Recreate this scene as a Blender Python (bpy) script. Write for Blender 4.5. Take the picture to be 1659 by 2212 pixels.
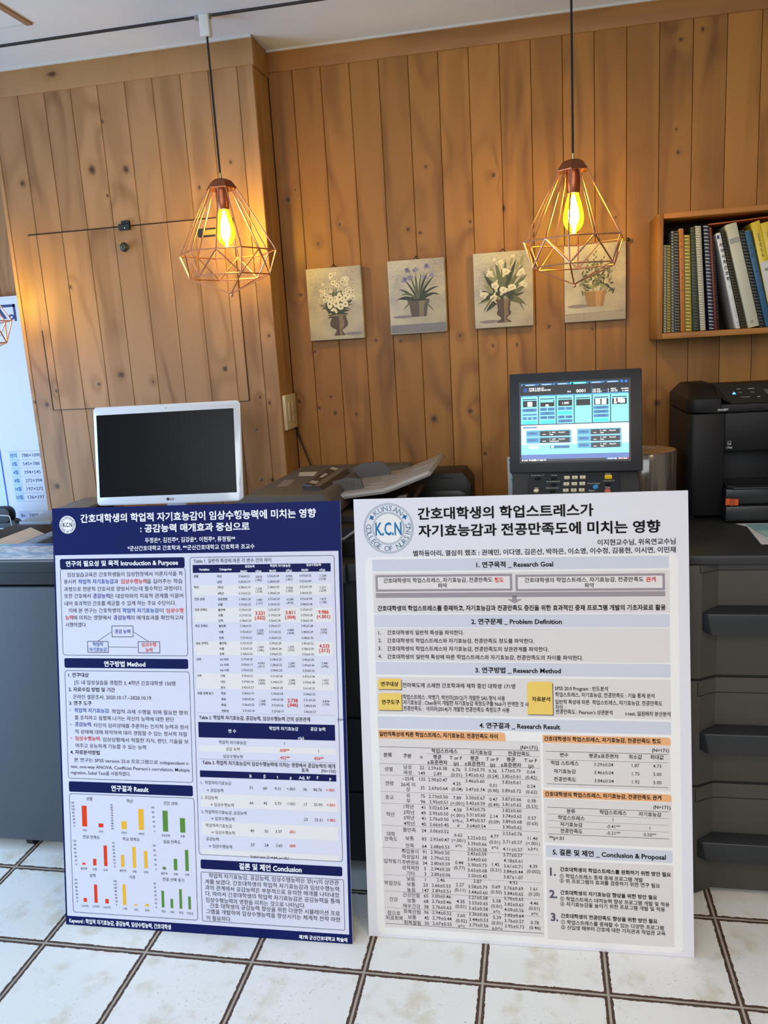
import bpy, bmesh, math, random
from mathutils import Vector, Matrix

for o in list(bpy.data.objects):
    bpy.data.objects.remove(o)
S = bpy.context.scene
C = S.collection
PI = math.pi

# ------------------------------------------------------------------ camera
cam_data = bpy.data.cameras.new('camera')
cam = bpy.data.objects.new('camera', cam_data)
C.objects.link(cam)
cam_data.sensor_fit = 'HORIZONTAL'
cam_data.sensor_width = 36.0
cam_data.lens = 1740.0 / 1659.0 * 36.0
cam_data.clip_start = 0.02
RIGHT = Vector((0.98123731, 0.18353533, -0.05906033))
UP = Vector((0.01916995, 0.21193398, 0.97709599))
FWD = Vector((-0.19184852, 0.95989522, -0.20443900))
m = Matrix((RIGHT, UP, -FWD)).transposed().to_4x4()
m.translation = Vector((0, 0, 1.576))
cam.matrix_world = m
S.camera = cam

# ------------------------------------------------------------------ exposure, daylight
S.view_settings.view_transform = 'Standard'
S.view_settings.look = 'None'
S.view_settings.gamma = 1.0
S.view_settings.use_curve_mapping = False
S.view_settings.exposure = 0.0

world = bpy.data.worlds.new('world')
S.world = world
world.use_nodes = True
bg = world.node_tree.nodes['Background']
bg.inputs[0].default_value = (0.80, 0.88, 1.0, 1)
bg.inputs[1].default_value = 0.17


def area(name, loc, target, sx, sy, power, col, spread=180):
    l = bpy.data.lights.new(name, 'AREA')
    l.shape = 'RECTANGLE'
    l.size, l.size_y, l.energy, l.color = sx, sy, power, col
    l.spread = math.radians(spread)
    o = bpy.data.objects.new(name, l)
    C.objects.link(o)
    o.location = loc
    o.rotation_euler = (Vector(target) - Vector(loc)).to_track_quat('-Z', 'Z').to_euler()
    return o


# shop front behind the camera, glazed door on the left, warm ceiling lights of the shop on the right
area('shop_window_daylight', (-0.6, -1.5, 2.2), (-0.3, 1.5, 0.0), 3.6, 1.4, 52, (0.93, 0.96, 1.0), 130)
area('glass_door_daylight', (-3.6, 1.3, 1.0), (-1.3, 2.0, 0.2), 1.5, 1.6, 86, (0.38, 0.64, 1.0))
area('shop_ceiling_light', (1.2, 0.1, 2.58), (0.6, 1.4, 0.0), 0.6, 0.6, 17, (1.0, 0.72, 0.42), 120)
FILAMENT = 190.0

# ------------------------------------------------------------------ materials
def lin(h):
    out = []
    for i in (0, 2, 4):
        c = int(h[i:i + 2], 16) / 255.0
        out.append(c / 12.92 if c <= 0.04045 else ((c + 0.055) / 1.055) ** 2.4)
    return (*out, 1.0)


def mat(name, h, rough=0.5, metal=0.0, bump=0.0, scale=300.0, spec=0.5, coat=0.0, vary=0.0):
    mt = bpy.data.materials.new(name)
    mt.use_nodes = True
    nt = mt.node_tree
    b = nt.nodes['Principled BSDF']
    b.inputs['Base Color'].default_value = lin(h)
    b.inputs['Roughness'].default_value = rough
    b.inputs['Metallic'].default_value = metal
    b.inputs['Specular IOR Level'].default_value = spec
    b.inputs['Coat Weight'].default_value = coat
    if bump or vary:
        tc = nt.nodes.new('ShaderNodeTexCoord')
        n = nt.nodes.new('ShaderNodeTexNoise')
        n.inputs['Scale'].default_value = scale
        n.inputs['Detail'].default_value = 3
        nt.links.new(tc.outputs['Object'], n.inputs['Vector'])
        if bump:
            bp = nt.nodes.new('ShaderNodeBump')
            bp.inputs['Strength'].default_value = bump
            bp.inputs['Distance'].default_value = 0.001
            nt.links.new(n.outputs['Fac'], bp.inputs['Height'])
            nt.links.new(bp.outputs['Normal'], b.inputs['Normal'])
        if vary:
            mx = nt.nodes.new('ShaderNodeMix')
            mx.data_type = 'RGBA'
            c = lin(h)
            mx.inputs['A'].default_value = tuple(max(0, v * (1 - vary)) for v in c[:3]) + (1,)
            mx.inputs['B'].default_value = tuple(min(1, v * (1 + vary)) for v in c[:3]) + (1,)
            nt.links.new(n.outputs['Fac'], mx.inputs['Factor'])
            nt.links.new(mx.outputs['Result'], b.inputs['Base Color'])
    return mt


def emit(name, h, strength):
    mt = bpy.data.materials.new(name)
    mt.use_nodes = True
    nt = mt.node_tree
    b = nt.nodes['Principled BSDF']
    b.inputs['Base Color'].default_value = (0.01, 0.01, 0.01, 1)
    b.inputs['Roughness'].default_value = 0.25
    b.inputs['Emission Color'].default_value = lin(h)
    b.inputs['Emission Strength'].default_value = strength
    return mt


class NT:
    """small helper to write node chains"""
    def __init__(self, mt):
        mt.use_nodes = True
        self.t = mt.node_tree
        self.b = self.t.nodes['Principled BSDF']

    def put(self, sock, v):
        if hasattr(v, 'is_output'):
            self.t.links.new(v, sock)
        else:
            sock.default_value = v

    def math(self, op, a, b=None, c=None):
        n = self.t.nodes.new('ShaderNodeMath')
        n.operation = op
        for i, v in enumerate((a, b, c)):
            if v is not None:
                self.put(n.inputs[i], v)
        return n.outputs[0]

    def vmath(self, op, a, b=None, c=None):
        n = self.t.nodes.new('ShaderNodeVectorMath')
        n.operation = op
        for i, v in enumerate((a, b, c)):
            if v is not None:
                self.put(n.inputs[i], v)
        return n.outputs['Value'] if op == 'LENGTH' else n.outputs['Vector']

    def comb(self, x, y, z):
        n = self.t.nodes.new('ShaderNodeCombineXYZ')
        for i, v in enumerate((x, y, z)):
            self.put(n.inputs[i], v)
        return n.outputs[0]

    def pos(self):
        g = self.t.nodes.new('ShaderNodeNewGeometry')
        s = self.t.nodes.new('ShaderNodeSeparateXYZ')
        self.t.links.new(g.outputs['Position'], s.inputs[0])
        return g.outputs['Position'], s.outputs[0], s.outputs[1], s.outputs[2]

    def noise(self, vec, scale, detail=2.0, rough=0.5, dist=0.0):
        n = self.t.nodes.new('ShaderNodeTexNoise')
        self.put(n.inputs['Vector'], vec)
        n.inputs['Scale'].default_value = scale
        n.inputs['Detail'].default_value = detail
        n.inputs['Roughness'].default_value = rough
        n.inputs['Distortion'].default_value = dist
        return n.outputs['Fac']

    def ramp(self, v, lo, hi, a=0.0, b=1.0):
        n = self.t.nodes.new('ShaderNodeMapRange')
        n.interpolation_type = 'SMOOTHSTEP'
        self.put(n.inputs['Value'], v)
        for k, q in zip(('From Min', 'From Max', 'To Min', 'To Max'), (lo, hi, a, b)):
            self.put(n.inputs[k], q)
        return n.outputs['Result']

    def mix(self, f, a, b, mode='MIX'):
        n = self.t.nodes.new('ShaderNodeMix')
        n.data_type = 'RGBA'
        n.blend_type = mode
        self.put(n.inputs['Factor'], f)
        self.put(n.inputs['A'], a)
        self.put(n.inputs['B'], b)
        return n.outputs['Result']

    def attr(self, name):
        n = self.t.nodes.new('ShaderNodeAttribute')
        n.attribute_name = name
        return n.outputs['Fac']

    def bump(self, h, strength, dist):
        n = self.t.nodes.new('ShaderNodeBump')
        n.inputs['Strength'].default_value = strength
        n.inputs['Distance'].default_value = dist
        self.put(n.inputs['Height'], h)
        self.t.links.new(n.outputs['Normal'], self.b.inputs['Normal'])


def wood(name, light, dark, knots=(), horizontal=False, side=False, contrast=0.5):
    mt = bpy.data.materials.new(name)
    k = NT(mt)
    P, x, y, z = k.pos()
    if side:
        x = y
    if horizontal:
        x, z = z, x
    pk = k.attr('plank')
    # knots: distance to the nearest one in knot radii
    kd = None
    for (kx, kz, rx, rz) in knots:
        v = k.vmath('MULTIPLY_ADD', P, (1 / rx, 0, 1 / rz), (-kx / rx, 0, -kz / rz))
        d = k.vmath('LENGTH', v)
        kd = d if kd is None else k.math('MINIMUM', kd, d)
    ofs = k.math('MULTIPLY', pk, 61.0)
    vec = k.comb(k.math('MULTIPLY', x, 6.5), ofs, k.math('MULTIPLY_ADD', z, 1.7, ofs))
    n1 = k.noise(vec, 1.0, 1.2, 0.40, 0.35)
    arg = k.math('MULTIPLY', n1, 26.0)
    if kd is not None:
        halo = k.math('POWER', 2.718, k.math('MULTIPLY', kd, -0.36))
        arg = k.math('MULTIPLY_ADD', halo, 6.0, arg)
    rings = k.math('MULTIPLY_ADD', k.math('SINE', arg), 0.5, 0.5)
    rings = k.math('MULTIPLY', k.math('POWER', rings, 2.5), k.ramp(k.noise(k.comb(x, ofs, k.math('MULTIPLY', z, 1.4)), 2.2, 1.0), 0.35, 0.62, 0.25, 1.0))
    broad = k.ramp(k.noise(k.comb(k.math('MULTIPLY', x, 11.0), ofs, k.math('MULTIPLY', z, 0.9)), 1.0, 1.0, 0.5, 0.5), 0.50, 0.60)
    fine = k.noise(k.comb(k.math('MULTIPLY', x, 420.0), ofs, k.math('MULTIPLY', z, 9.0)), 1.0, 2.0)
    f = k.math('MULTIPLY_ADD', rings, contrast * 0.85, k.math('MULTIPLY', broad, contrast * 0.48))
    f = k.math('MULTIPLY_ADD', k.math('SUBTRACT', fine, 0.5), 0.22, f)
    f = k.math('MAXIMUM', k.math('MINIMUM', f, 1.0), 0.0)
    col = k.mix(f, lin(light), lin(dark))
    tint = k.math('MULTIPLY_ADD', pk, 0.26, 0.86)
    col = k.mix(1.0, col, k.comb(tint, tint, tint), 'MULTIPLY')
    if kd is not None:
        wobble = k.math('MULTIPLY_ADD', k.noise(P, 70.0, 2.0), 0.5, -0.25)
        kw = k.math('ADD', kd, wobble)
        col = k.mix(k.ramp(kw, 2.4, 0.6, 0.0, 0.26), col, lin('8a5a2a'))
        col = k.mix(k.ramp(kw, 1.00, 0.45, 0.0, 0.60), col, lin('5a3a1e'))
        col = k.mix(k.ramp(kw, 0.58, 0.25, 0.0, 0.70), col, lin('2e1c10'))
    k.put(k.b.inputs['Base Color'], col)
    k.b.inputs['Roughness'].default_value = 0.46
    k.b.inputs['Specular IOR Level'].default_value = 0.35
    k.bump(fine, 0.12, 0.0006)
    return mt


# ------------------------------------------------------------------ mesh builder
class MB:
    def __init__(self):
        self.v, self.f, self.mi, self.at = [], [], [], []
        self.cur = 0.0

    def add(self, vs, fs, mi=0):
        b = len(self.v)
        self.v += [tuple(p) for p in vs]
        self.at += [self.cur] * len(vs)
        for f in fs:
            self.f.append([b + i for i in f])
            self.mi.append(mi)

    def box(self, x0, x1, y0, y1, z0, z1, mi=0):
        self.add([(x0, y0, z0), (x1, y0, z0), (x1, y1, z0), (x0, y1, z0), (x0, y0, z1), (x1, y0, z1), (x1, y1, z1), (x0, y1, z1)],
                 [(0, 3, 2, 1), (4, 5, 6, 7), (0, 1, 5, 4), (1, 2, 6, 5), (2, 3, 7, 6), (3, 0, 4, 7)], mi)
        return self

    def prism(self, poly, a, b, axis='z', mi=0):
        """poly 2D extruded from a to b along axis; poly in (x,y) for z, (x,z) for y, (y,z) for x"""
        n = len(poly)

        def P(p, t):
            return {'z': (p[0], p[1], t), 'y': (p[0], t, p[1]), 'x': (t, p[0], p[1])}[axis]
        vs = [P(p, a) for p in poly] + [P(p, b) for p in poly]
        area2 = sum(poly[i][0] * poly[(i + 1) % n][1] - poly[(i + 1) % n][0] * poly[i][1] for i in range(n))
        flip = (area2 > 0) != (b > a)
        if axis == 'y':
            flip = not flip
        fs = [tuple(range(n))[::-1], tuple(range(n, 2 * n))] + [(i, (i + 1) % n, n + (i + 1) % n, n + i) for i in range(n)]
        if flip:
            fs = [tuple(reversed(f)) for f in fs]
        self.add(vs, fs, mi)
        return self

    def hull(self, low, high, mi=0):
        """two rings of equal length (3D points, counter-clockwise from above)"""
        n = len(low)
        self.add(list(low) + list(high), [tuple(range(n))[::-1], tuple(range(n, 2 * n))] + [(i, (i + 1) % n, n + (i + 1) % n, n + i) for i in range(n)], mi)
        return self

    def tube(self, pts, r, n=8, mi=0, caps=True):
        pts = [Vector(p) for p in pts]
        rings = []
        for i, p in enumerate(pts):
            d = (pts[min(i + 1, len(pts) - 1)] - pts[max(i - 1, 0)]).normalized()
            ref = Vector((0, 0, 1)) if abs(d.z) < 0.9 else Vector((1, 0, 0))
            u = d.cross(ref).normalized()
            w = u.cross(d)
            rr = r[i] if isinstance(r, (list, tuple)) else r
            rings.append([p + (u * math.cos(2 * PI * k / n) + w * math.sin(2 * PI * k / n)) * rr for k in range(n)])
        vs = [q for g in rings for q in g]
        fs = []
        for i in range(len(pts) - 1):
            for k in range(n):
                fs.append((i * n + k, i * n + (k + 1) % n, (i + 1) * n + (k + 1) % n, (i + 1) * n + k)[::-1])
        if caps:
            fs.append(tuple(range(n)))
            fs.append(tuple(range((len(pts) - 1) * n, len(pts) * n))[::-1])
        self.add(vs, fs, mi)
        return self

    def lathe(self, prof, c=(0, 0, 0), n=32, mi=0, phase=0.0):
        """prof: (radius, z) from bottom to top"""
        vs, fs = [], []
        for (r, z) in prof:
            for k in range(n):
                a = 2 * PI * k / n + phase
                vs.append((c[0] + r * math.cos(a), c[1] + r * math.sin(a), c[2] + z))
        for i in range(len(prof) - 1):
            for k in range(n):
                fs.append((i * n + k, i * n + (k + 1) % n, (i + 1) * n + (k + 1) % n, (i + 1) * n + k))
        fs.append(tuple(range(n))[::-1])
        fs.append(tuple(range((len(prof) - 1) * n, len(prof) * n)))
        self.add(vs, fs, mi)
        return self

    def flat(self, pts2, fn, mi=0):
        """flat polygon given in 2D and put in space by fn"""
        self.add([fn(*p) for p in pts2], [tuple(range(len(pts2)))], mi)
        return self

    def build(self, name, mats, parent=None, bevel=0.0, smooth=False, seg=2, attr=False):
        me = bpy.data.meshes.new(name)
        me.from_pydata(self.v, [], self.f)
        if attr:
            a = me.attributes.new('plank', 'FLOAT', 'POINT')
            a.data.foreach_set('value', self.at)
        mats = mats if isinstance(mats, (list, tuple)) else [mats]
        for mm in mats:
            me.materials.append(mm)
        me.polygons.foreach_set('material_index', self.mi)
        if bevel:
            bm = bmesh.new()
            bm.from_mesh(me)
            bmesh.ops.remove_doubles(bm, verts=bm.verts, dist=1e-6)
            es = [e for e in bm.edges if e.is_manifold and e.calc_face_angle(0) > 0.45]
            bmesh.ops.bevel(bm, geom=es, offset=bevel, segments=seg, profile=0.5, affect='EDGES', clamp_overlap=True)
            bm.to_mesh(me)
            bm.free()
        if smooth or bevel:
            me.shade_smooth()
            me.set_sharp_from_angle(angle=math.radians(38 if not bevel else 50))
        me.update()
        o = bpy.data.objects.new(name, me)
        C.objects.link(o)
        if parent:
            o.parent = parent
        return o


def thing(name, label, cat, loc=(0, 0, 0), rot=(0, 0, 0), group=None):
    o = bpy.data.objects.new(name, None)
    C.objects.link(o)
    o.empty_display_size = 0.05
    o.location = loc
    o.rotation_euler = rot
    o['label'] = label
    o['category'] = cat
    if group:
        o['group'] = group
    return o


def tag(o, label, cat, group=None):
    o['label'] = label
    o['category'] = cat
    if group:
        o['group'] = group
    return o


def struct(o):
    o['kind'] = 'structure'
    return o


def part_label(o, label):
    o['label'] = label
    return o


def rrect(x0, z0, x1, z1, r, n=5, corners=(1, 1, 1, 1)):
    """rounded rectangle, counter-clockwise; corners: bl, br, tr, tl"""
    out = []
    for (cx, cz, a0, on, px, pz) in ((x0 + r, z0 + r, PI, corners[0], x0, z0), (x1 - r, z0 + r, 1.5 * PI, corners[1], x1, z0),
                                     (x1 - r, z1 - r, 0, corners[2], x1, z1), (x0 + r, z1 - r, 0.5 * PI, corners[3], x0, z1)):
        if not on or r <= 0:
            out.append((px, pz))
            continue
        for i in range(n + 1):
            a = a0 + 0.5 * PI * i / n
            out.append((cx + r * math.cos(a), cz + r * math.sin(a)))
    return out


# ------------------------------------------------------------------ lettering
class Letters:
    """glyph outlines of the built-in typeface as flat faces, em height 1; strings are set from single glyphs"""
    def __init__(self):
        self.g, self.c = {}, {}

    def load(self, chars, b):
        chars = [ch for ch in dict.fromkeys(chars) if (ch, b) not in self.g and ch != ' ']
        if not chars:
            return
        cu = bpy.data.curves.new('glyphs', 'FONT')
        cu.body = '|\n| |\n||\n' + '\n'.join(ch + '|' for ch in chars)
        cu.size = 1.0
        cu.space_line = 2.0
        cu.resolution_u = 2
        cu.offset = (0.003, 0.015, 0.027, 0.036)[b]
        o = bpy.data.objects.new('glyphs', cu)
        C.objects.link(o)
        bpy.context.view_layer.update()
        me = o.evaluated_get(bpy.context.evaluated_depsgraph_get()).to_mesh()
        co = [(v.co.x, v.co.y) for v in me.vertices]
        rows = {}
        for p in me.polygons:
            vs = tuple(p.vertices)
            rows.setdefault(round(-(sum(co[i][1] for i in vs) / len(vs) - 0.33) / 2.0), []).append(vs)
        xs = [co[i][0] for vs in rows[0] for i in vs]
        lsb, bw = min(xs), max(xs) - min(xs)
        far = lambda r: max(co[i][0] for vs in rows[r] for i in vs)
        self.g[(' ', b)] = ([], [], far(1) - far(2))
        for k, ch in enumerate(chars):
            r = k + 3
            cut = far(r) - bw - 1e-4
            vs, fs, ix = [], [], {}
            for poly in rows[r]:
                if min(co[i][0] for i in poly) >= cut:
                    continue
                f = []
                for i in poly:
                    if i not in ix:
                        ix[i] = len(vs)
                        vs.append((co[i][0], co[i][1] + 2.0 * r))
                    f.append(ix[i])
                fs.append(tuple(f))
            self.g[(ch, b)] = (vs, fs, cut + 1e-4 - lsb)
        bpy.data.objects.remove(o)
        bpy.data.curves.remove(cu)

    def get(self, s, b=0):
        if (s, b) not in self.c:
            if any((ch, b) not in self.g for ch in s):
                self.load(s, b)
            V, F, x = [], [], 0.0
            for ch in s:
                vs, fs, adv = self.g[(ch, b)]
                n = len(V)
                V += [(p[0] + x, p[1]) for p in vs]
                F += [tuple(n + i for i in f) for f in fs]
                x += adv
            self.c[(s, b)] = (V, F)
        return self.c[(s, b)]

    def put(self, mb, s, b, mode, u0, u1, v, em, fn, mi):
        """v = vertical centre (upwards axis), fn maps (u, v) to a 3D point"""
        vs, fs = self.get(s, b)
        if not vs:
            return
        a, z = min(p[0] for p in vs), max(p[0] for p in vs)
        base = v - 0.36 * em
        if mode == 'F':
            k = (u1 - u0) / max(z - a, 1e-6)
            off = u0 - a * k
        else:
            k = em * 0.97
            off = u0 - (a + z) / 2 * k if mode == 'C' else u0 - a * k
        mb.add([fn(off + p[0] * k, base + p[1] * em) for p in vs], fs, mi)


LET = Letters()


def arc_text(mb, s, b, em, cx, cz, rad, a_mid, step, top, fn, mi):
    """letters set on a circle; angles in radians from the top, clockwise"""
    n = len(s)
    for i, ch in enumerate(s):
        if ch == ' ':
            continue
        a = a_mid + (i - (n - 1) / 2) * step * (1 if top else -1)
        vs, fs = LET.get(ch, b)
        w = (min(p[0] for p in vs) + max(p[0] for p in vs)) / 2
        rot = -a if top else -a + PI
        ca, sa = math.cos(rot), math.sin(rot)
        px, pz = cx + rad * math.sin(a), cz + rad * math.cos(a)
        out = []
        for (x, y) in vs:
            x, y = (x - w) * em, (y - 0.35) * em
            out.append(fn(px + x * ca - y * sa, pz + x * sa + y * ca))
        mb.add(out, fs, mi)


def ring2d(mb, cx, cz, r0, r1, fn, mi, n=64):
    vs = []
    for r in (r0, r1):
        vs += [(cx + r * math.cos(2 * PI * i / n), cz + r * math.sin(2 * PI * i / n)) for i in range(n)]
    mb.add([fn(*p) for p in vs], [(i, n + i, n + (i + 1) % n, (i + 1) % n)[::-1] for i in range(n)], mi)


def disc2d(mb, cx, cz, rx, rz, fn, mi, n=32, rot=0.0):
    ca, sa = math.cos(rot), math.sin(rot)
    pts = []
    for i in range(n):
        x, z = rx * math.cos(2 * PI * i / n), rz * math.sin(2 * PI * i / n)
        pts.append(fn(cx + x * ca - z * sa, cz + x * sa + z * ca))
    mb.add(pts, [tuple(range(n))], mi)


def draw_print(data, part, mb, fn, keys):
    """rectangles, frames, rules and lettering of one printed part. fn(u, v, layer)"""
    D = data[part]
    for (u0, v0, u1, v1, col, rad, lay) in D.get('R', ()):
        f = lambda u, v, L=lay: fn(u, v, L)
        if rad > 0:
            pts = rrect(u0, v0, u1, v1, rad)
        elif rad <= -8:      # only the top right corner is round
            pts = rrect(u0, v0, u1, v1, 8, corners=(0, 1, 0, 0))
        elif rad < 0:        # clipped top left corner
            r = -rad
            pts = [(u0, v0 + r), (u0 + r, v0), (u1, v0), (u1, v1), (u0, v1)]
        else:
            pts = [(u0, v0), (u1, v0), (u1, v1), (u0, v1)]
        mb.add([f(*p) for p in pts], [tuple(range(len(pts)))[::-1]], keys.index(col))
    for (u0, v0, u1, v1, col, rad, th, lay) in D.get('F', ()):
        a = rrect(u0, v0, u1, v1, max(rad, 0.01))
        b = rrect(u0 + th, v0 + th, u1 - th, v1 - th, max(rad - th, 0.01))
        n = len(a)
        mb.add([fn(*p, lay) for p in a + b], [(i, n + i, n + (i + 1) % n, (i + 1) % n) for i in range(n)], keys.index(col))
    for (u0, v0, u1, v1, col, th) in D.get('L', ()):
        d = Vector((u1 - u0, v1 - v0))
        if abs(d.y) < 0.03 * abs(d.x):
            v0 = v1 = (v0 + v1) / 2
            d = Vector((u1 - u0, 0))
        d.normalize()
        nx, ny = -d.y * th / 2, d.x * th / 2
        mb.add([fn(u0 - nx, v0 - ny, 3), fn(u1 - nx, v1 - ny, 3), fn(u1 + nx, v1 + ny, 3), fn(u0 + nx, v0 + ny, 3)], [(3, 2, 1, 0)], keys.index(col))
    for (s, mode, u0, u1, v, em, col, b) in D.get('T', ()):
        LET.put(mb, s, b, mode, u0, u1, -v, em, lambda u, w: fn(u, -w, 5), keys.index(col))
KNOTS_BACK = [(-0.885, 2.109, 0.0122, 0.0143), (-0.856, 2.141, 0.0052, 0.0079), (-0.785, 1.947, 0.0105, 0.0129), (-0.699, 2.008, 0.0069, 0.0096), (-0.45, 1.97, 0.0084, 0.0095), (-0.408, 1.955, 0.0083, 0.0094), (-0.141, 2.125, 0.0095, 0.0106), (-0.227, 1.978, 0.0081, 0.0093), (-0.109, 2.012, 0.008, 0.0184), (0.472, 2.48, 0.0114, 0.0109), (0.538, 2.502, 0.0056, 0.0081), (0.461, 2.211, 0.0058, 0.0071), (0.468, 2.139, 0.0088, 0.0101), (-0.867, 1.772, 0.0107, 0.0117), (-0.591, 1.59, 0.0087, 0.0101), (-0.406, 1.955, 0.0083, 0.0094), (-0.278, 1.588, 0.0084, 0.0099), (-0.499, 1.581, 0.0069, 0.0084), (-0.161, 1.545, 0.0066, 0.0099), (-0.075, 1.543, 0.0066, 0.0114), (0.039, 1.601, 0.0081, 0.0096), (0.189, 1.582, 0.0063, 0.0096), (-0.683, 1.319, 0.0072, 0.0105), (-0.387, 1.289, 0.0156, 0.0173), (-0.251, 1.313, 0.0137, 0.0137), (0.2, 1.29, 0.0129, 0.015), (-0.904, 1.378, 0.011, 0.0123), (-0.766, 1.328, 0.0109, 0.0141), (-0.778, 1.39, 0.0073, 0.0087), (-0.827, 1.35, 0.0091, 0.0106), (-0.202, 1.152, 0.0103, 0.0122), (0.409, 1.312, 0.0157, 0.018), (0.081, 1.27, 0.0115, 0.0135), (-0.828, 1.561, 0.009, 0.0103), (0.268, 1.95, 0.0061, 0.0075), (-0.375, 2.174, 0.0065, 0.0076)]
KNOTS_PIER = [(-1.557, 2.246, 0.0197, 0.0261), (-1.427, 2.235, 0.0158, 0.0198), (-1.839, 2.227, 0.013, 0.0141), (-1.51, 2.154, 0.0072, 0.0093), (-1.495, 2.401, 0.007, 0.0119), (-1.661, 2.571, 0.0265, 0.0132), (-1.348, 2.604, 0.0187, 0.0072), (-1.034, 2.222, 0.0067, 0.0074), (-1.158, 2.149, 0.0068, 0.0121), (-1.541, 1.519, 0.0169, 0.0171), (-1.127, 1.52, 0.0143, 0.015), (-1.639, 1.489, 0.0095, 0.0103), (-1.416, 1.487, 0.0074, 0.0085), (-1.82, 1.472, 0.0097, 0.0105), (-1.87, 1.423, 0.0118, 0.0159), (-1.919, 1.434, 0.0099, 0.0106), (-1.875, 1.1, 0.0181, 0.0166), (-0.95, 1.628, 0.0087, 0.0097), (-1.004, 1.41, 0.0088, 0.0101), (-0.969, 1.388, 0.0071, 0.0117), (-0.984, 1.102, 0.009, 0.0105), (-1.702, 1.85, 0.0094, 0.0099)]
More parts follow.
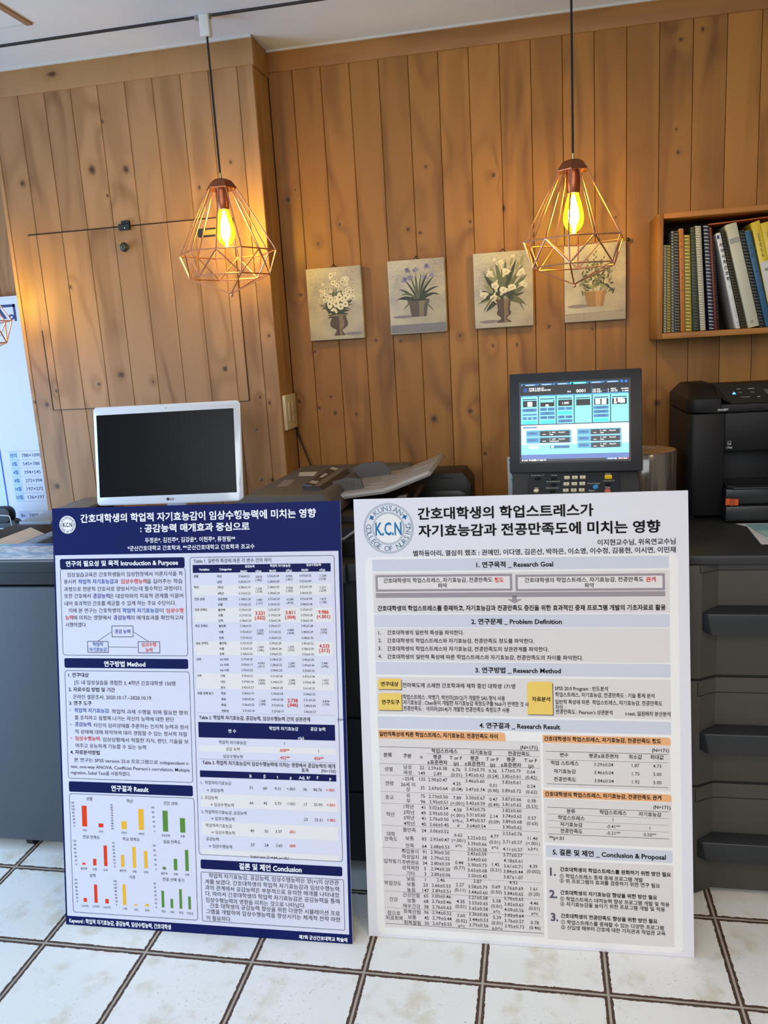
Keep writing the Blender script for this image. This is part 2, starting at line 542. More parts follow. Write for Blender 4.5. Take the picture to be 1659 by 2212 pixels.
PRINT_NAVY = {
 'printed_sheet': {
  'R': [(5,133,832.7,1163.5,'paper',0,0)],
 },
 'section_heading#1': {
  'R': [(19.3,143.7,395.8,172.6,'navy',5,1)],
  'T': [('연구의 필요성 및 목적 Introduction & Purpose','F',37.5,376.7,157.7,17.5,'w',2)],
 },
 'section_heading#2': {
  'R': [(22.7,425.2,396.9,452.6,'navy',5,1)],
  'T': [('연구방법 Method','F',144.7,270,440.5,17.5,'w',2)],
 },
 'section_heading#3': {
  'R': [(23.6,776.4,399,806.3,'navy',5,1)],
  'T': [('연구결과 Result','F',154.1,267.2,792,18.1,'w',2)],
 },
 'section_heading#4': {
  'R': [(415,980.9,818.7,1006.9,'navy',5,1)],
  'T': [('결론 및 제언 Conclusion','F',527.1,705.7,994.6,19.4,'w',2)],
 },
 'bar_chart#성별': {
  'R': [(61.2,844.9,76.4,904.1,'red',0,2), (111.4,893.4,126.3,904.4,'red',0,2)],
  'T': [('성별','C',85.4,0,824.8,11.3,'k',0), ('140','C',33.4,0,837.3,7.5,'g',0), ('120','C',33.9,0,846.8,7.5,'g',0), ('100','C',34.4,0,856.3,7.5,'g',0), ('80','C',34.8,0,865.8,7.5,'g',0), ('60','C',35.3,0,875.3,7.5,'g',0), ('40','C',35.8,0,884.8,7.5,'g',0), ('20','C',36.3,0,894.3,7.5,'g',0), ('0','C',36.8,0,903.8,7.5,'g',0), ('여성','C',68.5,0,915,7.5,'g',0), ('남성','C',118.5,0,916.3,7.5,'g',0)],
 },
 'bar_chart#학년': {
  'R': [(181.7,884.3,197.4,906.7,'amber',0,2), (234,848,249.4,906.4,'amber',0,2)],
  'T': [('학년','C',208.6,0,826.7,11.2,'k',0), ('82','C',153.5,0,839.6,7.5,'g',0), ('80','C',153.5,0,847,7.5,'g',0), ('78','C',153.6,0,854.4,7.5,'g',0), ('76','C',153.6,0,861.8,7.5,'g',0), ('74','C',153.6,0,869.2,7.5,'g',0), ('72','C',153.7,0,876.6,7.5,'g',0), ('70','C',153.7,0,883.9,7.5,'g',0), ('68','C',153.7,0,891.3,7.5,'g',0), ('66','C',153.7,0,898.7,7.5,'g',0), ('64','C',153.8,0,906.1,7.5,'g',0), ('3학년','C',188.9,0,916.8,7.5,'g',0), ('4학년','C',241.2,0,917.7,7.4,'g',0)],
 },
 'bar_chart#건강 상태': {
  'R': [(306.6,849.5,321.9,908,'green',0,2), (357.9,868.2,372.9,908.5,'green',0,2)],
  'T': [('건강 상태','C',331,0,828.4,11.1,'k',0), ('100','C',277.9,0,841.6,7.4,'g',0), ('80','C',278.6,0,854.9,7.4,'g',0), ('60','C',279.3,0,868.2,7.4,'g',0), ('40','C',279.9,0,881.5,7.4,'g',0), ('20','C',280.6,0,894.8,7.4,'g',0), ('0','C',281.3,0,908.1,7.4,'g',0), ('양호한편','C',314.5,0,919.1,7.4,'g',0), ('보통','C',364.7,0,919.2,7.4,'g',0)],
 },
 'bar_chart#전공 만족도': {
  'R': [(57.1,1008.6,67.6,1013.7,'red',0,2), (90.9,995.5,101.1,1014.3,'red',0,2), (124.5,955.9,134.8,1014.3,'red',0,2)],
  'T': [('전공 만족도','C',88.1,0,933.9,11.3,'k',0), ('120','C',35.5,0,946.7,7.6,'g',0), ('100','C',36,0,957.8,7.6,'g',0), ('80','C',36.5,0,968.9,7.6,'g',0), ('60','C',36.9,0,980.1,7.6,'g',0), ('40','C',37.4,0,991.2,7.6,'g',0), ('20','C',37.9,0,1002.3,7.6,'g',0), ('0','C',38.4,0,1013.5,7.6,'g',0), ('불만족','C',62.1,0,1024.7,7.6,'g',0), ('보통','C',95.7,0,1025.2,7.5,'g',0), ('만족','C',129.1,0,1025.9,7.5,'g',0)],
 },
 'bar_chart#학교 만족도': {
  'R': [(176.7,980.2,186.8,1014.1,'amber',0,2), (211.9,955.7,222.2,1014.5,'amber',0,2), (246.9,965.5,257.1,1014.4,'amber',0,2)],
  'T': [('학교 만족도','C',210.1,0,934.5,11.2,'k',0), ('70','C',155.2,0,947.3,7.5,'g',0), ('60','C',155.5,0,956.9,7.5,'g',0), ('50','C',155.7,0,966.4,7.5,'g',0), ('40','C',156,0,975.9,7.5,'g',0), ('30','C',156.3,0,985.5,7.5,'g',0), ('20','C',156.5,0,995,7.5,'g',0), ('10','C',156.8,0,1004.6,7.5,'g',0), ('0','C',157.1,0,1014.1,7.5,'g',0), ('불만족','C',182,0,1024.6,7.5,'g',0), ('보통','C',216.8,0,1025.5,7.5,'g',0), ('만족','C',251.8,0,1025.4,7.5,'g',0)],
 },
 'bar_chart#실습 만족도': {
  'R': [(301.7,1007.5,311.8,1015,'green',0,2), (335.6,983.1,345.8,1015.2,'green',0,2), (369.8,956.7,379.6,1015.6,'green',0,2)],
  'T': [('실습 만족도','C',332,0,936.2,11.1,'k',0), ('100','C',278.6,0,948.9,7.4,'g',0), ('80','C',279.3,0,962.2,7.4,'g',0), ('60','C',280,0,975.5,7.4,'g',0), ('40','C',280.7,0,988.7,7.4,'g',0), ('20','C',281.4,0,1002,7.4,'g',0), ('0','C',282.1,0,1015.3,7.4,'g',0), ('불만족','C',306.5,0,1026,7.4,'g',0), ('보통','C',340.8,0,1026.1,7.4,'g',0), ('만족','C',374.7,0,1026.3,7.4,'g',0)],
 },
 'bar_chart#성적': {
  'R': [(57.7,1109,67.7,1120.5,'red',0,2), (91.2,1068.9,100.7,1120.8,'red',0,2), (124.6,1108.3,135,1121,'red',0,2)],
  'T': [('성적','C',87.8,0,1043.6,11.3,'k',0), ('120','C',35.1,0,1058.1,7.6,'g',0), ('100','C',35.6,0,1068.4,7.6,'g',0), ('80','C',36.2,0,1078.7,7.6,'g',0), ('60','C',36.7,0,1089,7.6,'g',0), ('40','C',37.2,0,1099.4,7.6,'g',0), ('20','C',37.7,0,1109.7,7.6,'g',0), ('0','C',38.2,0,1120,7.6,'g',0), ('3.0이하','C',61.4,0,1132.1,7.6,'g',0), ('3.5이하','C',95.3,0,1131.5,7.6,'g',0), ('4.5이하','C',129.3,0,1132.2,7.5,'g',0)],
 },
 'bar_chart#거주': {
  'R': [(178.5,1063.6,188.3,1121.9,'amber',0,2), (212.8,1118.2,223.1,1122.3,'amber',0,2), (246.1,1115.3,256.8,1122.2,'amber',0,2)],
  'T': [('거주','C',209.4,0,1042.1,11.2,'k',0), ('140','C',156.4,0,1055.5,7.5,'g',0), ('120','C',156.8,0,1065,7.5,'g',0), ('100','C',157.2,0,1074.6,7.5,'g',0), ('80','C',157.6,0,1084.1,7.5,'g',0), ('60','C',158,0,1093.7,7.5,'g',0), ('40','C',158.5,0,1103.2,7.5,'g',0), ('20','C',158.9,0,1112.8,7.5,'g',0), ('0','C',159.3,0,1122.3,7.5,'g',0), ('가족','C',183.9,0,1132.9,7.5,'g',0), ('지인','C',217.8,0,1133.6,7.5,'g',0), ('혼자','C',251.5,0,1133.6,7.5,'g',0)],
 },
 'bar_chart#전공 선택 동기': {
  'R': [(295.8,1075,303.5,1122.2,'green',0,2), (322.2,1096.2,329.9,1122.5,'green',0,2), (348.9,1067.7,356.6,1122.4,'green',0,2), (375.2,1086.6,382.7,1122.8,'green',0,2)],
  'T': [('전공 선택 동기','C',332.8,0,1042.6,11.1,'k',0), ('60','C',276.8,0,1055.6,7.4,'g',0), ('50','C',277.2,0,1066.8,7.4,'g',0), ('40','C',277.6,0,1077.9,7.4,'g',0), ('30','C',278,0,1089.1,7.4,'g',0), ('20','C',278.4,0,1100.3,7.4,'g',0), ('10','C',278.8,0,1111.4,7.5,'g',0), ('0','C',279.2,0,1122.6,7.5,'g',0), ('적성','C',300.3,0,1133.3,7.4,'g',0), ('권유','C',326.9,0,1133.4,7.4,'g',0), ('취업','C',352.9,0,1133.6,7.4,'g',0), ('전문성','C',379.3,0,1133.9,7.4,'g',0)],
 },
 'table': {
  'R': [(418.9,165.5,810.3,187.6,'navy',0,2), (419.1,219.8,810.9,250.3,'stripe',0,2), (419.8,283.3,810.9,323.2,'stripe',0,2), (418.7,375.1,810.5,413.8,'stripe',0,2), (420.8,463.4,811,506.5,'stripe',0,2)],
  'L': [(419.9,575.7,810.5,571.8,'grey',0.5)],
  'T': [('Table 1. 일반적 특성에 따른 각 변수 간의 차이','F',422,645.1,155,13,'k',0), ('Variables','C',452.3,0,178.1,8.5,'w',2), ('Categories','C',514.1,0,178.1,8.4,'w',2), ('공감능력','C',583.7,0,171.4,7.8,'w',2), ('학업적 자기효능감','C',670.3,0,170.7,7.8,'w',2), ('임상수행능력','C',763.3,0,169.5,7.7,'w',2), ('M±SD','C',566.5,0,184.4,7.9,'w',2), ('t/F(p)','C',608.1,0,184.5,7.8,'w',2), ('M±SD','C',648.8,0,183.8,7.8,'w',2), ('t/F(p)','C',694,0,183.4,7.8,'w',2), ('M±SD','C',739.1,0,182.7,7.8,'w',2), ('t/F(p)','C',786.8,0,182.9,7.7,'w',2), ('성별','L',420.7,0,196.9,7.9,'k',1), ('여성','L',489.1,0,197.9,7.9,'k',1), ('3.36±0.21','C',566.6,0,197.9,8.7,'g',0), ('3.33±0.24','C',649.1,0,197.9,8.6,'g',0), ('3.47±0.32','C',739.4,0,197.9,8.6,'g',0), ('남성','L',489.1,0,212.9,7.9,'k',1), ('3.35±0.19','C',566.7,0,212.8,8.7,'g',0), ('3.28±0.28','C',649.2,0,212.8,8.6,'g',0), ('3.57±0.43','C',739.5,0,212.8,8.6,'g',0), ('학년','L',420.8,0,227.1,7.9,'k',1), ('3학년','L',489.2,0,228,7.9,'k',1), ('3.38±0.19','C',566.7,0,227.8,8.7,'g',0), ('3.34±0.25','C',649.3,0,227.8,8.7,'g',0), ('3.52±0.34','C',739.6,0,227.8,8.6,'g',0), ('4학년','L',489.2,0,244.6,7.9,'k',1), ('3.33±0.22','C',566.8,0,244.4,8.7,'g',0), ('3.30±0.24','C',649.4,0,244.4,8.7,'g',0), ('3.46±0.35','C',739.7,0,244.4,8.6,'g',0), ('건강 상태','L',420.9,0,259.8,7.9,'k',1), ('양호한편','L',489.3,0,260.5,7.9,'k',1), ('3.38±0.20','C',566.8,0,260.1,8.7,'g',0), ('3.32±0.25','C',649.4,0,260.1,8.7,'g',0), ('3.52±0.34','C',739.8,0,260.1,8.6,'g',0), ('보통','L',489.3,0,275,7.9,'k',1), ('3.32±0.22','C',566.9,0,274.6,8.7,'g',0), ('3.33±0.25','C',649.5,0,274.6,8.7,'g',0), ('3.44±0.34','C',739.9,0,274.6,8.6,'g',0), ('전공 만족도','L',420.9,0,289,8,'k',1), ('불만족','L',489.4,0,289.6,7.9,'k',1), ('3.35±0.23','C',567,0,289.1,8.7,'g',0), ('3.35±0.27','C',649.6,0,289.1,8.7,'g',0), ('3.33±0.27','C',739.9,0,289.1,8.6,'g',0), ('보통','L',489.4,0,304.7,7.9,'k',1), ('3.27±0.22','C',567,0,304.1,8.7,'g',0), ('3.19±0.24','C',649.6,0,304.1,8.7,'g',0), ('3.29±0.28','C',740,0,304.1,8.6,'g',0), ('만족','L',489.5,0,319.2,7.9,'k',1), ('3.38±0.20','C',567.1,0,318.6,8.7,'g',0), ('3.36±0.24','C',649.7,0,318.6,8.7,'g',0), ('3.56±0.34','C',740.1,0,318.6,8.6,'g',0), ('학교 만족도','L',421.1,0,333.5,8,'k',1), ('불만족','L',489.5,0,333.8,7.9,'k',1), ('3.34±0.21','C',567.1,0,333.1,8.7,'g',0), ('3.29±0.27','C',649.8,0,333.1,8.7,'g',0), ('3.45±0.38','C',740.2,0,333.1,8.6,'g',0), ('보통','L',489.6,0,350.2,7.9,'k',1), ('3.35±0.21','C',567.2,0,349.4,8.7,'g',0), ('3.31±0.25','C',649.9,0,349.4,8.7,'g',0), ('3.44±0.29','C',740.3,0,349.4,8.6,'g',0), ('만족','L',489.6,0,366.4,7.9,'k',1), ('3.37±0.21','C',567.3,0,365.4,8.7,'g',0), ('3.36±0.23','C',649.9,0,365.4,8.7,'g',0), ('3.58±0.35','C',740.4,0,365.4,8.6,'g',0), ('실습 만족도','L',421.2,0,381.1,8,'k',1), ('불만족','L',489.7,0,381.2,7.9,'k',1), ('3.33±0.29','C',567.3,0,380.2,8.7,'g',0), ('3.39±0.29','C',650,0,380.2,8.7,'g',0), ('3.45±0.32','C',740.4,0,380.2,8.6,'g',0), ('보통','L',489.7,0,396.1,7.9,'k',1), ('3.32±0.20','C',567.4,0,395,8.7,'g',0), ('3.28±0.24','C',650.1,0,395,8.7,'g',0), ('3.38±0.29','C',740.5,0,395,8.6,'g',0), ('만족','L',489.8,0,410.6,7.9,'k',1), ('3.38±0.20','C',567.4,0,409.5,8.7,'g',0), ('3.34±0.25','C',650.1,0,409.5,8.7,'g',0), ('3.56±0.35','C',740.6,0,409.5,8.6,'g',0), ('성적','L',421.3,0,425.6,8,'k',1), ('3.0 이하','L',489.8,0,425.5,7.9,'k',1), ('3.37±0.25','C',567.5,0,424.2,8.7,'g',0), ('3.34±0.25','C',650.2,0,424.2,8.7,'g',0), ('3.42±0.35','C',740.7,0,424.2,8.6,'g',0), ('3.5 이하','L',489.9,0,440.4,7.9,'k',1), ('3.35±0.17','C',567.6,0,439,8.7,'g',0), ('3.28±0.25','C',650.3,0,439,8.7,'g',0), ('3.43±0.36','C',740.8,0,439,8.6,'g',0), ('4.5 이하','L',489.9,0,455.2,7.9,'k',1), ('3.35±0.22','C',567.6,0,453.8,8.7,'g',0), ('3.34±0.25','C',650.4,0,453.8,8.7,'g',0), ('3.55±0.33','C',740.9,0,453.8,8.6,'g',0), ('거주','L',421.4,0,471.2,8,'k',1), ('가족','L',490,0,470.9,7.9,'k',1), ('3.35±0.21','C',567.7,0,469.4,8.7,'g',0), ('3.31±0.24','C',650.4,0,469.4,8.7,'g',0), ('3.47±0.34','C',740.9,0,469.4,8.6,'g',0), ('지인','L',490,0,487.1,7.9,'k',1), ('3.37±0.14','C',567.8,0,485.4,8.7,'g',0), ('3.34±0.27','C',650.5,0,485.4,8.7,'g',0), ('3.59±0.38','C',741,0,485.4,8.6,'g',0), ('혼자','L',490.1,0,503,7.9,'k',1), ('3.42±0.27','C',567.8,0,501.3,8.8,'g',0), ('3.46±0.28','C',650.6,0,501.3,8.7,'g',0), ('3.61±0.32','C',741.1,0,501.3,8.6,'g',0), ('전공 선택 동기','L',421.6,0,519.5,8,'k',1), ('적성','L',490.1,0,518.9,8,'k',1), ('3.36±0.19','C',567.9,0,517.1,8.8,'g',0), ('3.30±0.24','C',650.7,0,517.1,8.7,'g',0), ('3.54±0.32','C',741.2,0,517.1,8.6,'g',0), ('권유','L',490.2,0,534.8,8,'k',1), ('3.43±0.26','C',567.9,0,533,8.8,'g',0), ('3.45±0.28','C',650.7,0,533,8.7,'g',0), ('3.51±0.25','C',741.3,0,533,8.6,'g',0), ('취업','L',490.3,0,550.5,8,'k',1), ('3.36±0.22','C',568,0,548.5,8.8,'g',0), ('3.32±0.26','C',650.8,0,548.5,8.7,'g',0), ('3.48±0.43','C',741.4,0,548.5,8.6,'g',0), ('전문성','L',490.3,0,567,8,'k',1), ('3.31±0.18','C',568.1,0,564.9,8.8,'g',0), ('3.27±0.19','C',650.9,0,564.9,8.7,'g',0), ('3.45±0.27','C',741.5,0,564.9,8.7,'g',0), ('0.073','C',608.5,0,200,8.7,'g',0), ('(.942)','C',608.2,0,208.7,8.7,'g',0), ('1.236','C',608.3,0,231.6,8.7,'g',0), ('(.218)','C',608.1,0,239.6,8.7,'g',0), ('1.442','C',608.4,0,262.3,8.7,'g',0), ('(.151)','C',608.2,0,271.6,8.7,'g',0), ('3.531','C',609,0,298.4,13.5,'r',2), ('(.032)','C',608.6,0,311,13.5,'r',2), ('0.228','C',608.1,0,345.3,8.7,'g',0), ('(.805)','C',607.8,0,353.6,8.7,'g',0), ('1.069','C',608.3,0,390.8,8.7,'g',0), ('(.346)','C',608,0,399.3,8.7,'g',0), ('0.093','C',608.3,0,435,8.7,'g',0), ('(.911)','C',608,0,443.8,8.7,'g',0), ('0.850','C',608.5,0,481.3,8.7,'g',0), ('(.430)','C',608.2,0,489.5,8.7,'g',0), ('1.268','C',608.4,0,537.4,8.7,'g',0), ('(.288)','C',608.1,0,546.2,8.7,'g',0), ('0.955','C',694.3,0,198.7,8.6,'g',0), ('(.341)','C',694,0,207.7,8.6,'g',0), ('0.928','C',694.4,0,230.2,8.6,'g',0), ('(.355)','C',694.2,0,238.4,8.6,'g',0), ('-0.240','C',694.3,0,261.4,8.6,'g',0), ('(.810)','C',694,0,270.7,8.6,'g',0), ('5.811','C',694.6,0,296.8,13.4,'r',2), ('(.004)','C',694.2,0,309.4,13.4,'r',2), ('0.840','C',694.3,0,344.2,8.6,'g',0), ('(.434)','C',694,0,352.4,8.6,'g',0), ('1.393','C',694.2,0,390.2,8.7,'g',0), ('(.252)','C',694,0,398.1,8.7,'g',0), ('1.249','C',694,0,434.1,8.7,'g',0), ('(.290)','C',693.7,0,442.3,8.7,'g',0), ('2.985','C',694,0,480.3,8.7,'g',0), ('(.054)','C',693.7,0,488.6,8.7,'g',0), ('2.738','C',694.2,0,534.9,13.4,'r',2), ('(.046)','C',693.8,0,547,13.4,'r',2), ('-1.238','C',787.2,0,198.4,8.6,'g',0), ('(.218)','C',786.9,0,207,8.6,'g',0), ('1.221','C',787.1,0,229.6,8.6,'g',0), ('(.224)','C',786.8,0,238,8.6,'g',0), ('1.419','C',787,0,260.6,8.6,'g',0), ('(.158)','C',786.7,0,269.3,8.6,'g',0), ('9.986','C',787,0,295.8,13.3,'r',2), ('(<.001)','C',786.7,0,308,13.3,'r',2), ('2.620','C',786.7,0,342.9,8.6,'g',0), ('(.976)','C',786.5,0,351,8.6,'g',0), ('4.533','C',786.8,0,386.9,13.3,'r',2), ('(.012)','C',786.5,0,398.7,13.3,'r',2), ('2.443','C',786.5,0,433.1,8.6,'g',0), ('(.090)','C',786.3,0,441.8,8.6,'g',0), ('1.663','C',787.1,0,478.8,8.6,'g',0), ('(.193)','C',786.8,0,487.5,8.6,'g',0), ('0.434','C',786.8,0,535.8,8.6,'g',0), ('(.729)','C',786.5,0,544.2,8.6,'g',0)],
 },
 'table#2': {
  'R': [(421,598.9,809.5,641.4,'navy',0,2), (420.9,662.3,810.3,679.5,'stripe',0,2)],
  'L': [(421,702.3,810.5,699.7,'grey',0.9)],
  'T': [('Table 2. 학업적 자기효능감, 공감능력, 임상수행능력 간의 상관관계','F',424.2,741.1,585.9,13.1,'k',1), ('(N=','L',817.1,0,584,10.6,'g',0), ('변 수','C',519.7,0,622,11.4,'w',1), ('학업적 자기효능감','C',666.4,0,612.1,11.2,'w',1), ('공감 능력','C',762.1,0,611.4,11.2,'w',1), ('r(p)','C',714.4,0,636.2,11.8,'w',1), ('학업적 자기효능감','C',519.2,0,653.4,10.8,'g',0), ('공감 능력','C',519.2,0,671.7,10.8,'g',0), ('임상수행능력','C',518.8,0,692.1,10.8,'g',0), ('1','C',667.1,0,652.1,11.2,'g',0), ('1','C',762.3,0,670.1,11.2,'g',0), ('.608**','C',666.5,0,671,11.8,'r',1), ('.452**','C',666.5,0,691.2,11.8,'r',1), ('.426**','C',761.9,0,690.4,11.7,'r',1)],
 },
 'table#3': {
  'R': [(421.4,733.1,809.5,751.5,'navy',0,2), (421.3,796.4,809.8,833.8,'stripe',0,2), (421.2,873.7,810.3,911.3,'stripe',0,2), (421.8,951.1,810.3,966.8,'stripe',0,2)],
  'T': [('Table 3. 학업적 자기효능감이 임상수행능력에 미치는 영향에서 공감능력의 매개','F',429.5,807.1,710.7,13.2,'k',1), ('효과','C',723,0,723.5,11.8,'k',1), ('(N=150)','C',788.7,0,723.5,12.3,'g',0), ('B','C',568.3,0,743.8,11.9,'w',1), ('β','C',608.5,0,743.3,11.9,'w',1), ('t','C',645,0,743.4,11.8,'w',1), ('p','C',682.6,0,744.2,11.8,'w',1), ('Adj. R²','C',721.1,0,743.7,11.8,'w',1), ('F','C',757.8,0,742.5,11.8,'w',1), ('p','C',792.7,0,743.1,11.7,'w',1), ('1.  학업적자기효능감','L',423.1,0,766.5,10.9,'g',0), ('→ 공감능력','L',438.5,0,787.1,10.9,'g',0), ('2. 공감능력','L',422.6,0,807.7,10.9,'g',0), ('→ 임상수행능력','L',448.1,0,826.7,10.9,'g',0), ('3. 학업적자기효능감, 공감능력','L',422.6,0,847.5,10.9,'g',0), ('→ 임상수행능력','L',449,0,865.2,10.9,'g',0), ('학업적자기효능감','L',433.1,0,884.8,10.9,'g',0), ('→ 임상수행능력','L',448.6,0,903.4,10.9,'g',0), ('공감능력','L',433.3,0,922.6,10.9,'g',0), ('→ 임상수행능력','L',439.6,0,942.1,10.9,'g',0), ('.51','C',567.9,0,776.2,11.4,'g',0), ('.60','C',607.6,0,775.9,11.3,'g',0), ('9.31','C',644.1,0,775.7,11.3,'g',0), ('<.001','C',681.4,0,775.4,11.3,'g',0), ('.36','C',720.2,0,775.2,11.2,'g',0), ('86.76','C',756.9,0,774.9,11.2,'g',0), ('<.001','C',791.8,0,774.7,11.2,'r',1), ('.66','C',567.7,0,817.2,11.4,'g',0), ('.42','C',607.4,0,816.8,11.3,'g',0), ('5.73','C',643.9,0,816.4,11.3,'g',0), ('<.001','C',681.3,0,816.1,11.3,'g',0), ('.17','C',720.1,0,815.7,11.2,'g',0), ('32.90','C',756.8,0,815.4,11.2,'g',0), ('<.001','C',791.7,0,815,11.2,'r',1), ('.23','C',720,0,857,11.3,'g',0), ('23.31','C',756.7,0,856.6,11.2,'g',0), ('<.001','C',791.6,0,856.1,11.2,'r',1), ('.40','C',567.4,0,894.3,11.4,'g',0), ('.30','C',607.2,0,893.7,11.4,'g',0), ('3.37','C',643.7,0,893.1,11.3,'g',0), ('.001','C',681.1,0,892.5,11.3,'r',1), ('.37','C',567.3,0,933,11.4,'g',0), ('.24','C',607,0,932.3,11.4,'g',0), ('2.65','C',643.6,0,931.6,11.3,'g',0), ('.009','C',681,0,930.9,11.3,'r',1), ('Sobel test: Z=4.84, p<.001','F',562,669.1,965.4,10.3,'g',0)],
 },
 'text_box#1': {
  'F': [(18.8,172.3,397.4,417.1,'k',8,1.3,2)],
 },
 'model_diagram': {
  'F': [(171.3,332.9,236.8,364.8,'k',0,1.6,2), (95.7,376.3,159.9,409,'k',0,1.6,2), (249.3,376.9,315.1,409.7,'k',0,1.6,2)],
  'L': [(128.7,376.1,169.9,350.6,'k',1.2), (237.3,350.3,280.9,376.7,'k',1.2), (160.5,393,248.2,393.3,'k',1.2)],
  'T': [('공감 능력','C',204,0,349.3,12.6,'p',1), ('학업적','C',127.3,0,385.4,12.2,'b',1), ('자기효능감','C',127.9,0,400.3,12.2,'b',1), ('임상수행','C',281.9,0,385.8,12.6,'r',1), ('능력','C',282.1,0,400.8,12.6,'r',1)],
 },
 'text_box#2': {
  'F': [(22.7,460,400.1,768.5,'k',8,1.3,2)],
 },
 'text_box#3': {
  'F': [(23.6,811,402.2,1152.4,'k',8,1.3,2)],
 },
 'text_box#4': {
  'F': [(410.9,144.2,821.1,967.6,'k',8,1.3,2)],
 },
 'text_box#5': {
  'F': [(414.8,1015.2,821.9,1153.1,'k',4,1.3,2)],
 },
 'title_text': {
  'T': [('간호대학생의 학업적 자기효능감이 임상수행능력에 미치는 영향','F',87.4,774,31.1,25.9,'w',2)],
 },
 'title_text#2': {
  'T': [(': 공감능력 매개효과 중심으로','F',267.2,586.7,62.6,24.5,'w',2)],
 },
 'author_text': {
  'T': [('두정은*, 김진주*, 김강윤*, 이현주*, 류정림**','F',280.8,544.9,95.5,15.6,'w',1)],
 },
 'author_text#2': {
  'T': [('*군산간호대학교 간호학과, **군산간호대학교 간호학과 조교수','F',227.8,599.3,117.2,14.7,'w',1)],
 },
 'body_text': {
  'T': [('임상실습교육은 간호학생들이 임상현장에서 이론지식을 적','F',40.9,387.6,188.9,14.3,'g',0), ('용시켜','F',30,66.2,208.4,14.4,'g',0), ('학업적 자기효능감','F',74.2,182.8,208.7,14.3,'b',1), ('과','F',183.6,195.9,209,14.2,'g',0), ('임상수행능력','F',204.2,281.5,209.2,14.2,'r',1), ('을 길러주는 학습','F',282.3,387.7,209.6,14.1,'g',0), ('과정으로 전문직 간호사로 양성시키는데 필수적인 과정이다.','F',29.2,388.3,229.6,14.4,'g',0), ('또한 간호에서','F',29.8,110.4,249.1,14.4,'g',0), ('공감능력','F',117.8,168.3,249.4,14.3,'p',1), ('은 대상자와의 치료적 관계를 이끌어','F',169.1,388.2,249.9,14.2,'g',0), ('내어 효과적인 간호를 제공할 수 있게 하는 주요 수단이다.','F',29.8,366.6,270.1,14.4,'g',0), ('이에 본 연구는 간호학생의','F',41.6,199,290.3,14.4,'g',0), ('학업적 자기효능감','F',206,315.3,290.6,14.2,'b',1), ('이','F',316.8,328.9,290.8,14.1,'g',0), ('임상수행','F',337.1,387.6,290.9,14.1,'r',1), ('능력','F',30.5,54.5,310.3,14.4,'r',1), ('에 미치는 영향에서','F',55.6,169.5,310.4,14.4,'g',0), ('공감능력','F',178.4,228.8,310.5,14.2,'p',1), ('의 매개효과를 확인하고자','F',230.1,387.7,310.6,14.2,'g',0), ('시행하였다.','F',30.3,95.5,330.4,14.4,'g',0), ('1. 연구대상','F',33.3,96.6,473,13.8,'k',1), ('J도 내 임상실습을 경험한 3, 4학년 간호대학생 150명','F',50.5,357.1,493.8,14.3,'g',0), ('2. 자료수집 방법 및 기간','F',33.2,175.4,513.9,13.8,'k',1), ('온라인 설문조사, 2020.10.17.~2020.10.19.','F',46.2,286.7,534.8,14.4,'g',0), ('3. 연구 도구','F',33.6,102.4,552.9,13.8,'k',1), ('•','F',34.3,37.1,572.9,13.8,'b',0), ('학업적 자기효능감','F',48.6,154.8,573.4,13.8,'b',1), (': 학업적 과제 수행을 위해 필요한 행위','F',156.2,390.2,574.7,13.7,'g',0), ('를 조직하고 실행해 나가는 자신의 능력에 대한 판단','F',49,350,594,13.8,'g',0), ('•','F',34.5,37.2,612.9,13.8,'p',0), ('공감능력','F',48.8,97.7,613.1,13.8,'p',1), (': 타인의 심리상태를 추론하는 인지적 능력과 정서','F',99.7,390.7,614.5,13.8,'g',0), ('적 상태에 대해 파악하여 대리 경험할 수 있는 정서적 자질','F',48.6,386.1,634.3,13.8,'g',0), ('•','F',34.6,37.4,652.6,13.8,'r',0), ('임상수행능력','F',48.7,123.6,653.1,13.8,'r',1), (': 임상상황에서 적절한 지식, 판단, 기술을 보','F',125.6,390.7,654.6,13.8,'g',0), ('여주고 유능하게 기능할 수 있는 능력','F',48.8,263.3,673.7,13.8,'g',0), ('4. 자료분석방법','F',32,122.3,692.6,13.9,'k',1), ('본 연구는 SPSS version 25.0 프로그램으로 independent t-','F',43.2,391.3,714.5,13.3,'g',0), ('test, one-way ANOVA, Coefficiet Pearson’s correlation, Multiple','F',31.2,391.5,733.3,13.3,'g',0), ('regration, Sobel Test을 사용하였다.','F',31.3,214.4,750.5,13.3,'g',0), ('학업적 자기효능감, 공감능력, 임상수행능력은 양(+)의 상관관','F',438,808.1,1024.7,14.8,'g',0), ('계를 보였다. 간호대학생의 학업적 자기효능감과 임상수행능력','F',426.5,808.2,1042,14.8,'g',0), ('과의 관계에서 공감능력은 부분적으로 유의한 매개를 나타내었','F',426.3,808.3,1058.5,14.8,'g',0), ('다. 따라서 간호대학생의 학업적 자기효능감은 공감능력을 통해','F',426.9,808.6,1075.3,14.9,'g',0), ('임상수행능력의 영향을 미치는 것으로 나타났다.','F',427.2,713,1092.8,14.9,'g',0), ('간호 대학생의 공감능력 향상을 위한 다양한 시뮬레이션 프로','F',439,809,1108.3,14.9,'g',0), ('그램을 개발하여 임상수행능력을 향상시키는 체계적 전략 마련','F',426.7,808.6,1124.9,14.9,'g',0), ('이 필요하다.','F',427.5,499.8,1143.3,14.9,'g',0)],
 },
 'footer_text': {
  'T': [('Keyword : 학업적 자기효능감, 공감능력, 임상수행능력, 간호대학생','F',10.9,321.3,1176.4,15.2,'w',2)],
 },
 'footer_text#2': {
  'T': [('제7회 군산간호대학교 학술제','F',692,827.4,1178.7,12.3,'w',2)],
 },
}
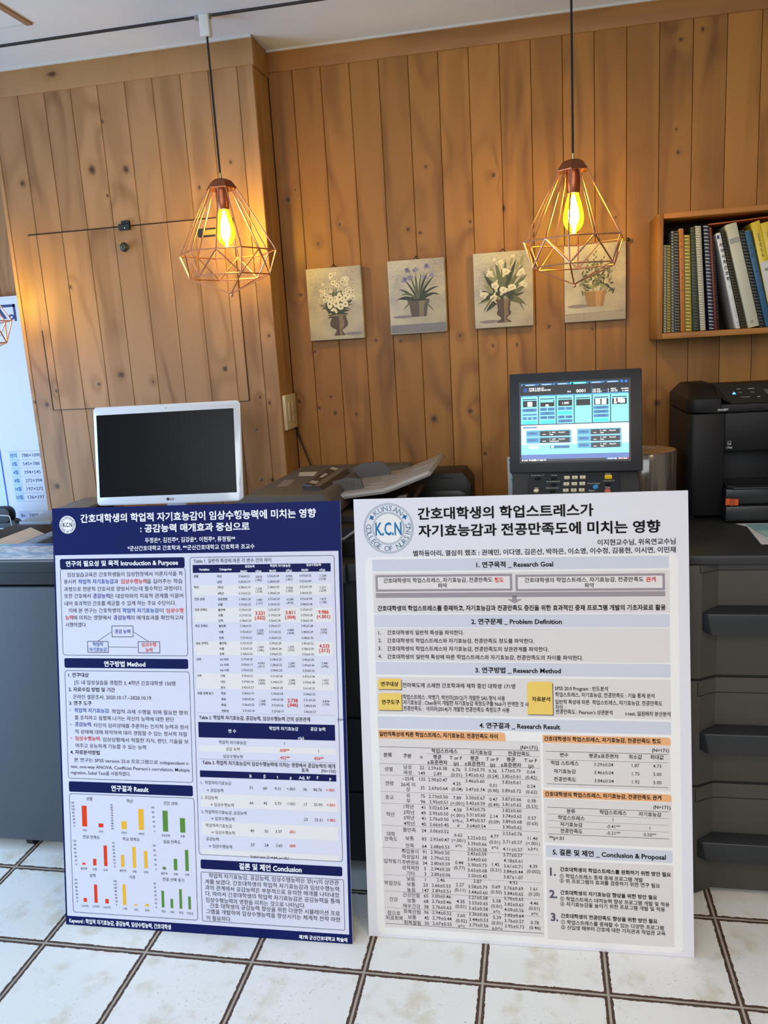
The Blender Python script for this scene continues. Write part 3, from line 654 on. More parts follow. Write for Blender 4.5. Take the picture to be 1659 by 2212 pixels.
PRINT_WHITE = {
 'printed_sheet': {
  'R': [(25.1,154.2,814.7,1180.4,'cream',18,0)],
 },
 'section_heading#5': {
  'R': [(44.6,160.6,793.9,192.1,'bluegrey',4,1)],
  'T': [('1. 연구목적 _ Research Goal','F',317.8,512.1,178,17,'k',2)],
 },
 'text_panel#1': {
  'R': [(44.7,197.1,794.3,304.3,'warmgrey',0,1), (57.8,208.2,402.4,239.8,'cream2',0,2), (422.9,210.6,777.6,241.2,'cream2',0,2), (51.6,249.6,783.7,262.6,'mauve',0,2), (407.1,259.1,418.8,268.3,'mauve',0,2)],
  'F': [(51.9,201.8,408.4,246.1,'mauve',0,6,2), (416.5,204.6,783.4,247.6,'mauve',0,6,2)],
  'T': [('▼','F',394,432.7,273.2,14,'mauve',0), ('간호대학생의 학업스트레스, 자기효능감, 전공만족도','F',73.7,357.9,217,13.9,'k',1), ('정도','F',363.3,386.9,218,14.2,'r',2), ('파악','C',228.8,0,231.3,13.8,'k',1), ('간호대학생의 학업스트레스, 자기효능감, 전공만족도','F',439.7,732.2,219.3,13.7,'k',1), ('관계','F',737.8,761.4,220.2,13.9,'r',2), ('파악','C',600.4,0,233.8,13.5,'k',1), ('간호대학생의 학업스트레스를 중재하고, 자기효능감과 전공만족도 증진을 위한 효과적인 중재 프로그램 개발의 기초자료로 활용','F',54.9,784.3,290.8,15.7,'k',2)],
 },
 'section_heading#6': {
  'R': [(44.6,307.3,793.7,341.2,'bluegrey',4,1)],
  'T': [('2. 연구문제 _ Problem Definition','F',300.8,530.6,326,16.6,'k',2)],
 },
 'text_panel#2': {
  'R': [(44.8,343.3,793.3,431.1,'warmgrey',0,1)],
  'T': [('1.','L',54.6,0,355.7,13.5,'slate',2), ('간호대학생의 일반적 특성을 파악한다.','F',78.6,280.5,355.3,13.4,'k',1), ('2.','L',54,0,376.1,13.5,'slate',2), ('간호대학생의 학업스트레스와 자기효능감, 전공만족도 정도를 파악한다.','F',78,459.9,376.8,13.4,'k',1), ('3.','L',53.3,0,397.2,13.5,'slate',2), ('간호대학생의 학업스트레스와 자기효능감, 전공만족도의 상관관계를 파악한다.','F',77.3,496.2,398.2,13.5,'k',1), ('4.','L',52.6,0,418.5,13.5,'slate',2), ('간호대학생의 일반적 특성에 따른 학업스트레스와 자기효능감, 전공만족도의 차이를 파악한다.','F',76.6,581.4,419.9,13.5,'k',1)],
 },
 'section_heading#7': {
  'R': [(44.5,433.9,793.6,468,'bluegrey',4,1)],
  'T': [('3. 연구방법 _ Research Method','F',307.9,525.7,453.5,16.7,'k',2)],
 },
 'text_panel#3': {
  'R': [(45.1,473.7,793.3,575,'warmgrey',0,1)],
  'T': [('전라북도에 소재한 간호학과에 재학 중인 대학생 171명','F',114.8,409.3,495.8,14.1,'k',1), ('학업스트레스 : 박병기, 박선미(2012)가 개발한 SAS 형식 사용','F',115.1,382.4,527.6,14.1,'k',1), ('자기효능감 : Chen등이 개발한 자기효능감 측정도구를 Noh가 번역한 것 사','F',115.2,442.8,542.3,14.1,'k',1), ('전공만족도 :  이미라(2014)가 개발한 전공만족도 측정도구 사용','F',115.2,393.2,558.5,14.1,'k',1), ('SPSS 20.0 Program : 빈도분석','F',509.4,641.1,498.9,13.2,'k',1), ('학업스트레스, 자기효능감, 전공만족도 : 기술 통계 분석','F',509.8,754,515.3,13.2,'k',1), ('일반적 특성에 따른  학업스트레스, 자기효능감, 전공만족도','F',509.7,772.6,534.3,13.2,'k',1), ('차이 :','F',509.7,534.4,548.1,13.2,'k',1), ('전공만족도 : Pearson’s 상관분석','F',510.3,651.3,560,13.3,'k',1), ('t-test, 일원배치 분산분석','F',682.2,791.7,561.2,13.1,'k',1)],
 },
 'yellow_tab#0': {
  'R': [(50.7,482.3,113.6,509.9,'slate',0,2), (48.7,478.3,111.4,507.7,'yellow',-7,3)],
  'T': [('연구대상','C',80.4,0,493.6,13.5,'k',2)],
 },
 'yellow_tab#1': {
  'R': [(50.3,521.6,113.5,566.1,'slate',0,2), (48.3,517.6,111.3,563.9,'yellow',-7,3)],
  'T': [('연구도구','C',81.6,0,542.3,13.6,'k',2)],
 },
 'yellow_tab#2': {
  'R': [(440.8,486.2,505.6,570.5,'slate',0,2), (438.8,482.2,503.4,568.3,'yellow',-7,3)],
  'T': [('자료분석','C',474.1,0,528,13.3,'k',2)],
 },
 'section_heading#8': {
  'R': [(45.1,581,792.8,613.5,'bluegrey',4,1)],
  'T': [('4. 연구결과 _ Research Result','F',314.6,520.7,599.7,16.8,'k',2)],
 },
 'result_table': {
  'R': [(45.6,617.8,381,641,'orange',-8.01,2), (45.8,639.4,469.1,1161.1,'warmgrey',0,1)],
  'L': [(45.6,661.9,467.9,665.3,'k',1), (44.7,707.8,467,710.7,'k',0.6), (172.5,678,464.4,680.2,'k',0.5), (45.4,739.1,466.3,741.5,'k',0.5), (45.4,784.9,465.3,786.8,'k',0.5), (45.8,816.5,464.7,818.3,'k',0.5), (45.8,877.1,463.4,879.3,'k',0.5), (45.9,938.7,462.1,940.2,'k',0.5), (47.2,1014.5,464.6,1015,'k',0.5), (47.2,1059.4,465,1060.5,'k',0.5), (47.1,1105.7,465.4,1106.1,'k',0.5), (47.1,1149.9,465.8,1151.3,'k',1)],
  'T': [('일반적특성에 따른 학업스트레스, 자기효능감, 전공만족도 차이','F',48.2,361.1,628.7,13.8,'k',2), ('(N=171)','C',440.4,0,655.5,13.4,'k',1), ('분류','C',69.2,0,685.5,13.2,'k',1), ('구분','C',121.4,0,686.9,13.1,'k',1), ('n','C',159.3,0,687.5,13.1,'k',1), ('학업스트레스','C',221,0,671.2,13,'k',1), ('자기효능감','C',316.7,0,672.3,12.9,'k',1), ('전공만족도','C',414.3,0,672.7,12.8,'k',1), ('평균','C',201.5,0,687.5,13,'k',1), ('±표준편차','C',201.4,0,702,13.1,'k',1), ('T or F','C',250.7,0,688.3,13,'k',1), ('(p)','C',250.8,0,702.6,13,'k',1), ('평균','C',299.2,0,688.4,12.9,'k',1), ('±표준편차','C',299.9,0,702.8,13,'k',1), ('T or F','C',345.7,0,689,12.9,'k',1), ('(p)','C',345.9,0,703.4,12.9,'k',1), ('평균','C',393.5,0,688.7,12.9,'k',1), ('±표준편차','C',393.5,0,703.4,12.9,'k',1), ('T or F','C',444,0,689.2,12.8,'k',1), ('(p)','C',444.2,0,703.8,12.8,'k',1), ('남성','C',121,0,717.1,13.1,'k',0), ('22','C',159.8,0,717.2,13.1,'g',0), ('2.59±0.38','C',200.9,0,717.4,13.1,'g',0), ('3..53±0.70','C',299,0,717.8,13,'g',0), ('3.73±0.79','C',393.1,0,718.2,12.9,'g',0), ('여성','C',121,0,732.3,13.2,'k',0), ('149','C',159.8,0,732.4,13.1,'g',0), ('2.89','C',200.9,0,732.6,13.1,'g',0), ('3.45±0.62','C',298.9,0,732.9,13,'g',0), ('3.85±0.61','C',393,0,733.2,12.9,'g',0), ('~25세','C',120.9,0,748.5,13.2,'k',0), ('135','C',159.8,0,748.5,13.1,'g',0), ('2.90±0.47','C',200.9,0,748.6,13.1,'g',0), ('3.46±0.60','C',298.9,0,748.8,13,'g',0), ('3.83±0.61','C',393,0,749,12.9,'g',0), ('26세 이','C',120.9,0,764.6,13.2,'k',0), ('상','C',120.9,0,777.6,13.2,'k',0), ('35','C',159.8,0,771.8,13.1,'g',0), ('2.69±0.64','C',200.9,0,771.8,13.1,'g',0), ('3.47±0.74','C',298.9,0,771.8,13,'g',0), ('3.89±0.72','C',392.9,0,771.9,12.9,'g',0), ('유','C',120.9,0,794.3,13.2,'k',0), ('75','C',159.8,0,794.3,13.2,'g',0), ('2.73±0.50','C',201,0,794.2,13.1,'g',0), ('3.50±0.67','C',298.8,0,794,13,'g',0), ('3.87±0.66','C',392.8,0,793.9,12.9,'g',0), ('무','C',120.9,0,809.3,13.2,'k',0), ('96','C',159.8,0,809.2,13.2,'g',0), ('2.95±0.51','C',201,0,809.1,13.1,'g',0), ('3.43±0.59','C',298.8,0,808.9,13,'g',0), ('3.81±0.62','C',392.7,0,808.6,12.9,'g',0), ('1학년','C',120.9,0,825.2,13.2,'k',0), ('41','C',159.8,0,825.1,13.2,'g',0), ('3.02±0.54','C',201,0,824.9,13.1,'g',0), ('3.43±0.75','C',298.8,0,824.6,13,'g',0), ('3.82±0.60','C',392.7,0,824.2,12.9,'g',0), ('2학년','C',120.8,0,840.6,13.2,'k',0), ('49','C',159.8,0,840.4,13.2,'g',0), ('2.95±0.50','C',201,0,840.2,13.1,'g',0), ('3.31±0.60','C',298.8,0,839.7,13,'g',0), ('3.74±0.65','C',392.6,0,839.2,13,'g',0), ('3학년','C',120.8,0,855.6,13.2,'k',0), ('41','C',159.8,0,855.4,13.2,'g',0), ('2.76±0.50','C',201,0,855.1,13.2,'g',0), ('3.49±0.57','C',298.7,0,854.5,13.1,'g',0), ('3.89±0.68','C',392.6,0,854,13,'g',0), ('4학년','C',120.8,0,871,13.2,'k',0), ('40','C',159.8,0,870.7,13.2,'g',0), ('2.66±0.45','C',201,0,870.4,13.2,'g',0), ('3.64±0.54','C',298.7,0,869.7,13.1,'g',0), ('3.90±0.62','C',392.5,0,869,13,'g',0), ('불만족','C',120.8,0,888.7,13.3,'k',0), ('24','C',159.8,0,888.3,13.2,'g',0), ('3.06±0.52','C',201,0,888,13.2,'g',0), ('3.53±0.76','C',392.4,0,886.3,13,'g',0), ('보통','C',120.8,0,911.6,13.3,'k',0), ('83','C',159.7,0,911.2,13.2,'g',0), ('2.93±0.47','C',201.1,0,910.8,13.2,'g',0), ('3.71±0.57','C',392.3,0,908.8,13,'g',0), ('만족','C',120.7,0,931.7,13.3,'k',0), ('64','C',159.7,0,931.2,13.3,'g',0), ('2.68±0.53','C',201.1,0,930.7,13.2,'g',0), ('4.11±0.57','C',392.2,0,928.4,13,'g',0), ('3.22±0.52','C',299.8,0,902,13.1,'g',0), ('3.39±0.66','C',299.9,0,917.8,13.1,'g',0), ('3.63±0.58','C',300.1,0,932.7,13.1,'g',0), ('성별','C',70,0,724.1,13.2,'g',0), ('연령','C',70.5,0,762.9,13.2,'g',0), ('종교','C',69.8,0,801.1,13.3,'g',0), ('학년','C',70.4,0,847.8,13.3,'g',0), ('대학','C',70.4,0,901.7,13.3,'g',0), ('만족도','C',70.5,0,915.4,13.3,'g',0), ('6.76','C',250.9,0,719.6,13,'g',0), ('(0.01)','C',251.1,0,733.9,13,'g',0), ('0.36','C',345.8,0,720.1,12.9,'g',0), ('(0.54)','C',346,0,733.9,12.9,'g',0), ('0.64','C',444.1,0,719.8,12.8,'g',0), ('(0.42)','C',444.1,0,734.4,12.8,'g',0), ('4.25','C',250.7,0,757.6,13,'g',0), ('(0.04)','C',251.2,0,772.1,13.1,'g',0), ('0.01','C',345.6,0,758.6,12.9,'g',0), ('(0.90)','C',346.1,0,772.7,13,'g',0), ('0.24','C',443.8,0,758,12.8,'g',0), ('(0.62)','C',444,0,772.6,12.9,'g',0), ('7.89','C',251.1,0,795.8,13.1,'g',0), ('(<.001)','C',251.3,0,810.7,13.1,'g',0), ('0.47','C',345.8,0,796,13,'g',0), ('(0.49)','C',346.3,0,810.5,13,'g',0), ('0.38','C',444.1,0,796.3,12.9,'g',0), ('(0.53)','C',444.3,0,810.9,12.9,'g',0), ('4.58','C',250.8,0,828.2,13.1,'g',0), ('(<.001)','C',251.2,0,843.1,13.1,'g',0), ('a>b,c,','C',251.4,0,856.8,13.1,'g',0), ('d','C',251.3,0,870.3,13.1,'g',0), ('2.14','C',345.5,0,841.5,13,'g',0), ('(0.09)','C',346,0,856.6,13,'g',0), ('0.57','C',444.1,0,842.3,12.9,'g',0), ('(0.63)','C',444.4,0,856.4,12.9,'g',0), ('6.65','C',251.2,0,896.2,13.1,'g',0), ('(<.001)','C',251.4,0,910.5,13.1,'g',0), ('a>c','C',251.3,0,924.3,13.2,'g',0), ('4.77','C',345.9,0,895.6,13,'g',0), ('(0.01)','C',346.3,0,911,13,'g',0), ('a<c','C',346.3,0,924.4,13.1,'g',0), ('11.46','C',444.6,0,896.3,12.9,'g',0), ('(<.001)','C',444.6,0,909.9,12.9,'g',0), ('a,b<c','C',444.5,0,924,13,'g',0), ('취업용이','C',120.7,0,947.3,13.3,'k',0), ('91','C',159.7,0,946.8,13.3,'g',0), ('2.90±0.50','C',201.1,0,946.2,13.2,'g',0), ('3.43±0.59','C',298.6,0,945,13.1,'g',0), ('3.77±0.57','C',392.2,0,943.8,13,'g',0), ('적성일치','C',120.7,0,962.7,13.3,'k',0), ('38','C',159.7,0,962.2,13.3,'g',0), ('2.79±0.52','C',201.1,0,961.6,13.2,'g',0), ('3.64±0.60','C',298.6,0,960.2,13.1,'g',0), ('4.18±0.61','C',392.1,0,958.9,13,'g',0), ('주변권유','C',120.7,0,977.9,13.3,'k',0), ('34','C',159.7,0,977.3,13.3,'g',0), ('2.80±0.59','C',201.1,0,976.6,13.2,'g',0), ('3.30±0.73','C',298.5,0,975.1,13.1,'g',0), ('3.61±0.71','C',392.1,0,973.7,13,'g',0), ('성적제한','C',120.7,0,992.7,13.3,'k',0), ('5','C',159.7,0,992.1,13.3,'g',0), ('2.94±0.20','C',201.1,0,991.4,13.3,'g',0), ('3.65±0.68','C',298.5,0,989.8,13.2,'g',0), ('3.84±0.44','C',392,0,988.3,13.1,'g',0), ('기타','C',120.6,0,1007.9,13.3,'k',0), ('3','C',159.7,0,1007.2,13.3,'g',0), ('2.80±0.06','C',201.1,0,1006.5,13.3,'g',0), ('3.50±0.45','C',298.5,0,1004.8,13.2,'g',0), ('3.87±1.07','C',391.9,0,1003.2,13.1,'g',0), ('낮음','C',120.6,0,1022.8,13.4,'k',0), ('1','C',159.7,0,1022.1,13.3,'g',0), ('2.46','C',201.1,0,1021.3,13.3,'g',0), ('3.87','C',298.5,0,1019.5,13.2,'g',0), ('4.92','C',391.9,0,1017.7,13.1,'g',0), ('보통','C',120.6,0,1038.3,13.4,'k',0), ('23','C',159.7,0,1037.5,13.3,'g',0), ('2.66±0.53','C',201.2,0,1036.7,13.3,'g',0), ('3.58±0.79','C',298.4,0,1034.7,13.2,'g',0), ('3.76±0.69','C',391.8,0,1032.9,13.1,'g',0), ('높음','C',120.6,0,1053.2,13.4,'k',0), ('147','C',159.7,0,1052.4,13.3,'g',0), ('2.89±0.51','C',201.2,0,1051.5,13.3,'g',0), ('3.44±0.60','C',298.4,0,1049.5,13.2,'g',0), ('3.84±0.62','C',391.8,0,1047.5,13.1,'g',0), ('건강안함','C',120.6,0,1067.8,13.4,'k',0), ('65','C',159.7,0,1066.9,13.3,'g',0), ('3.00±0.46','C',201.2,0,1066,13.3,'g',0), ('3.27±0.58','C',298.4,0,1063.9,13.2,'g',0), ('3.70±0.65','C',391.7,0,1061.8,13.1,'g',0), ('보통','C',120.5,0,1083.1,13.4,'k',0), ('68','C',159.7,0,1082.1,13.4,'g',0), ('2.76±0.46','C',201.2,0,1081.1,13.3,'g',0), ('3.53±0.65','C',298.4,0,1078.9,13.2,'g',0), ('3.82±0.63','C',391.7,0,1076.8,13.1,'g',0), ('매우건강','C',120.5,0,1098.3,13.4,'k',0), ('38','C',159.7,0,1097.3,13.4,'g',0), ('2.76±0.63','C',201.2,0,1096.3,13.3,'g',0), ('3.65±0.58','C',298.4,0,1093.9,13.2,'g',0), ('4.09±0.56','C',391.6,0,1091.7,13.1,'g',0), ('회복안됨','C',120.5,0,1113.8,13.4,'k',0), ('96','C',159.7,0,1112.8,13.4,'g',0), ('2.94±0.52','C',201.2,0,1111.7,13.3,'g',0), ('3.36±0.66','C',298.3,0,1109.3,13.2,'g',0), ('3.83±0.64','C',391.5,0,1106.9,13.1,'g',0), ('보통','C',120.5,0,1129.1,13.4,'k',0), ('45','C',159.7,0,1128,13.4,'g',0), ('2.79±0.44','C',201.2,0,1126.9,13.3,'g',0), ('3.44±0.53','C',298.3,0,1124.3,13.2,'g',0), ('3.76±0.57','C',391.5,0,1121.9,13.1,'g',0), ('회복잘됨','C',120.5,0,1144.1,13.4,'k',0), ('30','C',159.7,0,1143,13.4,'g',0), ('2.67±0.55','C',201.2,0,1141.8,13.4,'g',0), ('3.79±0.56','C',298.3,0,1139.1,13.3,'g',0), ('3.95±0.73','C',391.4,0,1136.5,13.2,'g',0), ('입학동기','C',71.5,0,976.9,13.4,'g',0), ('학업강도','C',71,0,1037.5,13.4,'g',0), ('건강','C',71.6,0,1082.4,13.4,'g',0), ('잠으로','C',71.2,0,1120.4,13.5,'g',0), ('피로회복','C',72.3,0,1133.9,13.5,'g',0), ('0.44','C',251.4,0,971.2,13.2,'g',0), ('(0.77)','C',251.6,0,985.4,13.2,'g',0), ('1.45','C',347.1,0,971.3,13.1,'g',0), ('(0.21)','C',347,0,985.6,13.1,'g',0), ('4.39','C',444.3,0,971.4,13,'g',0), ('(0.002)','C',444.8,0,985,13,'g',0), ('2.27','C',251.8,0,1031.3,13.2,'g',0), ('(0.11)','C',251.9,0,1045.5,13.2,'g',0), ('0.69','C',346.4,0,1031.5,13.1,'g',0), ('(0.50)','C',346.6,0,1045.6,13.1,'g',0), ('1.61','C',444.1,0,1031.8,13,'g',0), ('(0.20)','C',444.6,0,1045.7,13,'g',0), ('4.35','C',251.9,0,1077.1,13.3,'g',0), ('(0.01)','C',252.4,0,1090.7,13.3,'g',0), ('5.38','C',346.9,0,1069.7,13.2,'g',0), ('(0.01)','C',346.8,0,1084.1,13.2,'g',0), ('a<c','C',346.5,0,1098,13.2,'g',0), ('4.46','C',444.4,0,1070.3,13.1,'g',0), ('(0.01)','C',444.6,0,1084.3,13.1,'g',0), ('a<c','C',444.9,0,1097.7,13.1,'g',0), ('3.60','C',252.3,0,1115.3,13.3,'g',0), ('(0.02)','C',252.5,0,1129.9,13.3,'g',0), ('a>c','C',252.4,0,1143.5,13.3,'g',0), ('5.39','C',346.9,0,1115,13.2,'g',0), ('(0.01)','C',346.8,0,1129.7,13.2,'g',0), ('a,b<c','C',347,0,1143.8,13.2,'g',0), ('0.78','C',444.6,0,1122.6,13.1,'g',0), ('(0.46)','C',444.8,0,1136.3,13.1,'g',0)],
 },
 'result_table#2': {
  'R': [(475.7,621.4,791.5,641.6,'orange',-8.01,2), (475.8,643,790.1,758.5,'warmgrey',0,1)],
  'L': [(483,664,784.5,664.3,'k',1), (483.3,685.9,784.2,685.7,'k',0.6), (483.2,749.5,783.4,749.7,'k',1)],
  'T': [('간호대학생의 학업스트레스, 자기효능감, 전공만족도 정도','F',479.3,768.4,631.1,13.2,'k',2), ('(N=171)','C',766.4,0,653.9,12.4,'k',1), ('변수','C',529.2,0,672.7,12.6,'k',1), ('평균±표준편차','C',627.6,0,673.1,12.5,'k',1), ('최소값','C',705.4,0,673,12.4,'k',1), ('최대값','C',757.9,0,672.5,12.4,'k',1), ('학업 스트레스','C',529.7,0,694.1,12.6,'k',1), ('자기효능감','C',529.6,0,715.7,12.6,'k',1), ('전공만족도','C',529.7,0,736.8,12.7,'k',1), ('3.29±0.04','C',627,0,694.8,12.5,'g',0), ('3.46±0.04','C',627.1,0,715.8,12.5,'g',0), ('3.84±0.04','C',627.2,0,737.3,12.6,'g',0), ('1.87','C',705.5,0,694.6,12.4,'g',0), ('1.75','C',705.5,0,716.2,12.5,'g',0), ('1.92','C',705.4,0,737.3,12.5,'g',0), ('4.73','C',757.9,0,694.8,12.4,'g',0), ('5.00','C',758.1,0,715.8,12.4,'g',0), ('5.00','C',758,0,737.3,12.4,'g',0)],
 },
 'result_table#3': {
  'R': [(474.4,767.4,791.7,787,'orange',-8.01,2), (475.3,788.9,791.9,905.5,'warmgrey',0,1)],
  'L': [(483.7,812,783.8,812,'k',1), (483.6,829.3,783.6,829.7,'k',0.5), (483.3,847.2,783.9,847.1,'k',0.5), (483.1,864.8,783.9,864.9,'k',0.5), (483.3,882.2,783.7,882.9,'k',1)],
  'T': [('(N=171)','C',767.7,0,800.9,12.5,'k',1), ('분류','C',543.2,0,820.3,12.7,'k',1), ('학업스트레스','C',648,0,819.8,12.6,'k',1), ('자기효능감','C',738.6,0,820.6,12.5,'k',1), ('학업스트레스','C',543.4,0,838.1,12.7,'k',1), ('자기효능감','C',543.3,0,855.6,12.7,'k',1), ('전공만족도','C',543.2,0,872.9,12.7,'k',1), ('1','C',647.7,0,838,12.6,'g',0), ('-0.41**','C',647.9,0,855.9,12.6,'g',0), ('-0.21**','C',647.9,0,873.3,12.6,'g',0), ('1','C',738.1,0,856.2,12.5,'g',0), ('0.50**','C',737.8,0,873.4,12.5,'g',0), ('**p=.01','C',505,0,892.4,12.8,'k',1), ('간호대학생의 학업스트레스, 자기효능감, 전공만족도 관계','F',478.6,766.8,776.8,13.3,'k',2)],
 },
 'section_heading#9': {
  'R': [(477.3,913.2,791.9,945,'bluegrey',4,1)],
  'T': [('5. 결론 및 제언 _ Conclusion & Proposal','F',494.5,775.5,930.4,17.5,'k',2)],
 },
 'text_panel#4': {
  'R': [(477,951.9,792.9,1165.5,'warmgrey',0,1)],
  'T': [('1.','C',494,0,982.4,29.2,'slate',3), ('2.','C',493.8,0,1042.3,29.3,'slate',3), ('3.','C',495.7,0,1104,29.4,'slate',3), ('간호대학생의 학업스트레스를 완화하기 위한 방안 필요','F',512.3,787.2,975.3,12.8,'k',2), ('① 학업스트레스 중재 중재 프로그램 개발','F',511.1,718.4,993.1,12.8,'k',1), ('② 위 프로그램의 효과를 검증하기 위한 연구 필요','F',510.9,760.1,1006.1,12.8,'k',1), ('간호대학생의 자기효능감 향상을 위한 방안 필요','F',511.6,752.8,1037.3,12.9,'k',2), ('① 학업스트레스 대처능력 향상 프로그램 개발 및 적용','F',510.7,782.5,1054.1,12.9,'k',1), ('② 자기효능감을 높이기 위한 프로그램 개발 및 적용','F',511,771.5,1067.7,12.9,'k',1), ('간호대학생의 전공만족도 향상을 위한 방안 필요','F',511.6,752.7,1099.7,12.9,'k',2), ('① 학업스트레스를 중재할 수 있는 다양한 프로그램','F',511.5,767.7,1116.4,12.9,'k',1), ('② 신입생 때부터 간호에 대한 가치관과 직업관 교육','F',511.8,771.7,1130.4,12.9,'k',1)],
 },
 'title_text': {
  'T': [('간호대학생의 학업스트레스가','F',169.4,614.2,42.8,33.7,'k',2)],
 },
 'title_text#2': {
  'T': [('자기효능감과 전공만족도에 미치는 영향','F',169.9,774.3,87.8,33.7,'k',2)],
 },
 'author_text': {
  'T': [('이지현교수님, 위옥연교수님','F',622.4,809.8,125.3,16.9,'k',1)],
 },
 'author_text#2': {
  'T': [('별하동아리, 열심히 했조 : 권예민, 이다영, 김은선, 박하은, 이소영, 이수정, 김용현, 이시연, 이민재','F',154.5,810.1,146.1,16.6,'k',1)],
 },
}
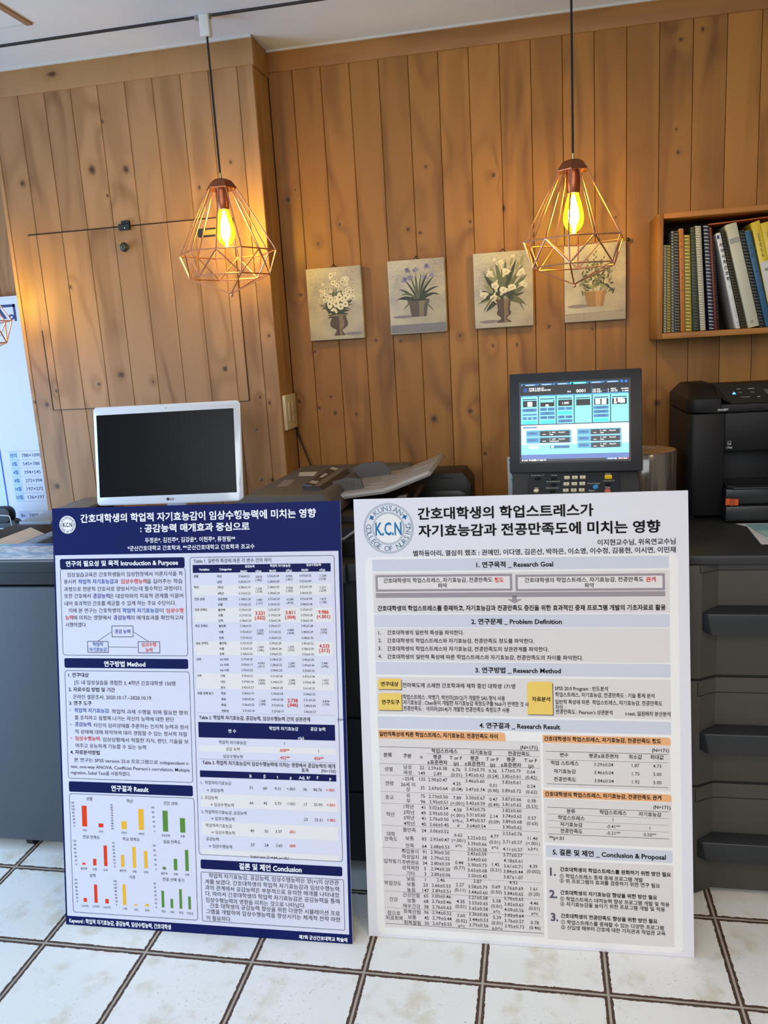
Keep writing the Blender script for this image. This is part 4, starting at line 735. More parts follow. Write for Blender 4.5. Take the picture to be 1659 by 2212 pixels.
PRINT_SCREEN = {
 'screen_image': {
  'R': [(0,0,304,228,'s_black',0,0), (0.7,0.5,45.5,6.8,'s_tab',0,1), (5.2,2.2,11.6,7.3,'s_black',0,2), (15.5,3.6,39.4,4.8,'s_white',0,2), (47.1,0.5,92.1,6.7,'s_tab',0,1), (51.5,2.1,57.8,7.3,'s_black',0,2), (61.6,3.6,86.1,4.7,'s_white',0,2), (94,0.5,138.3,6.7,'s_tab',0,1), (98.3,2.1,104.5,7.2,'s_black',0,2), (108.3,3.6,132.4,4.7,'s_white',0,2), (140.1,0.5,186.7,6.6,'s_cyan',0,1), (144.3,2.1,150.5,7.2,'s_black',0,2), (154.2,3.6,180.9,4.7,'s_white',0,2), (188.5,0.5,232.6,6.6,'s_tab',0,1), (192.7,2.1,198.7,7.1,'s_black',0,2), (202.4,3.5,226.9,4.6,'s_white',0,2), (233.2,0.5,277.8,6.5,'s_tab',0,1), (237.3,2.1,243.3,7.1,'s_black',0,2), (246.9,3.5,272.1,4.6,'s_white',0,2), (281.5,0.2,289.6,7.1,'s_blue',3,1), (293.1,0.8,301.2,7.7,'s_blue',3,1), (202,10.5,203,33.4,'s_tab',0,1), (230.6,26.7,246.5,27.9,'s_tab',0,1), (0,36.3,304,121.2,'s_cyanlight',0,1), (0,34.6,304,38.8,'s_tab',0,1), (0,119.2,304,122.2,'s_deep',0,2), (49.3,36.9,52.3,120.4,'s_deep',0,2), (99.9,37.5,102.9,120.8,'s_deep',0,2), (150.9,38.1,153.9,121.2,'s_deep',0,2), (201.7,38.7,204.7,121.6,'s_deep',0,2), (252.6,39.3,255.5,122,'s_deep',0,2), (5,44.4,45.3,47.4,'s_deep',0,3), (5.6,50,45.6,68.4,'s_black',0,3), (55.4,44.8,96,47.7,'s_deep',0,3), (56,50.4,96.3,68.6,'s_black',0,3), (106.7,45.2,146.6,48.1,'s_deep',0,3), (107.2,50.7,146.9,68.8,'s_black',0,3), (157.5,45.6,197.5,48.5,'s_deep',0,3), (158.1,51,197.7,69,'s_black',0,3), (208,45.9,247.9,48.8,'s_deep',0,3), (208.5,51.4,248.2,69.2,'s_black',0,3), (258.1,46.3,298.7,49.2,'s_deep',0,3), (258.6,51.7,298.9,69.4,'s_black',0,3), (19.1,53.2,32.9,66.8,'s_white',0,4), (57.4,50.4,93.5,56.2,'s_cyanlight',0,4), (71.1,62.5,79.8,68.2,'s_white',0,4), (212.2,51.4,225.5,67.2,'s_white',0,4), (229.6,51,242.5,67.9,'s_white',0,4), (263.8,50.8,269.5,56.9,'s_white',0,4), (263.9,57.8,269.5,61.6,'s_white',0,4), (263.3,62.9,271.2,67.4,'s_white',0,4), (273.9,50.6,285.3,64.1,'s_white',0,4), (279.5,52.7,289.8,65.6,'s_white',0,4), (282.9,54.2,293.6,65.8,'s_white',0,4), (4.1,72.9,45.7,82.5,'s_tab',1.5,3), (4.3,88.3,45.9,93.4,'s_tab',1.5,3), (4.5,97.3,16.8,105.6,'s_tab',1.5,3), (19.2,97.4,31.5,105.7,'s_tab',1.5,3), (33.8,97.5,46.1,105.8,'s_tab',1.5,3), (4.6,109,46.2,118.4,'s_cyan',1.5,3), (54.8,72,75.2,80.9,'s_tab',1.5,3), (77,72.2,96.7,81,'s_tab',1.5,3), (55,83.8,96.8,93.3,'s_tab',1.5,3), (55.1,96.1,75.5,104.9,'s_tab',1.5,3), (77.3,96.3,97,105,'s_tab',1.5,3), (55.3,109.2,97.2,118.5,'s_cyan',1.5,3), (105.6,71.5,126.5,80.3,'s_tab',1.5,3), (128.3,71.8,147,80.5,'s_tab',1.5,3), (105.8,84.2,147.2,93.1,'s_cyan',1.5,3), (105.9,96.2,125.5,104.9,'s_tab',1.5,3), (127.7,96.4,147.3,105,'s_tab',1.5,3), (106.1,107.7,147.5,116.9,'s_tab',1.5,3), (206.5,72.1,248.4,81.4,'s_tab',1.5,3), (206.7,83.9,248.5,93.1,'s_tab',1.5,3), (206.8,95.7,248.7,104.8,'s_tab',1.5,3), (207,108.4,248.9,117.4,'s_cyan',1.5,3), (0,122.2,304,150.5,'s_white',0,1), (0,150.5,304,179.7,'s_pale',0,1), (0,179.7,304,208,'s_cyanlight',0,1), (0,208,304,221.7,'s_bar',0,1), (4.8,126.6,46.4,131,'s_tab',1.5,3), (14.1,137.1,143.8,156.1,'s_tray',1,2), (54.2,140.2,139.1,154.8,'s_black',0,3), (17.8,141.6,48.3,150.6,'s_tab',1,3), (61.6,149,70.5,150.7,'s_white',0,4), (14.3,157.1,144.1,175.7,'s_tray',1,2), (54.5,160,139.3,174.4,'s_black',0,3), (18,161.6,48.6,170.5,'s_tab',1,3), (61.9,168.8,70.8,170.5,'s_white',0,4), (160.1,136.3,283.8,154.9,'s_tray',1,2), (198.4,139.3,279.3,153.6,'s_black',0,3), (163.7,140.7,192.8,149.5,'s_tab',1,3), (205.5,148,214,149.6,'s_white',0,4), (160.4,155.8,284.1,174,'s_tray',1,2), (198.7,158.7,279.6,172.7,'s_black',0,3), (164,160.2,193.1,168.9,'s_tab',1,3), (205.7,167.3,214.2,168.9,'s_white',0,4), (160.7,175.3,284.3,193.1,'s_tray',1,2), (199,178,279.8,191.8,'s_black',0,3), (164.2,179.7,193.3,188.3,'s_tab',1,3), (206,186.7,214.5,188.2,'s_white',0,4), (20.3,182.8,51.3,191.2,'s_pale',1.5,3), (82,183,138.6,191.5,'s_tab',1,2), (86.1,184.3,92.9,189.7,'s_white',0,4), (241.2,222.5,270.7,226.6,'s_blue',0,2), (272.8,222.5,303.1,226.6,'s_red',0,2)],
  'F': [(7.8,13.8,18.2,23.2,'s_blue',1,1.2,2)],
  'T': [('i','C',13,0,18.6,10.6,'s_blue',2), ('복사할 수 있습니다.','F',23.5,67.8,14.8,6.3,'s_white',1), ('HDD에 원고를 수동으로 복제','F',23.5,85.4,20.6,6.3,'s_white',1), ('부수','C',138.6,0,27.8,6.2,'s_white',1), ('0001','F',158.7,184.2,26.4,12.9,'s_white',1), ('시전 작업','F',203.8,225.6,25,6.1,'s_white',1), ('대체 작업수','F',203.9,230.2,31.2,6.1,'s_white',1), ('메모리','F',255.1,269,24.9,6.1,'s_white',1), ('HDD 잔량','F',255.2,273.6,30.6,6.1,'s_white',1), ('0','C',248.1,0,25.4,5.6,'s_white',1), ('0','C',248.2,0,31.4,5.6,'s_white',1), ('100.000%','C',293.7,0,25,5.5,'s_white',1), ('91.400%','C',294.9,0,31.5,5.5,'s_white',1), ('1.000','C',128.4,0,60,9.3,'s_white',1), ('양면/조합','C',25,0,77.7,6.3,'s_deep',1), ('자동','C',65,0,76.4,6.3,'s_deep',1), ('사용자','C',86.8,0,76.6,6.3,'s_deep',1), ('농도','C',76,0,88.6,6.3,'s_deep',1), ('흐리게','C',65.3,0,100.6,6.3,'s_deep',1), ('진하게','C',87.2,0,100.7,6.3,'s_deep',1), ('−','C',116.1,0,75.9,6.2,'s_deep',1), ('+','C',137.7,0,76.1,6.2,'s_deep',1), ('등배','C',115.7,0,100.6,6.2,'s_deep',1), ('2.000','C',137.5,0,100.7,6.2,'s_deep',1), ('배율 지정','C',126.9,0,112.3,6.2,'s_deep',1), ('단면·단면','C',227.5,0,76.8,6.1,'s_deep',1), ('단면·양면','C',227.7,0,88.5,6.1,'s_deep',1), ('양면·양면','C',227.8,0,100.3,6.1,'s_deep',1), ('트레이 1','C',33.2,0,146.4,6.3,'s_deep',1), ('P   A4□      Recycled','L',82,0,144.3,5.2,'s_white',1), ('Plain','L',82.1,0,150,5.8,'s_white',1), ('트레이 2','C',33.5,0,166.3,6.3,'s_deep',1), ('P   A4□      Recycled','L',82.2,0,164,5.2,'s_white',1), ('Undirected','L',82.3,0,169.8,5.8,'s_white',1), ('트레이 3','C',178.4,0,145.4,6.2,'s_deep',1), ('P   A4□      Recycled','L',224.9,0,143.3,5.1,'s_white',1), ('Plain','L',225,0,149,5.6,'s_white',1), ('트레이 4','C',178.7,0,164.8,6.2,'s_deep',1), ('P   A4□      Recycled','L',225.1,0,162.6,5.1,'s_white',1), ('Plain','L',225.2,0,168.2,5.6,'s_white',1), ('트레이 5','C',178.9,0,184.2,6.2,'s_deep',1), ('P   A4□      Recycled','L',225.4,0,181.9,5.1,'s_white',1), ('Plain','L',225.5,0,187.5,5.6,'s_white',1), ('자동용지 설정변경','F',96.4,136.7,186.9,6.3,'s_deep',1), ('◎ 16:50  복사실행할 수 있습니다.','F',1.2,71.8,224.6,6.4,'s_white',1), ('처리중 작업','F',244.6,269.5,224.4,4.6,'s_white',1), ('주의 정보','F',275.1,298.6,224.4,4.6,'s_white',1)],
 },
}

# ------------------------------------------------------------------ room shell
YW, YP, YR = 3.0, 2.84, 3.45          # back wall, front of the pier, wall of the recess on the left
XP0, XP1 = -1.932, -0.926             # pier edges
ZC = 2.607
PITCH = 0.1036
rng = random.Random(4)

pine_back = wood('pine_back_wall', 'a67032', '6b3f17', KNOTS_BACK, contrast=0.55)
pine_pier = wood('pine_pier', 'ad8055', '764e29', KNOTS_PIER, contrast=0.55)
pine_side = wood('pine_pier_side', 'a87c45', '7b5328', side=True)
pine_trim = wood('pine_trim', '9c6a38', '6f4520', horizontal=True, contrast=0.4)
pine_trim2 = wood('pine_trim_pier', 'ad8152', '83592f', KNOTS_PIER[5:7], contrast=0.3)
pine_shelf = wood('pine_shelf', 'b9772f', '7d4717', horizontal=True)
dark_gap = mat('dark_gap', '2a1708', 0.9)


def planks(mb, x0, x1, phase, z0, z1, yf, axis='y'):
    """vertical tongue and groove boards with chamfered edges; axis x: boards run along y and face +x"""
    i0 = math.floor((x0 - phase) / PITCH)
    k = i0
    while phase + k * PITCH < x1 - 1e-4:
        a, b = max(x0, phase + k * PITCH), min(x1, phase + (k + 1) * PITCH)
        k += 1
        if b - a < 0.004:
            continue
        mb.cur = rng.random()
        g, c, t = 0.0007, 0.0016, 0.014
        prof = [(a + g, yf + c), (a + g + c, yf), (b - g - c, yf), (b - g, yf + c), (b - g, yf + t), (a + g, yf + t)]
        if axis == 'x':
            prof = [(yf - (q - yf), p) for p, q in prof]
        mb.prism(prof, z0, z1, 'z')
    mb.cur = 0.5


def board(mb, *b):
    mb.cur = rng.random()
    mb.box(*b)


w = MB()
planks(w, XP1 + 0.001, 1.9, -0.836, 0, 2.545, YW)
w.box(XP1 - 0.2, 1.9, YW + 0.013, YW + 0.06, 0, ZC, 1)
struct(w.build('wall_back', [pine_back, dark_gap], attr=True))
w = MB()
planks(w, XP0, XP1, -1.811 - PITCH, 0, 2.525, YP)
w.box(XP0 + 0.002, XP1 - 0.015, YP + 0.013, YR - 0.002, 0, ZC, 1)
struct(w.build('wall_pier', [pine_pier, dark_gap], attr=True))
w = MB()
planks(w, YP + 0.001, YW, YP - 0.03, 0, ZC, XP1, 'x')
struct(w.build('wall_pier_side', pine_side, attr=True))
w = MB()
planks(w, -3.9, XP0, -2.113, 0, ZC, YR)
w.box(-3.9, XP0, YR + 0.013, YR + 0.05, 0, ZC, 1)
struct(w.build('wall_left', [pine_pier, dark_gap], attr=True))
w = MB()
board(w, XP1, 1.9, YW - 0.006, YW + 0.013, 2.537, ZC)
struct(w.build('trim_1', pine_trim, bevel=0.0015, attr=True))
w = MB()
board(w, XP0 - 0.002, XP1 + 0.006, YP - 0.006, YP + 0.013, 2.519, ZC)
struct(w.build('trim_2', pine_trim2, bevel=0.0015, attr=True))
w = MB()
board(w, XP1 - 0.002, XP1 + 0.006, YP + 0.013, YW - 0.006, 2.519, ZC)
struct(w.build('trim_3', pine_side, bevel=0.0015, attr=True))

paint = mat('white_ceiling_paint', 'd8d8dc', 0.8, bump=0.05, scale=60)
w = MB()
w.box(-3.9, 1.9, -2.8, YR + 0.05, ZC, ZC + 0.05)
struct(w.build('ceiling', paint))
w = MB()
w.box(XP1 + 0.006, 1.9, YW - 0.014, YW - 0.006, ZC - 0.006, ZC)
w.box(XP0, XP1 + 0.006, YP - 0.014, YP - 0.006, ZC - 0.006, ZC)
struct(w.build('trim_4', mat('white_caulk', 'cfc9c2', 0.7)))

# tiled floor: light tiles with hand-chipped dark edges and pale grout
T, OX, OY = 0.3035, -1.3808, 1.7260
fm = bpy.data.materials.new('floor_tiles')
k = NT(fm)
P, x, y, z = k.pos()
wob = k.noise(P, 62.0, 2.5, 0.6)
wob2 = k.noise(P, 180.0, 2.0, 0.5)


def edge(c, o):
    f = k.math('FRACT', k.math('MULTIPLY_ADD', c, 1 / T, -o / T))
    return k.math('MULTIPLY', k.math('MINIMUM', f, k.math('SUBTRACT', 1.0, f)), T)


dx, dy = edge(x, OX), edge(y, OY)
de = k.math('MINIMUM', dx, dy)
lim = k.math('MULTIPLY_ADD', wob, 0.0085, 0.0046)
lim = k.math('MULTIPLY_ADD', wob2, 0.0024, lim)
chip = k.ramp(k.math('SUBTRACT', lim, de), -0.0005, 0.0007)
grout = k.ramp(de, 0.0036, 0.0022)
wn = k.t.nodes.new('ShaderNodeTexWhiteNoise')
wn.noise_dimensions = '2D'
cell = k.comb(k.math('FLOOR', k.math('MULTIPLY_ADD', x, 1 / T, -OX / T)), k.math('FLOOR', k.math('MULTIPLY_ADD', y, 1 / T, -OY / T)), 0.0)
k.put(wn.inputs['Vector'], cell)
off = k.vmath('MULTIPLY_ADD', wn.outputs['Color'], (9, 9, 9), P)
blot = k.ramp(k.noise(off, 11.0, 4.0, 0.6), 0.50, 0.74)
spk = k.ramp(k.noise(off, 130.0, 3.0, 0.7), 0.60, 0.74)
patch = k.ramp(k.noise(off, 5.0, 2.0), 0.44, 0.62)
col = k.mix(k.math('MULTIPLY', blot, 0.60), lin('ecebe4'), lin('c9bb9c'))
col = k.mix(k.math('MULTIPLY', k.math('MULTIPLY', spk, patch), 0.75), col, lin('8d8266'))
pit = k.ramp(k.noise(off, 75.0, 2.0, 0.8), 0.72, 0.78)
col = k.mix(k.math('MULTIPLY', pit, 0.6), col, lin('5f584a'))
dark = k.mix(k.noise(P, 140.0, 2.0), lin('1c1410'), lin('6a4a36'))
col = k.mix(chip, col, dark)
gcol = k.mix(k.noise(P, 25.0, 3.0), lin('8d8780'), lin('c6bcaa'))
col = k.mix(grout, col, gcol)
k.put(k.b.inputs['Base Color'], col)
k.put(k.b.inputs['Roughness'], k.math('MULTIPLY_ADD', chip, 0.4, 0.36))
h = k.math('SUBTRACT', k.math('MULTIPLY', k.noise(off, 22.0, 4.0, 0.6), 0.25), k.math('MULTIPLY', chip, 0.8))
k.bump(h, 0.5, 0.003)
w = MB()
w.box(-3.9, 1.9, -2.8, YR + 0.05, -0.05, 0)
struct(w.build('floor', fm))

# flush ceiling panel with a wooden edge, its corner shows top left
w = MB()
x1, y1 = -1.513, 2.508
w.box(x1 - 0.02, x1, 1.4, y1, ZC - 0.006, ZC + 0.002, 0)
w.box(-2.6, x1, y1 - 0.004, y1, ZC - 0.003, ZC + 0.002, 1)
struct(w.build('trim_5', [mat('oak_strip', '94704f', 0.5), mat('cream_strip', 'c9c2b4', 0.6)]))

# ------------------------------------------------------------------ lighting track on the ceiling
black = mat('black_cord', '0d0c0c', 0.6)
track_mat = mat('track_metal', '2b2826', 0.45)
white_pl = mat('white_plastic', 'd9d6cc', 0.4)
t = thing('lighting_track', 'thin black lighting track running across the white ceiling', 'lighting track', (0.0, 2.63, ZC))
w = MB()
w.box(-3.2, -1.035, -0.004, 0.003, -0.007, 0)
w.box(-0.975, 1.6, -0.004, 0.003, -0.007, 0)
w.build('rail', track_mat, t)
w = MB()
w.box(-1.030, -0.980, -0.009, 0.008, -0.011, 0.0)
w.build('joint', [mat('track_joint', '8d867c', 0.5)], t)

# ------------------------------------------------------------------ copper cage pendant lamps
copper = mat('copper', 'e2a884', 0.28, 1.0)
copper_cap = mat('copper_cap', 'a8674a', 0.34, 1.0)
brass = mat('brass_ferrule', 'c9b27a', 0.3, 1.0)
amber = bpy.data.materials.new('amber_glass')
k = NT(amber)
nt = k.t
out = nt.nodes['Material Output']
tr = nt.nodes.new('ShaderNodeBsdfTransparent')
tr.inputs[0].default_value = (1.0, 0.90, 0.30, 1)
gl = nt.nodes.new('ShaderNodeBsdfGlossy')
gl.inputs['Roughness'].default_value = 0.06
fr = nt.nodes.new('ShaderNodeFresnel')
fr.inputs[0].default_value = 1.45
ms = nt.nodes.new('ShaderNodeMixShader')
em = nt.nodes.new('ShaderNodeEmission')
em.inputs[0].default_value = (1.0, 0.55, 0.03, 1)
em.inputs[1].default_value = 0.55
ad = nt.nodes.new('ShaderNodeAddShader')
nt.links.new(fr.outputs[0], ms.inputs[0])
nt.links.new(tr.outputs[0], ms.inputs[1])
nt.links.new(gl.outputs[0], ms.inputs[2])
nt.links.new(ms.outputs[0], ad.inputs[0])
nt.links.new(em.outputs[0], ad.inputs[1])
nt.links.new(ad.outputs[0], out.inputs[0])
glow = emit('glowing_filament', 'ffdf6c', FILAMENT)


def pendant(x, ztip, turn, label):
    y = 2.63
    t = thing('pendant_lamp', label, 'lamp', (x, y, ztip), (0, 0, turn), 'copper cage pendant lamps on the ceiling track')
    top = ZC - ztip
    RU, RL = 0.162, 0.134                      # upper and lower ring
    ZL, ZU, ZB, ZT = 0.058, 0.133, 0.333, 0.362
    ang = [i * PI / 3 - PI / 2 for i in range(6)]
    up = [Vector((RU * math.cos(a), RU * math.sin(a), ZU)) for a in ang]
    lo = [Vector((RL * math.cos(a), RL * math.sin(a), ZL)) for a in ang]
    cap = [Vector((0.047 * math.cos(a), 0.047 * math.sin(a), ZB)) for a in ang]
    w = MB()
    r = 0.0022
    for i in range(6):
        j = (i + 1) % 6
        mid = (up[i] + up[j]) / 2
        cm = (cap[i] + cap[j]) / 2
        w.tube([up[i], up[j]], r)
        w.tube([lo[i], lo[j]], r)
        w.tube([up[i], lo[i]], r)
        w.tube([mid, lo[i]], r)
        w.tube([mid, lo[j]], r)
        w.tube([cap[i], up[i]], r)
        w.tube([cm, mid], r)
        if i % 2 == 0 or i == 1:
            w.tube([lo[i], (0, 0, 0.004)], r)
    w.lathe([(0.001, -0.006), (0.005, -0.003), (0.006, 0.001), (0.004, 0.006), (0.001, 0.008)], n=12)
    w.build('cage', copper, t, smooth=True)
    w = MB()
    w.lathe([(0.050, ZB - 0.003), (0.0505, ZB), (0.034, ZB + 0.022), (0.019, ZT), (0.006, ZT + 0.002)], n=6, phase=-PI / 2)
    w.build('cap', copper_cap, t)
    w = MB()
    w.lathe([(0.0175, 0.268), (0.0195, 0.272), (0.021, 0.30), (0.021, ZB + 0.006)], n=24)
    w.build('socket', copper_cap, t, smooth=True)
    w = MB()
    w.lathe([(0.0045, ZT), (0.0045, ZT + 0.018)], n=12)
    w.build('ferrule', brass, t, smooth=True)
    w = MB()
    zend = top - 0.001
    w.tube([(0, 0, ZT + 0.016), (0, 0, zend)], 0.0034, 8)
    w.build('cord', black, t, smooth=True)
    w = MB()
    w.box(-0.018, 0.014, -0.013, 0.013, top - 0.062, top)
    w.build('adapter', white_pl, t, bevel=0.002).rotation_euler = (0, 0, -turn)
    w = MB()
    prof = [(0.002, 0.148), (0.004, 0.152), (0.010, 0.157), (0.022, 0.167), (0.029, 0.180), (0.0315, 0.195), (0.030, 0.212), (0.025, 0.236), (0.019, 0.256), (0.0145, 0.272), (0.0135, 0.280)]
    w.lathe(prof, n=32)
    b = w.build('bulb', amber, t, smooth=True)
    w = MB()
    w.lathe([(0.002, 0.174), (0.012, 0.184), (0.0165, 0.198), (0.0150, 0.216), (0.0095, 0.240), (0.004, 0.264)], n=16)
    w.tube([(0, 0, 0.158), (0.002, 0, 0.176)], 0.004, 8)
    w.build('filament', glow, b, smooth=True)


pendant(-0.997, 1.764, math.radians(20.5 + 16), 'copper cage pendant lamp hanging above the white monitor')
pendant(0.112, 1.715, math.radians(-3.5 - 4), 'copper cage pendant lamp hanging in front of the rightmost painting')
pendant(-2.012, 1.602, math.radians(36.5 + 14), 'copper cage pendant lamp cut by the left edge, before the size chart banner')

# ------------------------------------------------------------------ lettering used below, made in one go
pool = {0: '', 1: '', 2: '', 3: ''}
for D in (PRINT_NAVY, PRINT_WHITE, PRINT_SCREEN):
    for part in D.values():
        for q in part.get('T', ()):
            pool[q[7]] += q[0]
pool[0] += 'KUNSACOLEGFRIN0123456789×'
pool[1] += 'KUNSACOLEGFRIN CLEAR FILE A4 / 40 II Power Save ◇ Access Mode Memory Utility/Counter Help Proof Copy Start Reset Interrupt Stop Accessibility Check'
pool[2] += '지역사회간호학123456789*0#K.C.NLGFeelE전지절Bo'
pool[3] += 'MAXIFYAo'
for b in pool:
    LET.load(pool[b], b)

# ------------------------------------------------------------------ the two poster boards leaning on the copiers
INK = {'w': 'f4f4f6', 'k': '0e0d10', 'g': '201f26', 'b': '2b5aa6', 'p': '4a3f96', 'r': 'd23a2c', 'navy': '0f1950', 'paper': 'd9dae8',
       'stripe': 'e6e3e0', 'grey': '8a8a92', 'red': 'e0401c', 'amber': 'f0b737', 'green': '5c8a3c', 'cream': 'eceae6', 'cream2': 'e2dcda',
       'bluegrey': 'cdd0da', 'warmgrey': 'dcd6d3', 'mauve': '9c9298', 'slate': '5d5a68', 'yellow': 'edcb6a', 'orange': 'eab07e',
       'blue': '2f78a8'}
INKM = {}


def ink(kx):
    if kx not in INKM:
        INKM[kx] = mat('ink_' + kx, INK[kx], 0.5, spec=0.12)
    return INKM[kx]


foam = mat('foam_core', 'd8d4cc', 0.8)


def poster(name, label, bl, br, tilt, width, height, data, face):
    c = (Vector(bl) + Vector(br)) / 2
    rz = math.atan2(br[1] - bl[1], br[0] - bl[0])
    t = thing(name, label, 'poster', (c.x, c.y, 0.001), (-tilt, 0, rz), 'poster boards leaning on the copiers')
    kx, kz = width / 841.0, height / 1189.0
    w = MB()
    w.box(-width / 2, width / 2, 0.0, 0.005, 0, height)
    w.add([(-width / 2, -0.0001, 0), (width / 2, -0.0001, 0), (width / 2, -0.0001, height), (-width / 2, -0.0001, height)], [(0, 1, 2, 3)], 1)
    w.build('foam_board', [foam, face], t)
    fn = lambda u, v, L: (u * kx - width / 2, -0.0002 - 0.00012 * L, height - v * kz)
    for part in data:
        d = data[part]
        bars = d.get('R', ()) if part.startswith('bar_chart') else ()
        if bars:
            d = {'T': d['T']}
        keys = list(dict.fromkeys([q[4] for q in d.get('R', ())] + [q[4] for q in d.get('F', ())] + [q[4] for q in d.get('L', ())] + [q[6] for q in d.get('T', ())]))
        w = MB()
        draw_print({part: d}, part, w, fn, keys)
        o = w.build(part.split('#')[0], [ink(q) for q in keys], t)
        for q in bars:
            w = MB()
            draw_print({'bar': {'R': [q]}}, 'bar', w, fn, [q[4]])
            w.build('bar', ink(q[4]), o)
    return t, fn


t, fn = poster('poster_board', 'navy bordered conference poster board with bar charts, leaning on the copiers', (-1.3615, 1.8008, 0), (-0.5216, 1.8192, 0), 0.1918, 0.840, 1.194,
               PRINT_NAVY, mat('poster_navy', '101b58', 0.5, spec=0.12))
w = MB()
f5, f6 = (lambda u, v: fn(u, -v, 3)), (lambda u, v: fn(u, -v, 4))
cx, cz, r = 47.0, -47.0, 25.5
disc2d(w, cx, cz, r, r, f5, 0, 48)
ring2d(w, cx, cz, r * 0.60, r * 0.62, f6, 1)
ring2d(w, cx, cz, r * 0.97, r * 0.985, f6, 1)
LET.put(w, 'K.C.N', 2, 'F', cx - 14, cx + 14, cz, 17, f6, 2)
arc_text(w, 'KUNSAN', 1, 7.4, cx, cz, r * 0.79, 0, 0.27, True, f6, 1)
arc_text(w, 'COLLEGE OF NURSING', 1, 7.4, cx, cz, r * 0.79, PI, 0.205, False, f6, 1)
for a in (-1.02, 1.02):
    disc2d(w, cx + r * 0.79 * math.sin(a), cz + r * 0.79 * math.cos(a), 2.2, 2.2, f6, 1, 5)
w.build('emblem', [ink('w'), ink('g'), ink('k')], t)

t, fn = poster('poster_board', 'white conference poster board with pale blue heading bars and tables, leaning on the copiers', (-0.4839, 1.8550, 0), (0.3600, 1.8736, 0), 0.1547, 0.844, 1.1908,
               PRINT_WHITE, mat('poster_white', 'dfdee4', 0.42, spec=0.3))
w = MB()
f5, f6 = (lambda u, v: fn(u, -v, 3)), (lambda u, v: fn(u, -v, 4))
cx, cz, r = 91.2, -78.9, 66.0
for a, b in ((0.985, 1.0), (0.94, 0.955), (0.635, 0.65), (0.59, 0.605)):
    ring2d(w, cx, cz, r * a, r * b, f5, 0, 96)
disc2d(w, cx, cz, r * 0.59, r * 0.59, f5, 1, 64)
LET.put(w, 'K.C.N', 2, 'F', cx - 35, cx + 35, cz, 47, f6, 2)
arc_text(w, 'KUNSAN', 0, 20, cx, cz, r * 0.80, 0, 0.265, True, f5, 0)
arc_text(w, 'COLLEGE OF NURSING', 0, 20, cx, cz, r * 0.80, PI, 0.198, False, f5, 0)
for a in (-0.98, 0.98):
    for rot in (0.5, 0.5 + PI / 2):
        px, pz = cx + r * 0.80 * math.sin(a), cz + r * 0.80 * math.cos(a)
        ca, sa = math.cos(rot), math.sin(rot)
        w.add([f6(px + x * ca - z * sa, pz + x * sa + z * ca) for x, z in ((-6.5, -2.2), (6.5, -2.2), (6.5, 2.2), (-6.5, 2.2))], [(0, 1, 2, 3)], 2)
w.build('emblem', [mat('ink_teal_line', '4f7488', 0.45), ink('cream'), ink('blue')], t)

# ------------------------------------------------------------------ four canvas paintings of flower pots
cv = bpy.data.materials.new('painted_canvas_ground')
k = NT(cv)
tc = k.t.nodes.new('ShaderNodeTexCoord').outputs['Object']
n = k.ramp(k.noise(tc, 11.0, 5.0, 0.7), 0.36, 0.66)
n2 = k.ramp(k.noise(tc, 45.0, 3.0, 0.6), 0.4, 0.7)
col = k.mix(n, lin('c9bb9c'), lin('a0958b'))
col = k.mix(k.math('MULTIPLY', n2, 0.35), col, lin('d8cba6'))
k.put(k.b.inputs['Base Color'], col)
k.b.inputs['Roughness'].default_value = 0.7
k.bump(k.noise(tc, 160.0, 3.0), 0.25, 0.001)
PAINT = {'leaf_dark': '3f443c', 'leaf': '66694f', 'leaf_pale': '8f8c66', 'petal': 'e3d8b4', 'petal2': 'cfc3a2', 'eye': '5c5248', 'urn': '584a42', 'urn_light': '86705a',
         'purple': '746884', 'purple2': '93869c', 'clay': '86785f', 'clay_dark': '5f564f', 'terra': 'b28a5e', 'terra2': '98744f', 'shade': '8d7f80', 'table': '857f80', 'table2': 'a59a86', 'stem': '55573f'}
PK = list(PAINT)
PM = [mat('paint_' + q, PAINT[q], 0.7, vary=0.12, scale=120) for q in PK]
PI_ = {q: i for i, q in enumerate(PK)}
hook_mat = mat('dark_wire', '3a2c20', 0.5, 0.6)
CW, CH = 0.2055, 0.2575


def petal_leaf(L, x, z, ang, ln, wd, bend=0.0):
    pts, n = [], 7
    mid = []
    for i in range(n + 1):
        s = i / n
        a = ang + bend * s
        px = x + sum(math.sin(ang + bend * (j / n)) for j in range(i)) * ln / n
        pz = z + sum(math.cos(ang + bend * (j / n)) for j in range(i)) * ln / n
        mid.append((px, pz, a, wd * math.sin(PI * min(1, 0.08 + 0.92 * s)) ** 0.8))
    for (px, pz, a, ww) in mid:
        pts.append((px + ww * math.cos(a), pz - ww * math.sin(a)))
    for (px, pz, a, ww) in reversed(mid):
        pts.append((px - ww * math.cos(a), pz + ww * math.sin(a)))
    return pts


